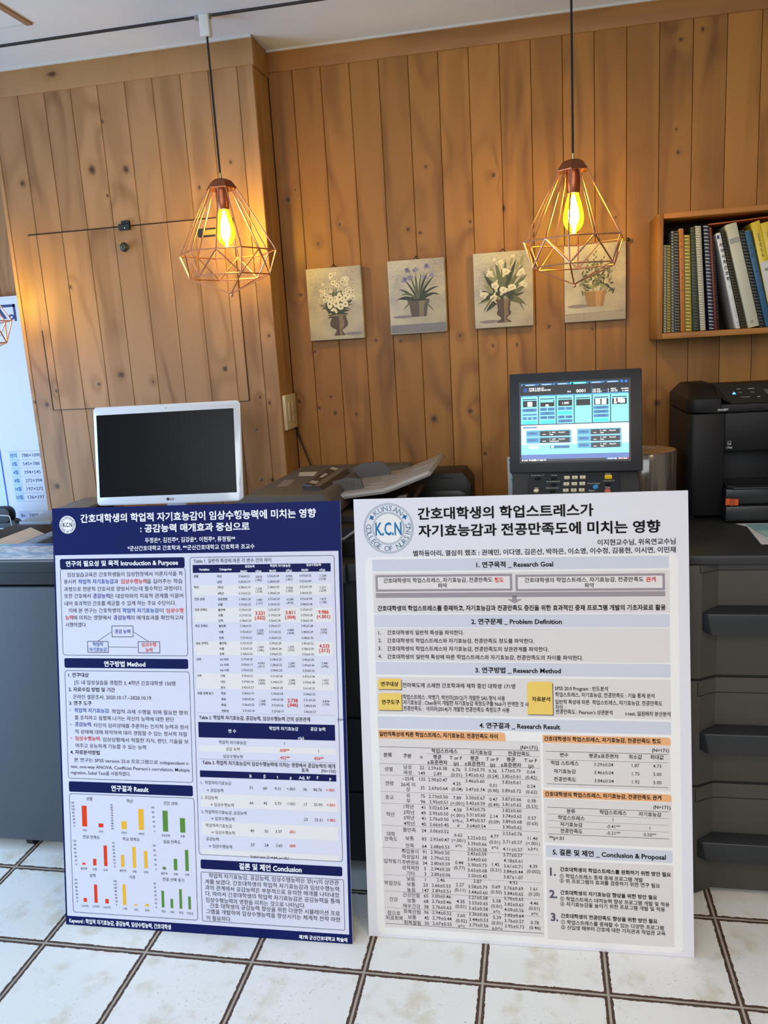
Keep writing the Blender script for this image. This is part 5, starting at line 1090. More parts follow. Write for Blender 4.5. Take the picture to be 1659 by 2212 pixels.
class Canvas:
    def __init__(self, name, label, x, ztop, seed, hooked):
        self.t = thing(name, label, 'painting', (x, 2.97, ztop - CH), (0, 0, 0), 'canvas paintings on the pine wall')
        self.w = MB()
        self.lay = 0
        self.r = random.Random(seed)
        w = MB()
        w.box(-CW / 2, CW / 2, 0, 0.0285, 0, CH)
        w.build('canvas', cv, self.t, bevel=0.0015)
        if hooked:
            w = MB()
            w.tube([(-0.010, 0.012, CH), (-0.003, 0.012, CH + 0.008), (0.003, 0.012, CH + 0.008), (0.010, 0.012, CH)], 0.0012, 6)
            w.tube([(-0.003, 0.012, CH + 0.007), (0.002, 0.010, CH + 0.013), (0.005, 0.012, CH + 0.006)], 0.0011, 6)
            w.tube([(0.0, 0.010, CH + 0.009), (0.0, 0.029, CH + 0.010)], 0.0012, 6)
            w.build('wire_hanger', hook_mat, self.t)

    def poly(self, pts, key):
        self.lay += 1
        y = -0.0002 - self.lay * 0.000004
        pts = [(min(max(p[0], 0.01), 0.99), min(max(p[1], 0.01), 0.99)) for p in pts]
        self.w.add([((p[0] - 0.5) * CW, y, p[1] * CH) for p in pts], [tuple(range(len(pts)))], PI_[key])

    def blob(self, x, z, rx, rz, key, n=10, jit=0.0, rot=0.0):
        pts = []
        for i in range(n):
            a = 2 * PI * i / n
            q = 1 + jit * (self.r.random() - 0.5) * 2
            px, pz = rx * q * math.cos(a), rz * q * math.sin(a)
            pts.append((x + px * math.cos(rot) - pz * math.sin(rot), z + px * math.sin(rot) + pz * math.cos(rot)))
        self.poly(pts, key)

    def leaf(self, x, z, ang, ln, wd, key, bend=0.0):
        self.poly(petal_leaf(self, x, z, ang, ln, wd, bend), key)

    def lathe(self, prof, cx, key, lk=None):
        self.poly([(cx - r, z) for r, z in prof] + [(cx + r, z) for r, z in reversed(prof)], key)
        if lk:
            self.poly([(cx + r * 0.05, z) for r, z in prof] + [(cx + r * 0.62, z) for r, z in reversed(prof)], lk)

    def done(self):
        self.w.build('painted_picture', PM, self.t)


# white blossoms in a dark urn
c = Canvas('canvas_painting', 'canvas painting of white blossoms in a round dark urn, leftmost of the four', -0.7295, 1.858, 3, True)
for i in range(64):
    a = c.r.uniform(-1.7, 1.7)
    c.leaf(0.52, 0.46, a, c.r.uniform(0.12, 0.34), 0.012, c.r.choice(('leaf_dark', 'leaf', 'shade')), c.r.uniform(-.5, .5))
c.blob(0.53, 0.47, 0.22, 0.12, 'leaf_dark', 14, 0.25)
c.blob(0.53, 0.56, 0.15, 0.12, 'leaf', 12, 0.3)
for i in range(58):
    a, d = c.r.uniform(0, PI), c.r.random() ** 0.6
    x, z = 0.53 + 0.36 * d * math.cos(a), 0.53 + 0.38 * d * math.sin(a)
    rr = c.r.uniform(0.026, 0.046)
    c.blob(x, z, rr, rr * 0.85, c.r.choice(('petal', 'petal2', 'petal')), 7, 0.2)
    c.blob(x, z, rr * 0.3, rr * 0.25, 'eye', 6)
for x, z, rx, rz in ((0.40, 0.50, 0.05, 0.065), (0.52, 0.50, 0.055, 0.055), (0.59, 0.585, 0.06, 0.05), (0.70, 0.57, 0.055, 0.045), (0.60, 0.455, 0.055, 0.05), (0.69, 0.485, 0.052, 0.047), (0.47, 0.385, 0.072, 0.06)):
    c.blob(x, z, rx, rz, 'petal', 11, 0.12)
    c.blob(x, z, rx * 0.3, rz * 0.28, 'eye', 7)
for i in range(9):
    c.leaf(0.52, 0.36, c.r.choice((-1, 1)) * c.r.uniform(1.2, 2.2), c.r.uniform(0.14, 0.28), 0.014, 'leaf_dark', 0.3)
c.blob(0.80, 0.075, 0.17, 0.022, 'shade', 12)
c.lathe([(0.09, 0.055), (0.10, 0.07), (0.055, 0.11), (0.05, 0.135), (0.10, 0.155), (0.155, 0.19), (0.165, 0.235), (0.14, 0.285), (0.12, 0.31), (0.15, 0.335)], 0.55, 'urn', 'urn_light')
c.blob(0.55, 0.337, 0.15, 0.012, 'urn_light', 14)
c.done()

# purple flowers with long leaves
c = Canvas('canvas_painting', 'canvas painting of purple flowers with long grassy leaves in a clay pot', -0.4245, 1.863, 5, True)
c.poly([(0, 0), (1, 0), (1, 0.13), (0, 0.125)], 'table')
c.blob(0.25, 0.235, 0.20, 0.02, 'shade', 12)
for x, z in ((0.36, 0.86), (0.49, 0.86), (0.69, 0.89), (0.28, 0.73), (0.39, 0.755), (0.65, 0.75), (0.77, 0.77)):
    a = math.atan2(x - 0.52, z - 0.42)
    c.leaf(0.52, 0.42, a * 0.7, math.hypot(x - 0.52, z - 0.42), 0.005, 'stem', a * 0.5)
    for q in range(4):
        c.blob(x + c.r.uniform(-.025, .025), z + c.r.uniform(-.015, .015), 0.034, 0.024, c.r.choice(('purple', 'purple2')), 8, 0.3)
for a, ln, b in ((-1.0, .42, -1.1), (-.8, .40, -.6), (-.65, .36, -1.4), (-.45, .38, -.4), (-.25, .40, -.2), (-.1, .38, 0), (.1, .42, .2), (.3, .45, .3), (.5, .46, .5), (.7, .44, .9), (.85, .42, 1.2), (1.0, .36, .6), (-.2, .3, .2), (.2, .3, -.2), (-1.2, .36, -.5), (.4, .3, 1.4)):
    c.leaf(0.52, 0.42, a, ln, 0.016, c.r.choice(('leaf_dark', 'leaf_dark', 'leaf')), b)
c.lathe([(0.125, 0.225), (0.135, 0.24), (0.165, 0.40), (0.19, 0.41), (0.195, 0.455), (0.185, 0.46)], 0.52, 'clay_dark', 'clay')
c.blob(0.52, 0.457, 0.165, 0.018, 'leaf_dark', 14)
for a, ln, b in ((-2.4, .2, 0.4), (2.6, .24, -.5)):
    c.leaf(0.52 + (0.12 if a > 0 else -0.12), 0.46, a, ln, 0.010, 'leaf', b)
c.done()

# calla lilies in a fluted urn
c = Canvas('canvas_painting', 'canvas painting of white calla lilies in a fluted dark urn', -0.1170, 1.865, 7, True)
for i in range(26):
    c.leaf(0.50, 0.42, c.r.uniform(-1.9, 1.9), c.r.uniform(0.25, 0.5), 0.02, c.r.choice(('leaf', 'leaf_pale', 'leaf_dark')), c.r.uniform(-.6, .6))
for a, ln, b in ((-1.5, .42, .2), (-1.2, .40, .3), (-.9, .45, .2), (-.5, .5, .1), (-.25, .5, 0), (0.1, .5, 0), (.4, .55, .1), (.65, .55, .1), (1.0, .5, -.1), (1.3, .42, -.2), (1.7, .36, .4), (-1.9, .36, -.5)):
    c.leaf(0.50, 0.40, a, ln, 0.035, c.r.choice(('leaf_dark', 'leaf', 'leaf_dark', 'leaf_pale')), b)
c.blob(0.50, 0.45, 0.2, 0.11, 'leaf_dark', 12, 0.25)
for x, z, rr, a in ((0.27, 0.72, .075, -.5), (0.36, 0.56, .09, -.1), (0.50, 0.50, .085, .3), (0.64, 0.53, .085, .4), (0.55, 0.74, .085, .3), (0.80, 0.72, .085, .6), (0.16, 0.45, .085, -.8), (0.34, 0.40, .085, -.4), (0.85, 0.56, .075, .8), (0.47, 0.86, .06, .1), (0.36, 0.90, .04, -.2), (0.67, 0.93, .04, .2)):
    a = a * 1.7 + c.r.uniform(-0.3, 0.3)
    c.leaf(x - 0.09 * math.sin(a), z - 0.09 * math.cos(a), a, rr * 1.7, rr * 0.34, 'petal2', 0.3)
    c.blob(x, z, rr * 0.80, rr * 0.46, 'petal', 12, 0.14, c.r.uniform(-.5, .5))
    c.leaf(x, z, a + 0.7, rr * 1.1, rr * 0.16, 'petal', 0.6)
    c.blob(x, z - rr * 0.12, rr * 0.42, rr * 0.16, 'petal2', 9, 0.1, 0.3)
    c.leaf(x, z - rr * 0.2, a - 0.4, rr * 0.5, rr * 0.05, 'shade')
for x, z in ((0.72, 0.80), (0.80, 0.88), (0.62, 0.86)):
    c.leaf(x, z - 0.06, 0.4, 0.13, 0.022, 'leaf_pale')
for x in (0.40, 0.52):
    c.leaf(x, 0.42, 2.9, 0.16, 0.045, 'leaf_pale', -.4)
for a, b in ((-2.2, -.4), (2.2, .5), (1.9, .6)):
    c.leaf(0.5 + 0.15 * (1 if a > 0 else -1), 0.42, a, 0.3, 0.012, 'leaf', b)
c.blob(0.25, 0.085, 0.17, 0.022, 'shade', 12)
c.lathe([(0.12, 0.065), (0.12, 0.08), (0.05, 0.11), (0.06, 0.14), (0.11, 0.165), (0.125, 0.20), (0.10, 0.23), (0.12, 0.34), (0.15, 0.375)], 0.50, 'urn', 'urn_light')
for q in (-.07, -.035, 0.0, .035, .07):
    c.poly([(0.5 + q, 0.22), (0.506 + q, 0.22), (0.507 + q * 1.15, 0.35), (0.5 + q * 1.15, 0.35)], 'clay_dark')
c.done()

# leafy bush in a terracotta pot
c = Canvas('canvas_painting', 'canvas painting of a leafy green bush in a terracotta pot, rightmost of the four', 0.1965, 1.867, 9, False)
c.poly([(0, 0.0), (1, 0.0), (1, 0.10), (0, 0.10)], 'table2')
c.poly([(0, 0.095), (1, 0.115), (1, 0.122), (0, 0.105)], 'shade')
c.blob(0.22, 0.205, 0.18, 0.025, 'shade', 12)
for i in range(130):
    a, d = c.r.uniform(-0.3, PI + 0.3), c.r.random() ** 0.55
    x, z = 0.53 + 0.29 * d * math.cos(a), 0.46 + 0.27 * d * math.sin(a)
    c.leaf(x, z, a - PI / 2 + c.r.uniform(-1.2, 1.2), c.r.uniform(0.05, 0.085), 0.014, c.r.choice(('leaf', 'leaf_dark', 'leaf', 'leaf_pale')), 0.3)
for x0, z0 in ((0.5, 0.88), (0.63, 0.80), (0.75, 0.72), (0.4, 0.78)):
    for q in range(4):
        c.leaf(x0, z0 - q * 0.035, c.r.choice((-1, 1)) * 0.8, 0.05, 0.01, 'leaf')
c.lathe([(0.125, 0.19), (0.135, 0.2), (0.165, 0.345), (0.185, 0.35), (0.19, 0.39)], 0.50, 'terra2', 'terra')
c.done()
t = thing('cup_hook', 'dark round screw hook at the upper right corner of the rightmost painting', 'hook', (0.306, 2.998, 1.872))
w = MB()
w.tube([(0, 0, 0), (0, -0.022, 0)], 0.003, 8)
w.build('shaft', hook_mat, t)
w = MB()
w.lathe([(0.004, 0), (0.0075, 0.002), (0.0075, 0.005), (0.003, 0.007)], n=6)
o = w.build('head', hook_mat, t)
o.rotation_euler = (PI / 2, 0, 0)
o.location = (0, -0.018, 0)

# ------------------------------------------------------------------ pine wall box with books
SX0, SX1, SY, SZ0, SZ1 = 0.379, 1.35, 2.80, 1.536, 1.925
t = thing('wall_shelf', 'open pine wall box full of books and spiral notebooks', 'shelf', (SX0, YW, SZ0))
w = MB()
w.cur = 0.35
w.box(0, 0.0175, SY - YW, 0, 0, SZ1 - SZ0)
w.build('side_panel', wood('pine_shelf_side', 'b47a36', '6f3f14', contrast=0.7), t, bevel=0.001, attr=True)
w = MB()
w.box(0.0175, SX1 - SX0 - 0.0175, SY - YW, 0, SZ1 - SZ0 - 0.0165, SZ1 - SZ0)
w.build('top_panel', pine_shelf, t, bevel=0.001, attr=True)
w = MB()
w.box(0.0175, SX1 - SX0 - 0.0175, SY - YW, 0, 0, 0.0185)
w.build('bottom_panel', pine_shelf, t, bevel=0.001, attr=True)
w = MB()
w.box(SX1 - SX0 - 0.0175, SX1 - SX0, SY - YW, 0, 0, SZ1 - SZ0)
w.build('side_panel', pine_shelf, t, bevel=0.001, attr=True)
w = MB()
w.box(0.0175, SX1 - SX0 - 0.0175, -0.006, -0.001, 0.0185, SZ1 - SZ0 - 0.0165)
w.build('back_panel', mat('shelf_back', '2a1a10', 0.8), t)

BOOK_Y, BOOK_D, FLOOR_Z = 2.816, 0.165, SZ0 + 0.0189
clear_pl = mat('pale_plastic', 'c9c6b8', 0.3)


def book(name, label, quad, cover, pages=None, coil=None, coil_n=34, cat='book', group='books and notebooks in the pine wall box', coil_r=0.0045):
    """quad: spine corners (tl, tr, br, bl) in x, z"""
    tl, tr, br, bl = quad
    low = min(br[1], bl[1])
    t = thing(name, label, cat, ((bl[0] + br[0]) / 2, BOOK_Y, FLOOR_Z), (0, 0, 0), group)
    ox = (bl[0] + br[0]) / 2
    dz = FLOOR_Z - low
    lift = [(p[0] - ox, p[1] + (dz if p in (br, bl) else 0) - FLOOR_Z) for p in quad]
    lift = [lift[3], lift[2], lift[1], lift[0]]       # bl br tr tl
    lift[0] = (lift[0][0], 0.0003 + max(0, bl[1] - low))
    lift[1] = (lift[1][0], 0.0003 + max(0, br[1] - low))
    w = MB()
    y0 = 0.006 if coil else 0.0
    w.prism(lift, y0, BOOK_D, 'y')
    w.build('cover', cover, t, bevel=0.0008)
    if pages:
        q = [Vector(p) for p in lift]
        a = q[3] * 0.88 + q[2] * 0.12
        b = q[3] * 0.12 + q[2] * 0.88
        w = MB()
        w.prism([(a.x, a.y - 0.002), (b.x, b.y - 0.002), (b.x, b.y + 0.0012), (a.x, a.y + 0.0012)], 0.004, BOOK_D - 0.003, 'y')
        w.build('pages', pages, t)
    if coil:
        w = MB()
        q = [Vector(p) for p in lift]
        wd = (q[2] - q[3]).length
        rr = min(coil_r, wd * 0.5)
        for i in range(coil_n):
            s = (i + 0.5) / coil_n
            a, b = q[0].lerp(q[3], s), q[1].lerp(q[2], s)
            mid = a.lerp(b, 0.5)
            hw = wd * 0.42
            pts = []
            for j in range(7):
                th = PI * j / 6
                pts.append((mid.x - hw * math.cos(th), y0 + 0.001 - 0.007 * math.sin(th), mid.y + 0.0012 * math.cos(th)))
            w.tube(pts, 0.0016, 5)
        w.build('spiral_binding', coil, t)
    return t, lift


def bm(n, h, **kw):
    return mat(n, h, kw.pop('rough', 0.45), **kw)


BK = {
    'cream': ((0.3995, 1.831), (0.4085, 1.831), (0.4110, 1.557), (0.4030, 1.557)),
    'yel': ((0.4095, 1.831), (0.4215, 1.829), (0.4255, 1.557), (0.4125, 1.557)),
    'grey': ((0.4225, 1.872), (0.430, 1.872), (0.4362, 1.557), (0.4270, 1.557)),
    'blk': ((0.4310, 1.871), (0.4435, 1.870), (0.4535, 1.556), (0.4378, 1.556)),
    'orange': ((0.4450, 1.876), (0.459, 1.875), (0.469, 1.557), (0.4560, 1.556)),
    'yel2': ((0.4605, 1.858), (0.480, 1.856), (0.4915, 1.559), (0.4700, 1.559)),
    'green': ((0.4815, 1.877), (0.4935, 1.882), (0.5165, 1.563), (0.4930, 1.561)),
    'cream2': ((0.4945, 1.882), (0.5125, 1.880), (0.5335, 1.564), (0.5175, 1.563)),
    'navy': ((0.5190, 1.882), (0.5350, 1.882), (0.5595, 1.566), (0.5445, 1.565)),
    'red': ((0.5365, 1.872), (0.5440, 1.871), (0.5670, 1.564), (0.5605, 1.563)),
    'brown': ((0.5470, 1.832), (0.5530, 1.831), (0.5750, 1.565), (0.5685, 1.564)),
    'white': ((0.5560, 1.852), (0.5695, 1.855), (0.6375, 1.554), (0.6250, 1.553)),
    'dkb': ((0.5718, 1.860), (0.5805, 1.862), (0.6560, 1.555), (0.6420, 1.555)),
    'ivory': ((0.5840, 1.875), (0.6165, 1.882), (0.6940, 1.557), (0.6620, 1.551)),
    'blk2': ((0.6270, 1.856), (0.6395, 1.858), (0.7120, 1.559), (0.6980, 1.557)),
    'blue': ((0.6415, 1.852), (0.6585, 1.854), (0.7320, 1.560), (0.7145, 1.559)),
    'clear': ((0.6600, 1.876), (0.6840, 1.883), (0.7620, 1.565), (0.7345, 1.560)),
    'clear2': ((0.6870, 1.872), (0.7150, 1.878), (0.7930, 1.564), (0.7640, 1.560)),
}


def marks(mb, x, z, wd, ht, seed, mi=0):
    """an unreadable printed character: a few short strokes"""
    r = random.Random(seed * 7 + 1)
    for j in range(3):
        zz = z + (j - 1) * ht * 0.3
        a, b = sorted((r.uniform(-.5, .1), r.uniform(0, .5)))
        mb.add([(x + a * wd, -0.0004, zz - ht * .07), (x + b * wd, -0.0004, zz - ht * .07), (x + b * wd, -0.0004, zz + ht * .07), (x + a * wd, -0.0004, zz + ht * .07)], [(0, 1, 2, 3)], mi)


page = bm('page_edges', 'cfc6ae', rough=0.8)
book('spiral_notebook', 'cream spiral notebook at the left end of the wall box', BK['cream'], bm('nb_cream', 'a89f80'), None, bm('coil_cream', 'e6dfc2'))
book('spiral_notebook', 'short yellow spiral notebook, second from the left in the wall box', BK['yel'], bm('nb_yellow', '8f7f3c'), None, bm('coil_yellow', 'e8d06a'), coil_n=30)
book('spiral_notebook', 'tall grey notebook with pale coil, third from the left in the wall box', BK['grey'], bm('nb_grey', '6f7068'), None, bm('coil_grey', 'b9b8ac'))
book('spiral_notebook', 'grey notebook with black coil left of the orange book', BK['blk'], bm('nb_grey2', '77756e'), None, bm('coil_black', '141312'))
t, q = book('book', 'thin orange brown book standing upright in the wall box', BK['orange'], bm('bk_orange', 'b06a26'), page)
w = MB()
for i in range(9):
    z = 0.285 - i * 0.019
    marks(w, q[0][0] + (q[3][0] - q[0][0]) * z / 0.32 + 0.0065, z, 0.007, 0.009, i)
w.build('spine_title', bm('title_brown', '5c3310'), t)
book('spiral_notebook', 'fat yellow spiral notebook right of the orange book', BK['yel2'], bm('nb_yellow2', '9a8838'), None, bm('coil_yellow2', 'f0dc70'), coil_n=28)
book('spiral_notebook', 'dark green notebook with a clear coil', BK['green'], bm('nb_green', '2c3a30'), None, bm('coil_clear', '6d6a50', rough=0.2))
book('spiral_notebook', 'thick cream comb-bound notebook leaning right, beside the dark green one', BK['cream2'], bm('nb_cream2', 'bdb399'), None, bm('coil_white', 'dcd6c0'), coil_n=44)
book('spiral_notebook', 'navy notebook with wide white comb binding', BK['navy'], bm('nb_navy', '1c2340'), None, bm('comb_white', 'c9c6bc'), coil_n=30)
book('book', 'thin dark red book beside the white comb binding', BK['red'], bm('bk_red', '6a2a1c'), page)
book('spiral_notebook', 'low brown notebook with a black coil beside the dark gap', BK['brown'], bm('nb_brown', '4a3326'), None, bm('coil_black2', '1b1614'))
t, q = book('book', 'white book with a black Korean spine title, leaning', BK['white'], bm('bk_white', 'dcdad6'), page)
w = MB()
sx = lambda z: q[0][0] + (q[3][0] - q[0][0]) * z / 0.299 + 0.0075
for i, ch in enumerate('지역사회간호학'):
    z = 0.262 - i * 0.0175
    LET.put(w, ch, 2, 'C', sx(z), 0, z, 0.0125, lambda u, v: (u, -0.0004, v), 0)
LET.put(w, 'II', 1, 'C', sx(0.133), 0, 0.133, 0.008, lambda u, v: (u, -0.0004, v), 1)
for i in range(10):
    z = 0.098 - i * 0.0068
    marks(w, sx(z), z, 0.006, 0.0035, i, 1)
marks(w, sx(0.018), 0.018, 0.009, 0.006, 3)
marks(w, sx(0.011), 0.011, 0.009, 0.004, 5)
w.add([(sx(0.288) - 0.006, -0.0004, 0.281), (sx(0.288) + 0.001, -0.0004, 0.281), (sx(0.292) + 0.001, -0.0004, 0.292), (sx(0.292) - 0.006, -0.0004, 0.292)], [(0, 1, 2, 3)], 2)
w.build('spine_title', [bm('title_black', '17151a'), bm('title_grey', '6d6a72'), bm('title_navy', '1e2c66')], t)
book('spiral_notebook', 'dark brown speckled notebook leaning between the white and ivory spines', BK['dkb'], bm('nb_dkbrown', '4d4126'), None, bm('coil_brown', '2c2418'))
t, q = book('binder', 'thick ivory binder with a grey spine band, leaning', BK['ivory'], bm('bk_ivory', 'c6c1a8'), page, cat='binder')
w = MB()
ex = lambda z: q[0][0] + (q[3][0] - q[0][0]) * z / 0.322
w.add([(ex(0.262) + 0.002, -0.0004, 0.262), (ex(0.262) + 0.0315, -0.0004, 0.268), (ex(0.278) + 0.0315, -0.0004, 0.284), (ex(0.278) + 0.002, -0.0004, 0.278)], [(0, 1, 2, 3)], 0)
marks(w, ex(0.19) + 0.016, 0.19, 0.005, 0.009, 2, 1)
ring2d(w, ex(0.02) + 0.014, 0.02, 0.003, 0.0045, lambda u, v: (u, -0.0004, v), 1, 16)
w.build('spine_label', [bm('band_grey', '9a9a8e'), bm('band_dark', '4c4a44')], t)
book('spiral_notebook', 'grey notebook with a thick black coil beside the ivory binder', BK['blk2'], bm('nb_grey3', '56544e'), None, bm('coil_black3', '100f0e'), coil_n=30)
t, q = book('book', 'dark blue book leaning beside the black coil', BK['blue'], bm('bk_blue', '26587a'), page)
w = MB()
ex2 = lambda z: q[0][0] + (q[3][0] - q[0][0]) * z / 0.296 + 0.009
for i in range(6):
    z = 0.25 - i * 0.026
    marks(w, ex2(z), z, 0.010, 0.014, i)
w.build('spine_title', bm('title_blue', '14304a'), t)


def clear_file(label, quad):
    t, q = book('clear_file', label, quad, bm('file_yellow', 'd8b92e', rough=0.3), None, cat='file', group='yellow and white clear files')
    w = MB()
    hh = q[3][1]
    f = lambda s, z: (q[0][0] + (q[3][0] - q[0][0]) * z / hh + s * (q[1][0] - q[0][0]), -0.0004, z)
    w.add([f(0.02, 0.004), f(0.98, 0.006), f(0.98, 0.205), f(0.02, 0.200)], [(0, 1, 2, 3)], 0)
    n = len(w.v)
    vs, fs = LET.get('CLEAR FILE A4 / 40', 1)
    x1 = max(p[0] for p in vs)
    sl = math.atan2(q[3][0] - q[0][0], hh)
    pts = []
    for (x, y) in vs:                              # runs down the spine
        a, b = x / x1 * 0.075, (y - 0.35) * 0.0085
        c0 = f(0.5, 0.29)
        pts.append((c0[0] - math.sin(sl) * a + b * math.cos(sl), -0.0006, c0[2] - math.cos(sl) * a - b * math.sin(sl) * -1))
    w.add(pts, fs, 1)
    LET.put(w, '40', 1, 'C', f(0.62, 0.178)[0], 0, 0.178, 0.013, lambda u, v: (u, -0.0006, v), 1)
    w.build('spine_label', [bm('file_white', 'cfccc4'), bm('file_text', '4a4020')], t)


clear_file('yellow and white clear file with small spine lettering, left of two', BK['clear'])
clear_file('yellow and white clear file cut by the right edge, right of two', BK['clear2'])
t = thing('folder', 'flat reddish orange folder lying on top of the books', 'folder', (0.62, 2.825, 1.884), (0, -math.radians(2.6), 0))
w = MB()
w.box(-0.085, 0.125, 0, 0.15, 0.001, 0.0045)
w.build('folder_cover', bm('folder_orange', 'b5561c', rough=0.5), t, bevel=0.0008)

# ------------------------------------------------------------------ wooden access door in the pier
t = thing('cabinet_door', 'flush pine access door with a round dark knob behind the left lamp', 'door', (-1.445, YP - 0.0015, 1.40))
DX0, DX1, DZ0, DZ1 = -1.843, -1.046, 1.400, 2.045
w = MB()
k0 = -1.811
edges = [DX0] + [k0 + i * PITCH for i in range(8) if DX0 + 0.01 < k0 + i * PITCH < DX1 - 0.01] + [DX1]
rd = random.Random(11)
for a, b in zip(edges, edges[1:]):
    w.cur = rd.random()
    g, c = 0.0009, 0.0014
    w.prism([(a + g + 1.445, -0.0002), (a + g + c + 1.445, -0.0012), (b - g - c + 1.445, -0.0012), (b - g + 1.445, -0.0002)], DZ0 - 1.4, DZ1 - 1.4 - 0.002, 'z')
w.build('door_panel', pine_pier, t, attr=True)
w = MB()
Q = lambda x: x + 1.445
w.box(Q(-1.846), Q(-1.10), -0.0014, 0.001, 0.6425, 0.6465)
w.box(Q(DX0) - 0.0022, Q(DX0) + 0.0004, -0.0014, 0.001, 0.0, 0.30)
w.box(Q(DX1) - 0.0004, Q(DX1) + 0.0022, -0.0014, 0.001, 0.0, 0.64)
w.box(Q(DX0), Q(DX1), -0.0014, 0.001, -0.0018, 0.0004)
w.build('door_gap', dark_gap, t)
w = MB()
w.lathe([(0.006, 0), (0.006, 0.010), (0.015, 0.014), (0.0165, 0.019), (0.012, 0.025), (0.003, 0.027)], n=24)
for i in range(16):
    a = 2 * PI * i / 16
    w.tube([(0.004 * math.cos(a), 0.004 * math.sin(a), 0.0268), (0.0145 * math.cos(a), 0.0145 * math.sin(a), 0.0225)], 0.0009, 5, 1)
o = w.build('knob', [mat('knob_dark', '35322f', 0.45, 0.7), mat('knob_ridge', '8e8a82', 0.4, 0.8)], t, smooth=True)
o.rotation_euler = (PI / 2, 0, 0)
o.location = (Q(-1.459), -0.001, 0.571)
w = MB()
w.box(Q(-1.474), Q(-1.434), -0.014, -0.001, 0.630, 0.652)
w.box(Q(-1.462), Q(-1.434), -0.014, -0.001, 0.650, 0.662)
w.box(Q(-1.4525), Q(-1.4495), -0.0146, -0.013, 0.634, 0.639, 1)
w.build('latch', [mat('latch_black', '17171b', 0.5), white_pl], t)
w = MB()
w.prism(rrect(Q(-1.180), 0.582, Q(-1.105), 0.612, 0.008), -0.0024, -0.0012, 'y')
w.box(Q(-1.160), Q(-1.110), -0.0030, -0.0022, 0.589, 0.606, 1)
w.box(Q(-1.158), Q(-1.125), -0.0034, -0.0028, 0.584, 0.587, 2)
w.build('sticker', [mat('sticker_black', '1b1814', 0.4), mat('sticker_yellow', 'b79a3c', 0.5), mat('sticker_dark', '2c261a', 0.5)], t)
scr = mat('screw_steel', 'a8a8aa', 0.3, 1.0)
for x, z, lab in ((-1.033, 1.294, 'upper of two silver screw heads in the pier beside the white monitor'), (-1.029, 1.105, 'lower of two silver screw heads in the pier beside the white monitor')):
    w = MB()
    w.lathe([(0.0045, 0), (0.004, 0.002), (0.001, 0.0028)], n=14)
    o = w.build('screw', scr, smooth=True)
    o.rotation_euler = (PI / 2, 0, 0)
    o.location = (x, YP - 0.0001, z)
    tag(o, lab, 'screw', 'screws in the pier')

# ------------------------------------------------------------------ light switch on the side of the pier
t = thing('light_switch', 'beige double light switch on the side of the wooden pier', 'light switch', (XP1, 2.918, 1.283))
beige = mat('beige_plastic', 'd6c49a', 0.4)
beige2 = mat('beige_rocker', 'c2ae80', 0.4)
w = MB()
w.box(0.0005, 0.013, -0.066, 0.066, 0, 0.128)
w.build('plate', beige, t, bevel=0.002)
for y0, y1, z0, z1 in ((-0.040, 0.000, 0.030, 0.102), (0.004, 0.044, 0.054, 0.102), (0.004, 0.044, 0.026, 0.050)):
    w = MB()
    w.hull([(0.013, y0, z0), (0.013, y1, z0), (0.013, y1, z1), (0.013, y0, z1)], [(0.0185, y0 + 0.001, z0 + 0.001), (0.0150, y1 - 0.001, z0 + 0.001), (0.0150, y1 - 0.001, z1 - 0.001), (0.0185, y0 + 0.001, z1 - 0.001)])
    w.build('rocker', beige2, t, bevel=0.0006)
w = MB()
pts = [(-0.915, 2.972, 1.283), (-0.913, 2.974, 1.262), (-0.902, 2.977, 1.22), (-0.885, 2.978, 1.17), (-0.868, 2.975, 1.12), (-0.85, 2.965, 1.06), (-0.84, 2.95, 1.002)]
w.tube(pts, [0.0055, 0.0045, 0.0032, 0.003, 0.003, 0.003, 0.003], 8)
tag(w.build('power_cable', black, smooth=True), 'black cable hanging from the light switch down behind the copier', 'cable')

# ------------------------------------------------------------------ white monitor
gloss_white = mat('gloss_white', 'e4e6ea', 0.15, coat=0.4)
screen_off = mat('screen_off', '0a0a0b', 0.30, spec=0.18)
t = thing('desktop_monitor', 'white framed desktop monitor with a black switched-off screen', 'monitor', (-1.226, 2.5, 1.0005), (0, 0, math.radians(3)))
tl_ = math.radians(10.2)


def tilted(cz, tilt):
    """panel coordinates (right, up, out towards viewer) -> local"""
    return lambda a, b, d: (a, math.sin(tilt) * b - math.cos(tilt) * d, cz + math.cos(tilt) * b + math.sin(tilt) * d)


f = tilted(0.257, tl_)
W2, H2 = 0.258, 0.1665
w = MB()
ou = rrect(-W2, -H2, W2, H2, 0.014, 6)
n = len(ou)
w.add([f(a, b, -0.040) for a, b in [(p[0] * .93, p[1] * .93) for p in ou]] + [f(a, b, -0.008) for a, b in ou] + [f(a, b, 0.0) for a, b in ou] + [f(p[0] * 0.985, p[1] * 0.98, 0.003) for p in ou],
      [tuple(range(n))[::-1]] + [(j * n + i, j * n + (i + 1) % n, (j + 1) * n + (i + 1) % n, (j + 1) * n + i) for j in range(3) for i in range(n)] + [tuple(range(3 * n, 4 * n))])
w.build('housing', gloss_white, t, smooth=True)
w = MB()
w.add([f(a, b, 0.0034) for a, b in ((-0.2465, -0.139), (0.2360, -0.137), (0.2360, 0.141), (-0.2465, 0.139))], [(0, 1, 2, 3)])
w.build('screen', screen_off, t)
w = MB()
g = lambda a, b: f(a, b, 0.0036)
ring2d(w, -0.004, -0.1515, 0.0, 0.0055, g, 0, 24)
LET.put(w, 'LG', 2, 'F', 0.004, 0.017, -0.1515, 0.0115, g, 1)
disc2d(w, 0.002, 0.153, 0.0017, 0.0017, g, 1, 12)
w.build('logo', [mat('logo_dark', '3a3438', 0.4), mat('logo_black', '26262a', 0.4)], t)
w = MB()
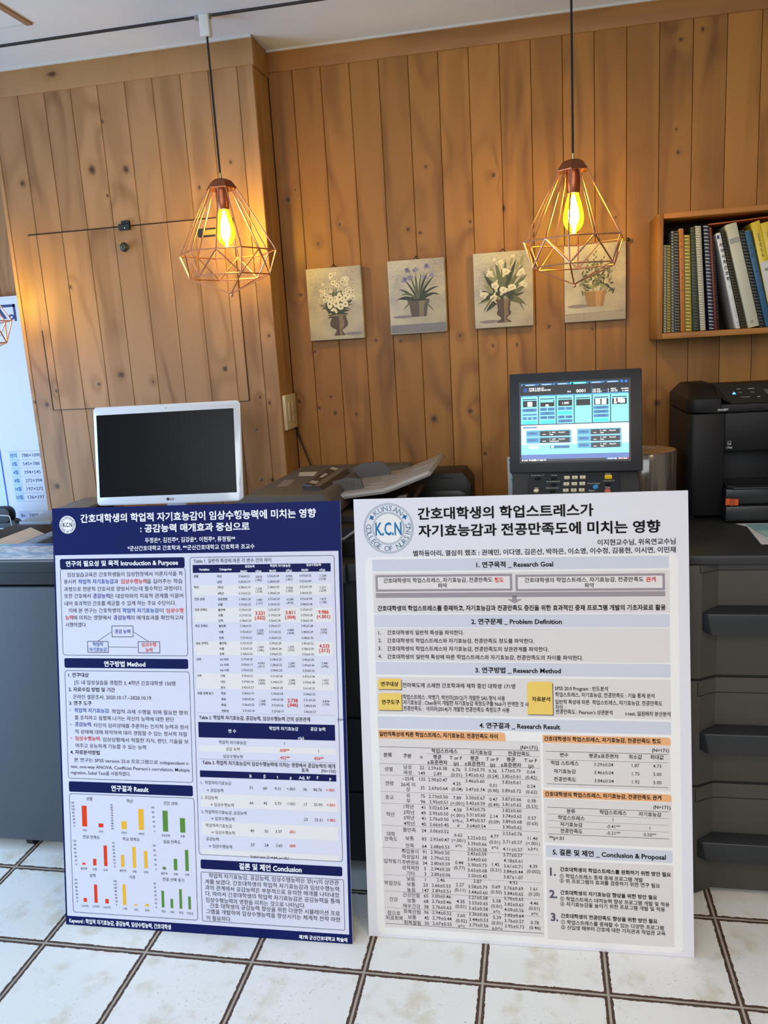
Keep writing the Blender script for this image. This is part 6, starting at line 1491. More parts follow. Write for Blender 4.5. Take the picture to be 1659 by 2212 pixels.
gold = [(0.2475, -0.085), (0.2500, -0.098), (0.2455, -0.094), (0.2500, -0.108), (0.2465, -0.104), (0.2480, -0.118), (0.2455, -0.112)]
w.tube([f(a, b, 0.0036) for a, b in gold], 0.0005, 4)
w.build('gold_signature', mat('gold_ink', 'd9b98a', 0.4), t)
w = MB()
w.prism(rrect(-0.12, -0.08, 0.12, 0.09, 0.03), 0, 0.012, 'z')
w.box(-0.035, 0.035, -0.004 + 0.03, 0.055, 0.010, 0.20)
w.build('stand', gloss_white, t, bevel=0.003)

# ------------------------------------------------------------------ copier line
dk = mat('copier_charcoal', '1c1d21', 0.55, bump=0.15, scale=900)
dk2 = mat('copier_black', '0e0f11', 0.5, bump=0.15, scale=900)
slate = mat('copier_slate', '444b53', 0.5, bump=0.12, scale=900)
panel_grey = mat('copier_panel_grey', '423e39', 0.55, bump=0.15, scale=900)
lid_brown = mat('copier_lid', '4f4b48', 0.5, bump=0.15, scale=900)
tray_grey = mat('copier_tray', '918c89', 0.5, bump=0.1, scale=700)
tray_light = mat('copier_tray_edge', 'aeaba4', 0.5)
gap_m = mat('panel_gap', '050505', 0.8)
rubber = mat('black_rubber', '101010', 0.6)

t = thing('finisher_cabinet', 'slate grey copier finisher cabinet behind the navy poster', 'copier cabinet', (-1.57, 2.105, 0))
X = lambda x: x + 1.57
w = MB()
w.box(X(-2.2), X(-0.952), 0.004, 0.715, 0.045, 0.90)
w.box(X(-2.2), X(-1.47), 0.215, 0.715, 0.90, 0.93)
w.box(X(-1.47), X(-0.952), 0.215, 0.715, 0.90, 1.0)
w.build('body', dk, t, bevel=0.003)
w = MB()
w.box(X(-2.2), X(-0.952), -0.001, 0.02, 0.045, 0.916)
w.build('front_panel', slate, t, bevel=0.004)
w = MB()
w.box(X(-2.2), X(-0.952), -0.003, 0.215, 0.924, 0.9985)
w.box(X(-2.2), X(-0.952), -0.0045, -0.002, 0.960, 0.9625)
w.build('top_ledge', dk2, t, bevel=0.002)
w = MB()
w.box(X(-2.2), X(-0.952), -0.0038, 0.004, 0.9955, 0.9995)
w.build('edge_strip', mat('ledge_edge', '6d7278', 0.4), t)
for x in (-2.12, -1.70, -1.02):
    w = MB()
    w.tube([(X(x) - 0.012, 0.05, 0.0225), (X(x) + 0.012, 0.05, 0.0225)], 0.022, 16)
    w.box(X(x) - 0.014, X(x) + 0.014, 0.035, 0.065, 0.034, 0.047)
    w.build('caster', rubber, t)
sl = -0.47
zt = lambda x, x0=-1.8525, z0=0.985: z0 + sl * (x - x0)
w = MB()
w.prism([(X(-1.90), 0.932), (X(-1.767), 0.932), (X(-1.767), zt(-1.767)), (X(-1.90), zt(-1.90))], 0.222, 0.69, 'y')
w.build('exit_tray', mat('tray_dark', '2b2624', 0.5), t, bevel=0.002)
w = MB()
w.box(X(-1.764), X(-1.706), 0.222, 0.69, 0.932, 0.976)
w.build('tray_rib', mat('tray_rib', '8698ac', 0.4), t, bevel=0.002)  # light bluish colour imitates the bright banner reflected on the rib
w = MB()
w.box(X(-1.739), X(-1.618), 0.280, 0.70, 1.047, 1.060)
w.build('exit_cover', mat('cover_grey', '7d8896', 0.4), t, bevel=0.003)
w = MB()
w.box(X(-1.700), X(-1.625), 0.40, 0.70, 0.932, 1.046)
w.build('cover_support', dk2, t)

w = MB()
for j in range(3):
    z = 0.0012 + j * 0.0012
    w.prism([(-1.8525, zt(-1.8525) + z), (-1.800, zt(-1.800) + z), (-1.800, zt(-1.800) + z + 0.001), (-1.8525, zt(-1.8525) + z + 0.001)], 2.332 + 0.003 * j, 2.600 + 0.002 * j, 'y')
tag(w.build('paper_stack', mat('cream_paper', 'ece6e0', 0.7)), 'cream paper lying in the dark sloping exit tray on the left', 'paper')

# printed sheet on the ledge of the finisher
t = thing('price_sheet', 'glossy printed sheet with a painted-in blue reflection lying on the ledge left of the navy poster', 'sheet', (-1.70, 2.21, 0.9998))
w = MB()
w.box(-0.49, 0.48, -0.094, 0.100, 0, 0.0008)
w.build('paper', mat('sheet_reflected_blue', 'd3e4f6', 0.35, coat=0.1), t)  # blue reflection of the banner is painted into the paper colour
w = MB()
w.add([(-0.49, 0.070, 0.0010), (0.48, 0.070, 0.0010), (0.48, 0.098, 0.0010), (-0.49, 0.098, 0.0010)], [(0, 1, 2, 3)], 0)
w.add([(-0.49, 0.070, 0.0011), (-0.02, 0.070, 0.0011), (-0.02, 0.098, 0.0011), (-0.49, 0.098, 0.0011)], [(0, 1, 2, 3)], 1)
w.add([(-0.49, -0.045, 0.0010), (0.48, -0.045, 0.0010), (0.48, -0.012, 0.0010), (-0.49, -0.012, 0.0010)], [(0, 1, 2, 3)], 2)
r = random.Random(8)
for row in range(9):
    y = 0.058 - row * 0.0165
    x = -0.48 + r.uniform(0, .03)
    while x < 0.44:
        ln = r.uniform(0.008, 0.055)
        w.add([(x, y, 0.0013), (x + ln, y + 0.001, 0.0013), (x + ln, y + 0.0045, 0.0013), (x, y + 0.0035, 0.0013)], [(0, 1, 2, 3)], 3)
        x += ln + r.uniform(0.006, 0.05)
for x in (0.18, 0.25, 0.32):
    w.add([(x, 0.080, 0.0013), (x + 0.05, 0.080, 0.0013), (x + 0.05, 0.087, 0.0013), (x, 0.087, 0.0013)], [(0, 1, 2, 3)], 4)
w.build('print', [mat('sheet_head', '3f6fb4', 0.2), mat('sheet_teal', '5f9fae', 0.2), mat('sheet_band', 'a3c4ea', 0.15), mat('sheet_ink', '3c5a86', 0.3), mat('sheet_white', 'e8eef6', 0.2)], t)

# --- main engine with document feeder and console
t = thing('production_printer', 'black copier with document feeder, keypad and lit touch screen between the posters', 'copier', (-0.30, 2.105, 0))
X = lambda x: x + 0.30
Y = lambda y: y - 2.105
w = MB()
w.box(X(-0.948), X(0.356), Y(2.125), Y(2.85), 0.035, 0.955)
w.box(X(-0.948), X(0.356), Y(2.12), Y(2.85), 0.955, 1.0)
w.build('body', dk2, t, bevel=0.003)
for x0, x1 in ((-0.946, -0.515), (-0.511, 0.354)):
    w = MB()
    w.box(X(x0), X(x1), Y(2.115), Y(2.13), 0.515, 0.940)
    w.build('front_door', dk, t, bevel=0.003)
for z0, z1 in ((0.275, 0.508), (0.040, 0.268)):
    w = MB()
    w.box(X(-0.946), X(0.354), Y(2.115), Y(2.13), z0, z1)
    w.build('paper_drawer', dk, t, bevel=0.003)
w = MB()
w.box(X(-0.948), X(-0.52), Y(2.021), Y(2.125), 0.950, 1.0)
w.box(X(-0.52), X(0.356), Y(2.040), Y(2.125), 0.950, 1.0)
w.build('front_ledge', dk, t, bevel=0.003)
w = MB()
w.prism([(Y(2.125), 1.0005), (Y(2.125), 1.04), (Y(2.15), 1.075), (Y(2.20), 1.080), (Y(2.20), 1.0005)], X(-0.60), X(-0.47), 'x')
w.tube([(X(-0.60), Y(2.13), 1.047), (X(-0.545), Y(2.13), 1.047), (X(-0.49), Y(2.13), 1.085)], 0.004, 6, 1)
w.build('scanner_bracket', [dk2, tray_light], t)
w = MB()
w.box(X(-0.93), X(-0.42), Y(2.2), Y(2.79), 1.0005, 1.099)
w.build('scanner_bed', dk2, t, bevel=0.004)
w = MB()
low = [(-0.915, 2.165), (-0.585, 2.165), (-0.575, 2.20), (-0.575, 2.79), (-0.88, 2.79), (-0.915, 2.75)]
mid = [(-0.905, 2.165), (-0.590, 2.165), (-0.580, 2.20), (-0.580, 2.79), (-0.87, 2.79), (-0.900, 2.75)]
high = [(-0.846, 2.19), (-0.612, 2.19), (-0.603, 2.215), (-0.603, 2.76), (-0.815, 2.76), (-0.835, 2.745)]
w.add([(X(a), Y(b), z) for ring, z in ((low, 1.1), (mid, 1.128), (high, 1.165)) for a, b in ring],
      [tuple(range(6))[::-1]] + [(j * 6 + i, j * 6 + (i + 1) % 6, j * 6 + 6 + (i + 1) % 6, j * 6 + 6 + i) for j in (0, 1) for i in range(6)] + [tuple(range(12, 18))])
lid = w.build('document_feeder', lid_brown, t, bevel=0.006, seg=3)
w = MB()
w.hull([(X(-0.60), Y(2.62), 1.1), (X(-0.43), Y(2.62), 1.1), (X(-0.43), Y(2.79), 1.1), (X(-0.60), Y(2.79), 1.1)], [(X(-0.60), Y(2.69), 1.166), (X(-0.44), Y(2.69), 1.166), (X(-0.44), Y(2.76), 1.166), (X(-0.60), Y(2.76), 1.166)])
w.build('hinge_cover', lid_brown, lid, bevel=0.003)
w = MB()
top = [(-0.692, 2.262, 1.179), (-0.640, 2.252, 1.174), (-0.626, 2.550, 1.180), (-0.685, 2.600, 1.186)]
bot = [(-0.692, 2.262, 1.150), (-0.606, 2.245, 1.140), (-0.600, 2.560, 1.145), (-0.685, 2.600, 1.150)]
w.hull([(X(a), Y(b), c) for a, b, c in bot], [(X(a), Y(b), c) for a, b, c in top])


def on_strip(s, u):          # s along the strip from the front, u across
    a = Vector(top[0]).lerp(Vector(top[3]), s)
    b = Vector(top[1]).lerp(Vector(top[2]), s)
    p = a.lerp(b, u)
    return (X(p.x), Y(p.y), p.z + 0.0006)


def patch(s0, s1, u0, u1, mi):
    w.add([on_strip(s0, u0), on_strip(s0, u1), on_strip(s1, u1), on_strip(s1, u0)], [(0, 1, 2, 3)], mi)


patch(0.02, 0.98, 0.60, 0.97, 1)
for s0 in (0.13, 0.17, 0.21, 0.82, 0.86, 0.90):
    for u in (0.10, 0.22, 0.34, 0.46):
        patch(s0, s0 + 0.026, u, u + 0.085, 2)
for s0 in (0.42, 0.47, 0.52, 0.57):
    patch(s0, s0 + 0.028, 0.22, 0.42, 2)
for s0 in (0.05, 0.09, 0.80, 0.84, 0.88):
    patch(s0, s0 + 0.012, 0.62, 0.95, 2)
patch(0.38, 0.42, 0.72, 0.86, 2)
patch(0.0, 0.035, 0.0, 0.5, 3)
w.build('size_guide_strip', [mat('strip_dark', '2e2722', 0.5), mat('strip_olive', '5d564a', 0.5), mat('strip_print', 'e4dccc', 0.5), mat('strip_blue', '5f8fd0', 0.3)], lid)
for q, cfg in (((-0.805, 2.605, -0.742, 2.605, -0.730, 2.515, -0.784, 2.522), ('label_pale', 'b7b2a8')), ((-0.812, 2.455, -0.775, 2.452, -0.760, 2.338, -0.798, 2.328), ('label_grey', '7d7670'))):
    w = MB()
    p = [(q[i], q[i + 1]) for i in (0, 2, 4, 6)]
    w.add([(X(a), Y(b), 1.1654) for a, b in p], [(3, 2, 1, 0)])
    w.build('sticker', mat(*cfg, 0.5), lid)
w = MB()
prof = [(-0.62, 1.140), (-0.46, 1.157), (-0.425, 1.168), (-0.320, 1.207)]
poly = [(X(a), b) for a, b in prof] + [(X(-0.311), 1.198)] + [(X(a + 0.004), b - 0.016) for a, b in reversed(prof)]
w.prism(poly[::-1], Y(2.30), Y(2.65), 'y')
for x0, x1, y in ((-0.52, -0.475, 2.41), (-0.50, -0.455, 2.50), (-0.395, -0.345, 2.47), (-0.55, -0.48, 2.36)):
    za = lambda x: 1.140 + (x + 0.62) / 0.16 * 0.017 if x < -0.46 else (1.157 + (x + 0.46) / 0.035 * 0.011 if x < -0.425 else 1.168 + (x + 0.425) / 0.105 * 0.039)
    w.tube([(X(x0), Y(y), za(x0) + 0.0006), (X(x1), Y(y), za(x1) + 0.0006)], 0.0016, 5, 1)
w.prism([(X(a), b - 0.0012) for a, b in prof] + [(X(a + 0.003), b - 0.011) for a, b in reversed(prof)], Y(2.298), Y(2.3005), 'y', 1)
w.build('feed_tray', [tray_grey, tray_light], lid, bevel=0.002)
w = MB()
w.prism([(X(-0.628), 1.136), (X(-0.625), 1.172), (X(-0.575), 1.184), (X(-0.535), 1.178), (X(-0.530), 1.151)], Y(2.352), Y(2.362), 'y')
for i in range(6):
    x = -0.600 + i * 0.008
    w.tube([(X(x), Y(2.3515), 1.150), (X(x), Y(2.3515), 1.174)], 0.0013, 5)
w.build('paper_guide', lid_brown, lid)
w = MB()
w.prism([(X(-0.618), 1.138), (X(-0.615), 1.176), (X(-0.58), 1.193), (X(-0.51), 1.197), (X(-0.485), 1.170), (X(-0.485), 1.152)], Y(2.575), Y(2.585), 'y')
w.build('paper_guide', lid_brown, lid)
w = MB()
w.add([(X(-0.612), Y(2.49), 1.1425), (X(-0.585), Y(2.49), 1.1455), (X(-0.585), Y(2.55), 1.1455), (X(-0.612), Y(2.55), 1.1425)], [(0, 1, 2, 3)])
w.build('sticker', mat('label_green', '6f7f6a', 0.5), lid)
w = MB()
w.prism([(X(-0.57), 1.060), (X(-0.385), 1.112), (X(-0.378), 1.104), (X(-0.385), 1.092), (X(-0.57), 1.040)], Y(2.30), Y(2.64), 'y')
w.build('output_tray', mat('tray_black', '262321', 0.4), t, bevel=0.003)
w = MB()
w.prism([(X(-0.455), 1.0935), (X(-0.405), 1.1075), (X(-0.405), 1.118), (X(-0.43), 1.115), (X(-0.455), 1.100)], Y(2.40), Y(2.43), 'y')
w.build('paper_stop', mat('stop_grey', '66635f', 0.35), t, bevel=0.002)
w = MB()
w.prism([(X(-0.50), 1.0005), (X(-0.232), 1.0005), (X(-0.232), 1.097), (X(-0.258), 1.134), (X(-0.50), 1.134)], Y(2.69), Y(2.85), 'y')
w.box(X(-0.335), X(-0.29), Y(2.688), Y(2.70), 1.116, 1.119, 1)
w.prism([(X(-0.49), 1.01), (X(-0.252), 1.01), (X(-0.248), 1.065), (X(-0.275), 1.075), (X(-0.49), 1.075)], Y(2.684), Y(2.70), 'y', 2)
w.build('exit_unit', [dk2, tray_light, mat('deep_black', '0b0b0c', 0.35)], t, bevel=0.002)

# console
w = MB()
cx, cy = 0.098, 2.40
yaw = math.radians(-3)
tt = math.radians(12)


def con(a, b, d):
    y, z = math.sin(tt) * b - math.cos(tt) * d, 1.323 + math.cos(tt) * b + math.sin(tt) * d
    return (X(cx + a * math.cos(yaw) - y * math.sin(yaw)), Y(cy + a * math.sin(yaw) + y * math.cos(yaw)), z)


ou = [(-0.187, -0.1475), (0.188, -0.1475), (0.189, 0.1455), (-0.186, 0.1455)]
w.hull([con(a * .96, b * .96, -0.048) for a, b in ou], [con(a, b, 0.0) for a, b in ou])
con_m = mat('console_charcoal', '24262b', 0.5, bump=0.15, scale=900)
con_part = w.build('touch_console', con_m, t, bevel=0.003)
w = MB()
w.add([con(a, b, 0.0006) for a, b in ((-0.157, -0.119), (0.157, -0.119), (0.157, 0.119), (-0.157, 0.119))] + [con(a, b, 0.0012) for a, b in ((-0.1525, -0.1145), (0.1525, -0.1145), (0.1525, 0.1145), (-0.1525, 0.1145))],
      [(0, 1, 5, 4), (1, 2, 6, 5), (2, 3, 7, 6), (3, 0, 4, 7)])
w.build('screen_bezel', mat('bezel_grey', '4a4a4e', 0.4), con_part)
SC = {'s_black': ('0a0a12', .5), 's_white': ('ffffff', 1.5), 's_cyan': ('2fd8ea', 1.25), 's_cyanlight': ('8df2ee', 1.25), 's_pale': ('c8fbf8', 1.35), 's_tab': ('3f86c0', 1.1),
      's_deep': ('123f6e', .8), 's_blue': ('1c7cf0', 1.2), 's_bar': ('5b7cc8', 1.0), 's_tray': ('5cb6d6', 1.1), 's_red': ('c23a4a', 1.0)}
d = PRINT_SCREEN['screen_image']
keys = list(SC)
w = MB()
draw_print(PRINT_SCREEN, 'screen_image', w, lambda u, v, L: con(u / 1000 - 0.152, 0.114 - v / 1000, 0.0013 + 0.00008 * L), keys)
w.build('screen', [emit('ui_' + q, *SC[q]) for q in keys], con_part)

P0 = Vector((0.094, 2.36, 1.175))
DN = Vector((0, -math.sin(PI / 4), -math.cos(PI / 4)))
NO = Vector((0, -math.cos(PI / 4), math.sin(PI / 4)))


def kp(dx, dd, up=0.0):
    p = P0 + Vector((dx, 0, 0)) + DN * dd + NO * up
    return (X(p.x), Y(p.y), p.z)


w = MB()
w.prism([(Y(2.372), 1.172), (Y(2.372 - 0.116), 1.056), (Y(2.256), 1.0005), (Y(2.455), 1.0005), (Y(2.455), 1.185), (Y(2.39), 1.185)], X(P0.x - 0.176), X(P0.x + 0.180), 'x')
kb = w.build('keypad', mat('console_side', '3a3a3c', 0.5, bump=0.15, scale=900), t, bevel=0.003)
w = MB()
w.hull([kp(a, b, -0.006) for a, b in ((-0.135, 0.15), (0.121, 0.15), (0.126, 0.0), (-0.127, 0.0))], [kp(a, b, 0.002) for a, b in ((-0.135, 0.15), (0.121, 0.15), (0.126, 0.0), (-0.127, 0.0))])
w.build('key_panel', con_m, kb, bevel=0.001)
w = MB()
fk = lambda dx, v: kp(dx, -v, 0.0024)
for s, x, dd, em in (('Power Save ◇', -0.1025, 0.003, 0.0065), ('Access', -0.0565, 0.004, 0.0065), ('Mode Memory', -0.0590, 0.0262, 0.0065), ('Utility/Counter', -0.0615, 0.0485, 0.0065), ('Help', -0.1065, 0.047, 0.0065), ('Proof Copy', 0.0540, 0.0362, 0.0075),
                     ('Start', 0.0465, 0.0608, 0.009), ('Reset', 0.0955, 0.0035, 0.0065), ('Interrupt ◇', 0.0965, 0.0285, 0.0065), ('Stop', 0.0915, 0.0508, 0.0080), ('Accessibility', -0.1090, 0.071, 0.0065), ('Mode Check', -0.0630, 0.071, 0.0065)):
    LET.put(w, s, 1, 'C', x, 0, -dd, em, fk, 0)
w.build('key_lettering', mat('key_print', 'b5b0a4', 0.5), kb)
key_cream = mat('key_cream', 'e2d8b8', 0.4)
key_black = mat('key_black', '121214', 0.3)
key_ink = mat('key_ink', '2c2a26', 0.5)


def key_rect(dx, dd, wx, wd, m, s=None):
    w = MB()
    base = [(dx - wx, dd + wd), (dx + wx, dd + wd), (dx + wx, dd - wd), (dx - wx, dd - wd)]
    w.hull([kp(a, b, 0.001) for a, b in base], [kp(dx + (a - dx) * .92, dd + (b - dd) * .88, 0.0062) for a, b in base])
    if s:
        LET.put(w, s, 2, 'C', dx, 0, -dd, 0.0068, lambda u, v: kp(u, -v, 0.0065), 1)
    w.build('key', [m, key_ink], kb)


def key_oval(dx, dd, rx, rd, m):
    w = MB()
    ring = [(dx + rx * math.cos(2 * PI * i / 20), dd - rd * math.sin(2 * PI * i / 20)) for i in range(20)]
    w.hull([kp(a, b, 0.001) for a, b in ring], [kp(dx + (a - dx) * .85, dd + (b - dd) * .8, 0.0055) for a, b in ring])
    w.build('key', m, kb, smooth=True)


for r_ in range(4):
    for c_ in range(3):
        s = ('123', '456', '789', '*0#')[r_][c_]
        key_rect(-0.0200 + 0.0221 * c_ - 0.0024 * r_, 0.0152 + 0.0222 * r_, 0.0082, 0.0050, key_cream, s)
key_rect(0.0952, 0.0165, 0.0105, 0.0068, mat('key_yellow', 'e8bb2c', 0.4))
for dx, dd in ((-0.1034, 0.0140), (-0.0571, 0.0142), (-0.0595, 0.0364), (-0.0619, 0.0590), (0.0926, 0.0405)):
    key_oval(dx, dd, 0.0085, 0.0056, key_black)
key_oval(-0.1078, 0.0575, 0.0082, 0.0062, key_cream)
key_oval(0.0583, 0.0495, 0.0085, 0.0078, mat('key_blue', '3f93c8', 0.3))
key_oval(0.0903, 0.0640, 0.0092, 0.0085, mat('key_red', 'c4675c', 0.3))
key_oval(0.0450, 0.0850, 0.016, 0.014, mat('key_green', '4f9a5a', 0.3))

# --- paper deck on the right
t = thing('paper_deck', 'grey three-drawer copier paper deck right of the white poster', 'paper deck', (0.70, 2.10, 0))
X = lambda x: x - 0.70
w = MB()
w.box(X(0.362), X(1.06), 0.045, 0.75, 0.02, 0.97)
w.build('body', dk2, t)
w = MB()
w.prism([(X(0.361), -0.006), (X(1.061), -0.006), (X(1.061), 0.75), (X(0.361), 0.75)], 0.976, 1.0, 'z')
w.build('top_cover', mat('deck_top', '24282c', 0.45, bump=0.12, scale=900), t, bevel=0.003)


def deck_front(y):
    return [(X(0.363), -0.002 + y), (X(0.402), 0.000 + y), (X(0.447), 0.028 + y), (X(0.98), 0.028 + y), (X(1.02), 0.0 + y), (X(1.058), -0.002 + y), (X(1.058), 0.10), (X(0.363), 0.10)]


for z0, z1, zl0, zl1, zh in ((0.662, 0.973, 0.953, 0.972, 0.852), (0.352, 0.655, 0.614, 0.652, 0.516), (0.020, 0.345, 0.304, 0.342, 0.192)):
    w = MB()
    w.prism(deck_front(0.0), z0, z1, 'z')
    dr = w.build('drawer', panel_grey, t, bevel=0.002)
    w = MB()
    fr_ = deck_front(-0.0008)
    inner = [(X(0.398), 0.0)] + [(a, b) for a, b in fr_[1:5]] + [(X(1.02), 0.0)]
    w.prism([(X(0.398), -0.001), (X(0.402), -0.0008), (X(0.447), 0.0272), (X(0.98), 0.0272), (X(1.02), -0.0008), (X(1.024), 0.05), (X(0.39), 0.05)], zl0 - 0.0018, zl0, 'z')
    w.prism([(X(0.396), -0.0012), (X(0.398), -0.0012), (X(0.398), 0.01), (X(0.396), 0.01)], zl0 - 0.0018, zl1, 'z')
    w.build('drawer_gap', gap_m, dr)
    w = MB()
    a = 0.402
    w.add([(X(a), 0.004, zh - 0.058), (X(0.428), -0.010, zh - 0.066), (X(0.99), -0.010, zh - 0.066), (X(1.02), 0.0, zh - 0.066), (X(1.02), 0.03, zh - 0.066), (X(a), 0.03, zh - 0.058),
           (X(a), 0.004, zh - 0.006), (X(0.416), -0.008, zh - 0.008), (X(0.99), -0.008, zh - 0.010), (X(1.02), 0.0, zh - 0.008), (X(1.02), 0.03, zh + 0.004), (X(0.447), 0.03, zh + 0.006)],
          [(5, 4, 3, 2, 1, 0), (6, 7, 8, 9, 10, 11), (0, 1, 7, 6), (1, 2, 8, 7), (2, 3, 9, 8), (3, 4, 10, 9), (4, 5, 11, 10), (5, 0, 6, 11)])
    w.build('handle', mat('deck_handle', '25282b', 0.42, bump=0.12, scale=900), dr, bevel=0.003)
w = MB()
for z0, z1 in ((0.655, 0.662), (0.345, 0.352)):
    w.prism(deck_front(0.0012), z0 + 0.0002, z1 - 0.0002, 'z')
w.build('drawer_seam', gap_m, t)
w = MB()
for x in (0.42, 0.98):
    w.lathe([(0.02, 0), (0.02, 0.021)], (X(x), 0.12, 0), 16)
    w.lathe([(0.02, 0), (0.02, 0.021)], (X(x), 0.65, 0), 16)
w.build('foot', rubber, t)

# --- black desktop inkjet on the deck
t = thing('inkjet_printer', 'black office inkjet printer standing on the paper deck at the right edge', 'printer', (0.66, 2.5, 1.0005))
X = lambda x: x - 0.66
pb = mat('inkjet_black', '0e0e10', 0.5, bump=0.1, scale=1200, spec=0.3)
pb2 = mat('inkjet_panel', '161514', 0.45)
w = MB()
ou = rrect(X(0.427), 0.0, X(0.893), 0.37, 0.03, 6)
# body with the output opening left free
w.prism(rrect(X(0.427), 0.0, X(0.532), 0.37, 0.03, 6, (1, 0, 0, 1)), 0.012, 0.318, 'z')
w.prism(rrect(X(0.80), 0.0, X(0.893), 0.37, 0.03, 6, (0, 1, 1, 0)), 0.012, 0.318, 'z')
w.box(X(0.532), X(0.80), 0.004, 0.37, 0.205, 0.318)
w.box(X(0.532), X(0.80), 0.10, 0.37, 0.012, 0.205)
w.build('body', pb, t, bevel=0.002)
w = MB()
w.prism(rrect(X(0.4265), -0.002, X(0.520), 0.37, 0.032, 6, (1, 0, 0, 1)), 0.3215, 0.362, 'z')
w.prism([(X(0.520), -0.002), (X(0.8935), -0.002), (X(0.8935), 0.37), (X(0.520), 0.37)], 0.3215, 0.344, 'z')
w.hull([(a, b, 0.362) for a, b in rrect(X(0.428), 0.0, X(0.53), 0.365, 0.03, 6, (1, 0, 0, 1))], [(a, b, 0.393) for a, b in rrect(X(0.455), 0.12, X(0.53), 0.345, 0.03, 6, (1, 0, 0, 1))])
w.hull([(X(0.5), 0.004, 0.344), (X(0.8935), 0.004, 0.344), (X(0.8935), 0.37, 0.344), (X(0.5), 0.37, 0.344)], [(X(0.5), 0.125, 0.385), (X(0.87), 0.125, 0.385), (X(0.87), 0.345, 0.385), (X(0.5), 0.345, 0.385)])
lidp = w.build('scanner_lid', pb, t, bevel=0.002)
w = MB()
w.add([(X(0.512), -0.0025, 0.363), (X(0.548), -0.0025, 0.345), (X(0.80), -0.0025, 0.345), (X(0.80), 0.118, 0.393), (X(0.575), 0.118, 0.393), (X(0.520), 0.118, 0.398),
       (X(0.512), 0.12, 0.34), (X(0.548), 0.12, 0.335), (X(0.80), 0.12, 0.335)],
      [(0, 1, 2, 3, 4, 5), (0, 6, 7, 1), (1, 7, 8, 2), (2, 8, 3), (3, 8, 7, 6, 5, 4), (0, 5, 6)])
w.build('control_panel', pb2, lidp)


def ctl(u, v):           # v in metres up the sloping panel
    s = v / 0.130
    return (X(u), -0.0025 + 0.1205 * s, 0.345 + 0.048 * s + 0.0008)


w = MB()
for u, v in ((0.585, 0.068), (0.619, 0.068)):
    ring2d(w, u, v, 0.0035, 0.0050, ctl, 0, 20)
w.add([ctl(*p) for p in ((0.579, 0.090), (0.589, 0.090), (0.589, 0.095), (0.579, 0.095))], [(0, 1, 2, 3)], 0)
w.add([ctl(*p) for p in ((0.612, 0.090), (0.629, 0.090), (0.629, 0.095), (0.612, 0.095))], [(0, 1, 2, 3)], 0)
w.add([ctl(*p) for p in ((0.580, 0.036), (0.606, 0.036), (0.606, 0.039), (0.580, 0.039))], [(0, 1, 2, 3)], 0)
w.add([ctl(*p) for p in ((0.626, 0.034), (0.634, 0.034), (0.634, 0.040), (0.626, 0.040))], [(0, 1, 2, 3)], 0)
w.add([ctl(*p) for p in ((0.658, 0.030), (0.74, 0.030), (0.74, 0.085), (0.652, 0.085))], [(0, 1, 2, 3)], 1)
w.build('panel_icons', [mat('icon_grey', 'a8a49c', 0.5), mat('lcd_grey', '4c4a4c', 0.25)], lidp)
w = MB()
w.add([ctl(*p) for p in ((0.561, 0.060), (0.572, 0.060), (0.568, 0.074))], [(0, 1, 2)], 0)
w.build('power_light', emit('blue_led', '4a9bff', 5.0), lidp)
w = MB()
fl = lambda u, v: (X(u), -0.0026, v)
LET.put(w, 'MAXIFY', 3, 'F', 0.511, 0.5405, 0.3285, 0.0085, fl, 0)
f2 = lambda u, v: (X(u), 0.0035, v)
for a, b in (((0.541, 0.224), (0.551, 0.2355)),):
    w.add([f2(a[0], a[1]), f2(b[0], a[1]), f2(b[0], b[1]), f2(a[0], b[1])], [(0, 1, 2, 3)], 1)
w.add([(X(0.5425), 0.0030, 0.2285), (X(0.5495), 0.0030, 0.2285), (X(0.5495), 0.0030, 0.2345), (X(0.5425), 0.0030, 0.2345)], [(0, 1, 2, 3)], 2)
LET.put(w, 'Feel', 2, 'F', 0.5425, 0.5535, 0.2165, 0.0085, f2, 0)
LET.put(w, 'E', 2, 'F', 0.5385, 0.5405, 0.2165, 0.0085, f2, 1)
w.build('printed_marks', [mat('mark_white', 'c9c9c9', 0.5), mat('mark_grey', '8f938c', 0.5), mat('mark_dark', '2c2d2e', 0.5)], t)
w = MB()
w.box(X(0.535), X(0.797), -0.035, 0.098, 0.100, 0.108)
w.box(X(0.533), X(0.80), -0.030, 0.10, 0.052, 0.098)
w.hull([(X(0.55), -0.052, 0.100), (X(0.78), -0.052, 0.100), (X(0.797), -0.034, 0.100), (X(0.535), -0.034, 0.100)], [(X(0.55), -0.052, 0.106), (X(0.78), -0.052, 0.106), (X(0.797), -0.034, 0.107), (X(0.535), -0.034, 0.107)])
w.build('paper_cassette', mat('cassette_black', '202225', 0.35), t, bevel=0.002)
w = MB()
w.box(X(0.531), X(0.80), -0.045, 0.099, 0.004, 0.049)
w.build('paper_cassette', mat('cassette_black2', '202225', 0.35), t, bevel=0.002)
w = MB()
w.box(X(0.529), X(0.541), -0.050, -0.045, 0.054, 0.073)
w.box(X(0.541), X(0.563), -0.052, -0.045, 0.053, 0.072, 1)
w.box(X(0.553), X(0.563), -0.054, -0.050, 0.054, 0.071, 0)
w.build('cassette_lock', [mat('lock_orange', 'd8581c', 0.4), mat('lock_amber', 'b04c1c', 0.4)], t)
w = MB()
for x in (0.45, 0.87):
    for y in (0.04, 0.34):
        w.lathe([(0.012, 0), (0.012, 0.0125)], (X(x), y, 0), 12)
w.build('foot', rubber, t)

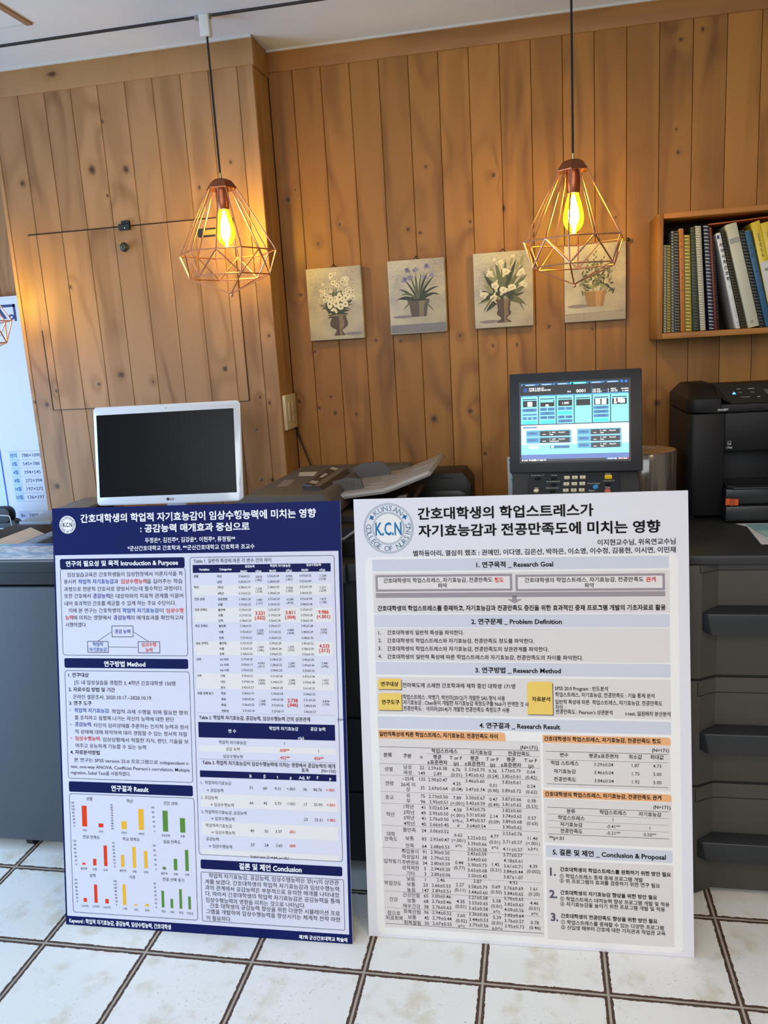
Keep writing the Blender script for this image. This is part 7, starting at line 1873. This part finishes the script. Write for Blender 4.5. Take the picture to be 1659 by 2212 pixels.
# sheets on the paper deck
w = MB()
w.prism([(0.556, 2.440), (0.578, 2.405), (0.566, 2.20), (0.87, 2.20), (0.87, 2.44)], 1.0004, 1.0012, 'z')
tag(w.build('paper_sheet', mat('sheet_plain', 'd8d8dc', 0.5)), 'white paper sheet lying on the paper deck, under the teal leaflet', 'paper')
w = MB()
w.prism([(0.580, 2.425), (0.84, 2.425), (0.84, 2.27), (0.600, 2.27), (0.586, 2.345)], 1.0016, 1.0022, 'z')
w.prism([(0.588, 2.345), (0.84, 2.345), (0.84, 2.275), (0.602, 2.275)], 1.0023, 1.0024, 'z', 1)
tag(w.build('leaflet', [mat('leaflet_teal', '7fb0bc', 0.35), mat('leaflet_pale', 'a9d0c8', 0.35)]), 'teal printed leaflet lying on the white sheet on the paper deck', 'leaflet')

# roll of clear film behind the console
t = thing('film_roll', 'upright roll of clear packing film between touch screen and inkjet printer', 'film roll', (0.313, 2.572, 1.0005))
film = bpy.data.materials.new('wound_film')
k = NT(film)
tc = k.t.nodes.new('ShaderNodeTexCoord').outputs['Object']
st = k.noise(k.vmath('MULTIPLY', tc, (60, 60, 2.5)), 1.0, 2.0)
k.put(k.b.inputs['Base Color'], k.mix(k.ramp(st, 0.35, 0.65), lin('4a4138'), lin('75695a')))
k.b.inputs['Roughness'].default_value = 0.16
k.b.inputs['Coat Weight'].default_value = 0.6
w = MB()
w.lathe([(0.040, 0.0), (0.096, 0.0), (0.098, 0.003), (0.098, 0.204), (0.096, 0.207), (0.040, 0.207)], n=48)
w.build('film', film, t, smooth=True)
w = MB()
n = 40
w.lathe([(0.040, 0.2075), (0.094, 0.2075), (0.094, 0.2085), (0.040, 0.2085)], n=n)
w.build('cardboard_disc', mat('cardboard', '937656', 0.7), t)
w = MB()
r = random.Random(3)
for i in range(26):
    a, d = r.uniform(0, 2 * PI), 0.042 * math.sqrt(r.random())
    p = Vector((d * math.cos(a), d * math.sin(a), 0.210 + r.uniform(0, .005)))
    q = [p + Vector((r.uniform(-.012, .012), r.uniform(-.012, .012), r.uniform(-.001, .004))) for _ in range(3)]
    w.add([tuple(p)] + [tuple(v) for v in q], [(0, 1, 2), (0, 2, 3)])
w.build('loose_wrap', mat('crinkled_wrap', 'a8a8b0', 0.1, spec=0.9), t)

# blue patterned pack behind the console
t = thing('paper_pack', 'white and blue triangle-patterned pack standing behind the touch screen', 'paper pack', (-0.05, 2.75, 1.0005))
w = MB()
w.box(-0.061, 0.13, 0, 0.03, 0, 0.170)
w.build('pack', mat('pack_white', 'c9d2d6', 0.5), t, bevel=0.001)
w = MB()
g = lambda *p: w.add([(a, -0.0004, b) for a, b in p[:-1]], [tuple(range(len(p) - 1))], p[-1])
g((-0.058, 0.165), (-0.040, 0.165), (-0.049, 0.150), 0)
g((-0.057, 0.148), (-0.038, 0.150), (-0.038, 0.118), (-0.052, 0.130), 1)
g((-0.055, 0.128), (-0.040, 0.135), (-0.030, 0.108), (-0.045, 0.105), 2)
g((-0.052, 0.100), (-0.030, 0.105), (-0.046, 0.075), 1)
g((-0.020, 0.160), (0.06, 0.165), (0.02, 0.11), 2)
g((0.03, 0.10), (0.11, 0.13), (0.09, 0.05), 1)
w.build('printed_pattern', [mat('pack_blue1', '4f7fae', 0.5), mat('pack_blue2', '8fb2cf', 0.5), mat('pack_blue3', '2c4f8c', 0.5)], t)

# ------------------------------------------------------------------ size chart banner and chair in the recess
t = thing('size_chart_banner', 'white hanging banner with a blue frame and paper size table, left of the pier', 'banner', (-2.24, 3.40, 0.80))
X = lambda x: x + 2.24
Z = lambda z: z - 0.80
w = MB()
w.box(X(-2.524), X(-1.945), 0.0, 0.004, 0.03, Z(1.886))
w.build('fabric', mat('banner_white', 'dfe3f2', 0.6), t)
w = MB()
fb = lambda u, v: (X(u), -0.0006, Z(v))


def br(x0, x1, z0, z1, mi):
    w.add([fb(x0, z0), fb(x1, z0), fb(x1, z1), fb(x0, z1)], [(0, 1, 2, 3)], mi)


br(-2.524, -2.516, 0.83, 1.60, 0)
br(-2.50, -2.327, 1.838, 1.850, 1)
br(-2.339, -2.327, 1.775, 1.850, 1)
LET.put(w, 'A', 3, 'F', -2.440, -2.375, 1.812, 0.062, fb, 1)
LET.put(w, 'o', 3, 'F', -2.368, -2.336, 1.800, 0.048, fb, 1)
z0 = 1.180
for i, (a, b) in enumerate((('전지', '788×1090'), ('2절', '545×788'), ('4절', '394×545'), ('8절', '272×394'), ('16절', '197×272'), ('32절', '136×197'))):
    zc = z0 - 0.020 - i * 0.0402
    br(-2.474, -2.429, zc - 0.0195, zc + 0.0195, 2)
    LET.put(w, a, 2, 'C', -2.452, 0, zc, 0.021, lambda u, v: (X(u), -0.0012, Z(v)), 3)
    LET.put(w, b, 0, 'F', -2.408, -2.408 + 0.0125 * len(b), zc, 0.024, lambda u, v: (X(u), -0.0012, Z(v)), 4)
for i in range(7):
    z = z0 - i * 0.0402
    br(-2.474, -1.99, z - 0.0006, z + 0.0006, 5)
br(-2.474, -1.99, 0.8895, 0.8905, 5)
br(-2.474, -2.41, 0.853, 0.888, 6)
LET.put(w, 'Bo', 2, 'C', -2.448, 0, 0.871, 0.021, lambda u, v: (X(u), -0.0012, Z(v)), 4)
LET.put(w, '1000', 0, 'F', -2.412, -2.366, 0.871, 0.024, lambda u, v: (X(u), -0.0012, Z(v)), 4)
w.build('print', [mat('banner_blue', '2c50b4', 0.5), mat('banner_navy', '2c3a78', 0.5), mat('banner_cell', 'c2dcf2', 0.6), mat('banner_ink1', '2f5f9c', 0.5), mat('banner_ink2', '4a5a80', 0.5), mat('banner_rule', '8896a6', 0.5), mat('banner_cell2', 'c9cfe6', 0.6)], t)
w = MB()
w.box(-3.15, -2.527, 3.4055, 3.410, 0.72, 1.84)
tag(w.build('blank_banner', mat('banner_pale_blue', 'cfe2f4', 0.6)), 'plain pale banner hanging at the left edge beside the size chart', 'banner')

t = thing('office_chair', 'black office chair with a white frame, cut by the left edge', 'chair', (-2.42, 3.05, 0))
w = MB()
w.prism(rrect(-0.21, 0.56, 0.205, 0.93, 0.03), -0.02, 0.02, 'y')
w.build('backrest', mat('chair_black', '14161b', 0.5), t, bevel=0.004)
w = MB()
w.prism(rrect(-0.16, 0.915, 0.182, 0.985, 0.03), -0.03, 0.012, 'y')
w.build('headrest', mat('chair_black2', '14161b', 0.5), t, bevel=0.004)
w = MB()
w.tube([(0.15, -0.035, 0.952), (0.178, -0.035, 0.950), (0.184, -0.035, 0.944), (0.187, -0.035, 0.90), (0.165, -0.035, 0.893), (0.10, -0.035, 0.894)], 0.0022, 6)
w.tube([(0.10, -0.035, 0.952), (0.15, -0.035, 0.952)], 0.0022, 6)
w.build('frame', mat('chair_white', 'd3d3d0', 0.4), t)
w = MB()
w.prism(rrect(-0.22, -0.24, 0.22, 0.20, 0.06), 0.44, 0.50, 'z')
w.build('seat', mat('chair_black3', '14161b', 0.6), t, bevel=0.006)
w = MB()
w.lathe([(0.028, 0.08), (0.028, 0.44)], n=16)
w.box(-0.03, 0.03, 0.02, 0.05, 0.40, 0.60)
for i in range(5):
    a = 2 * PI * i / 5 + 0.3
    w.tube([(0, 0, 0.09), (0.25 * math.cos(a), 0.25 * math.sin(a), 0.06)], [0.025, 0.016], 8)
    w.lathe([(0.02, 0.0), (0.025, 0.02), (0.02, 0.05)], (0.25 * math.cos(a), 0.25 * math.sin(a), 0.0), 12)
w.build('base', rubber, t)
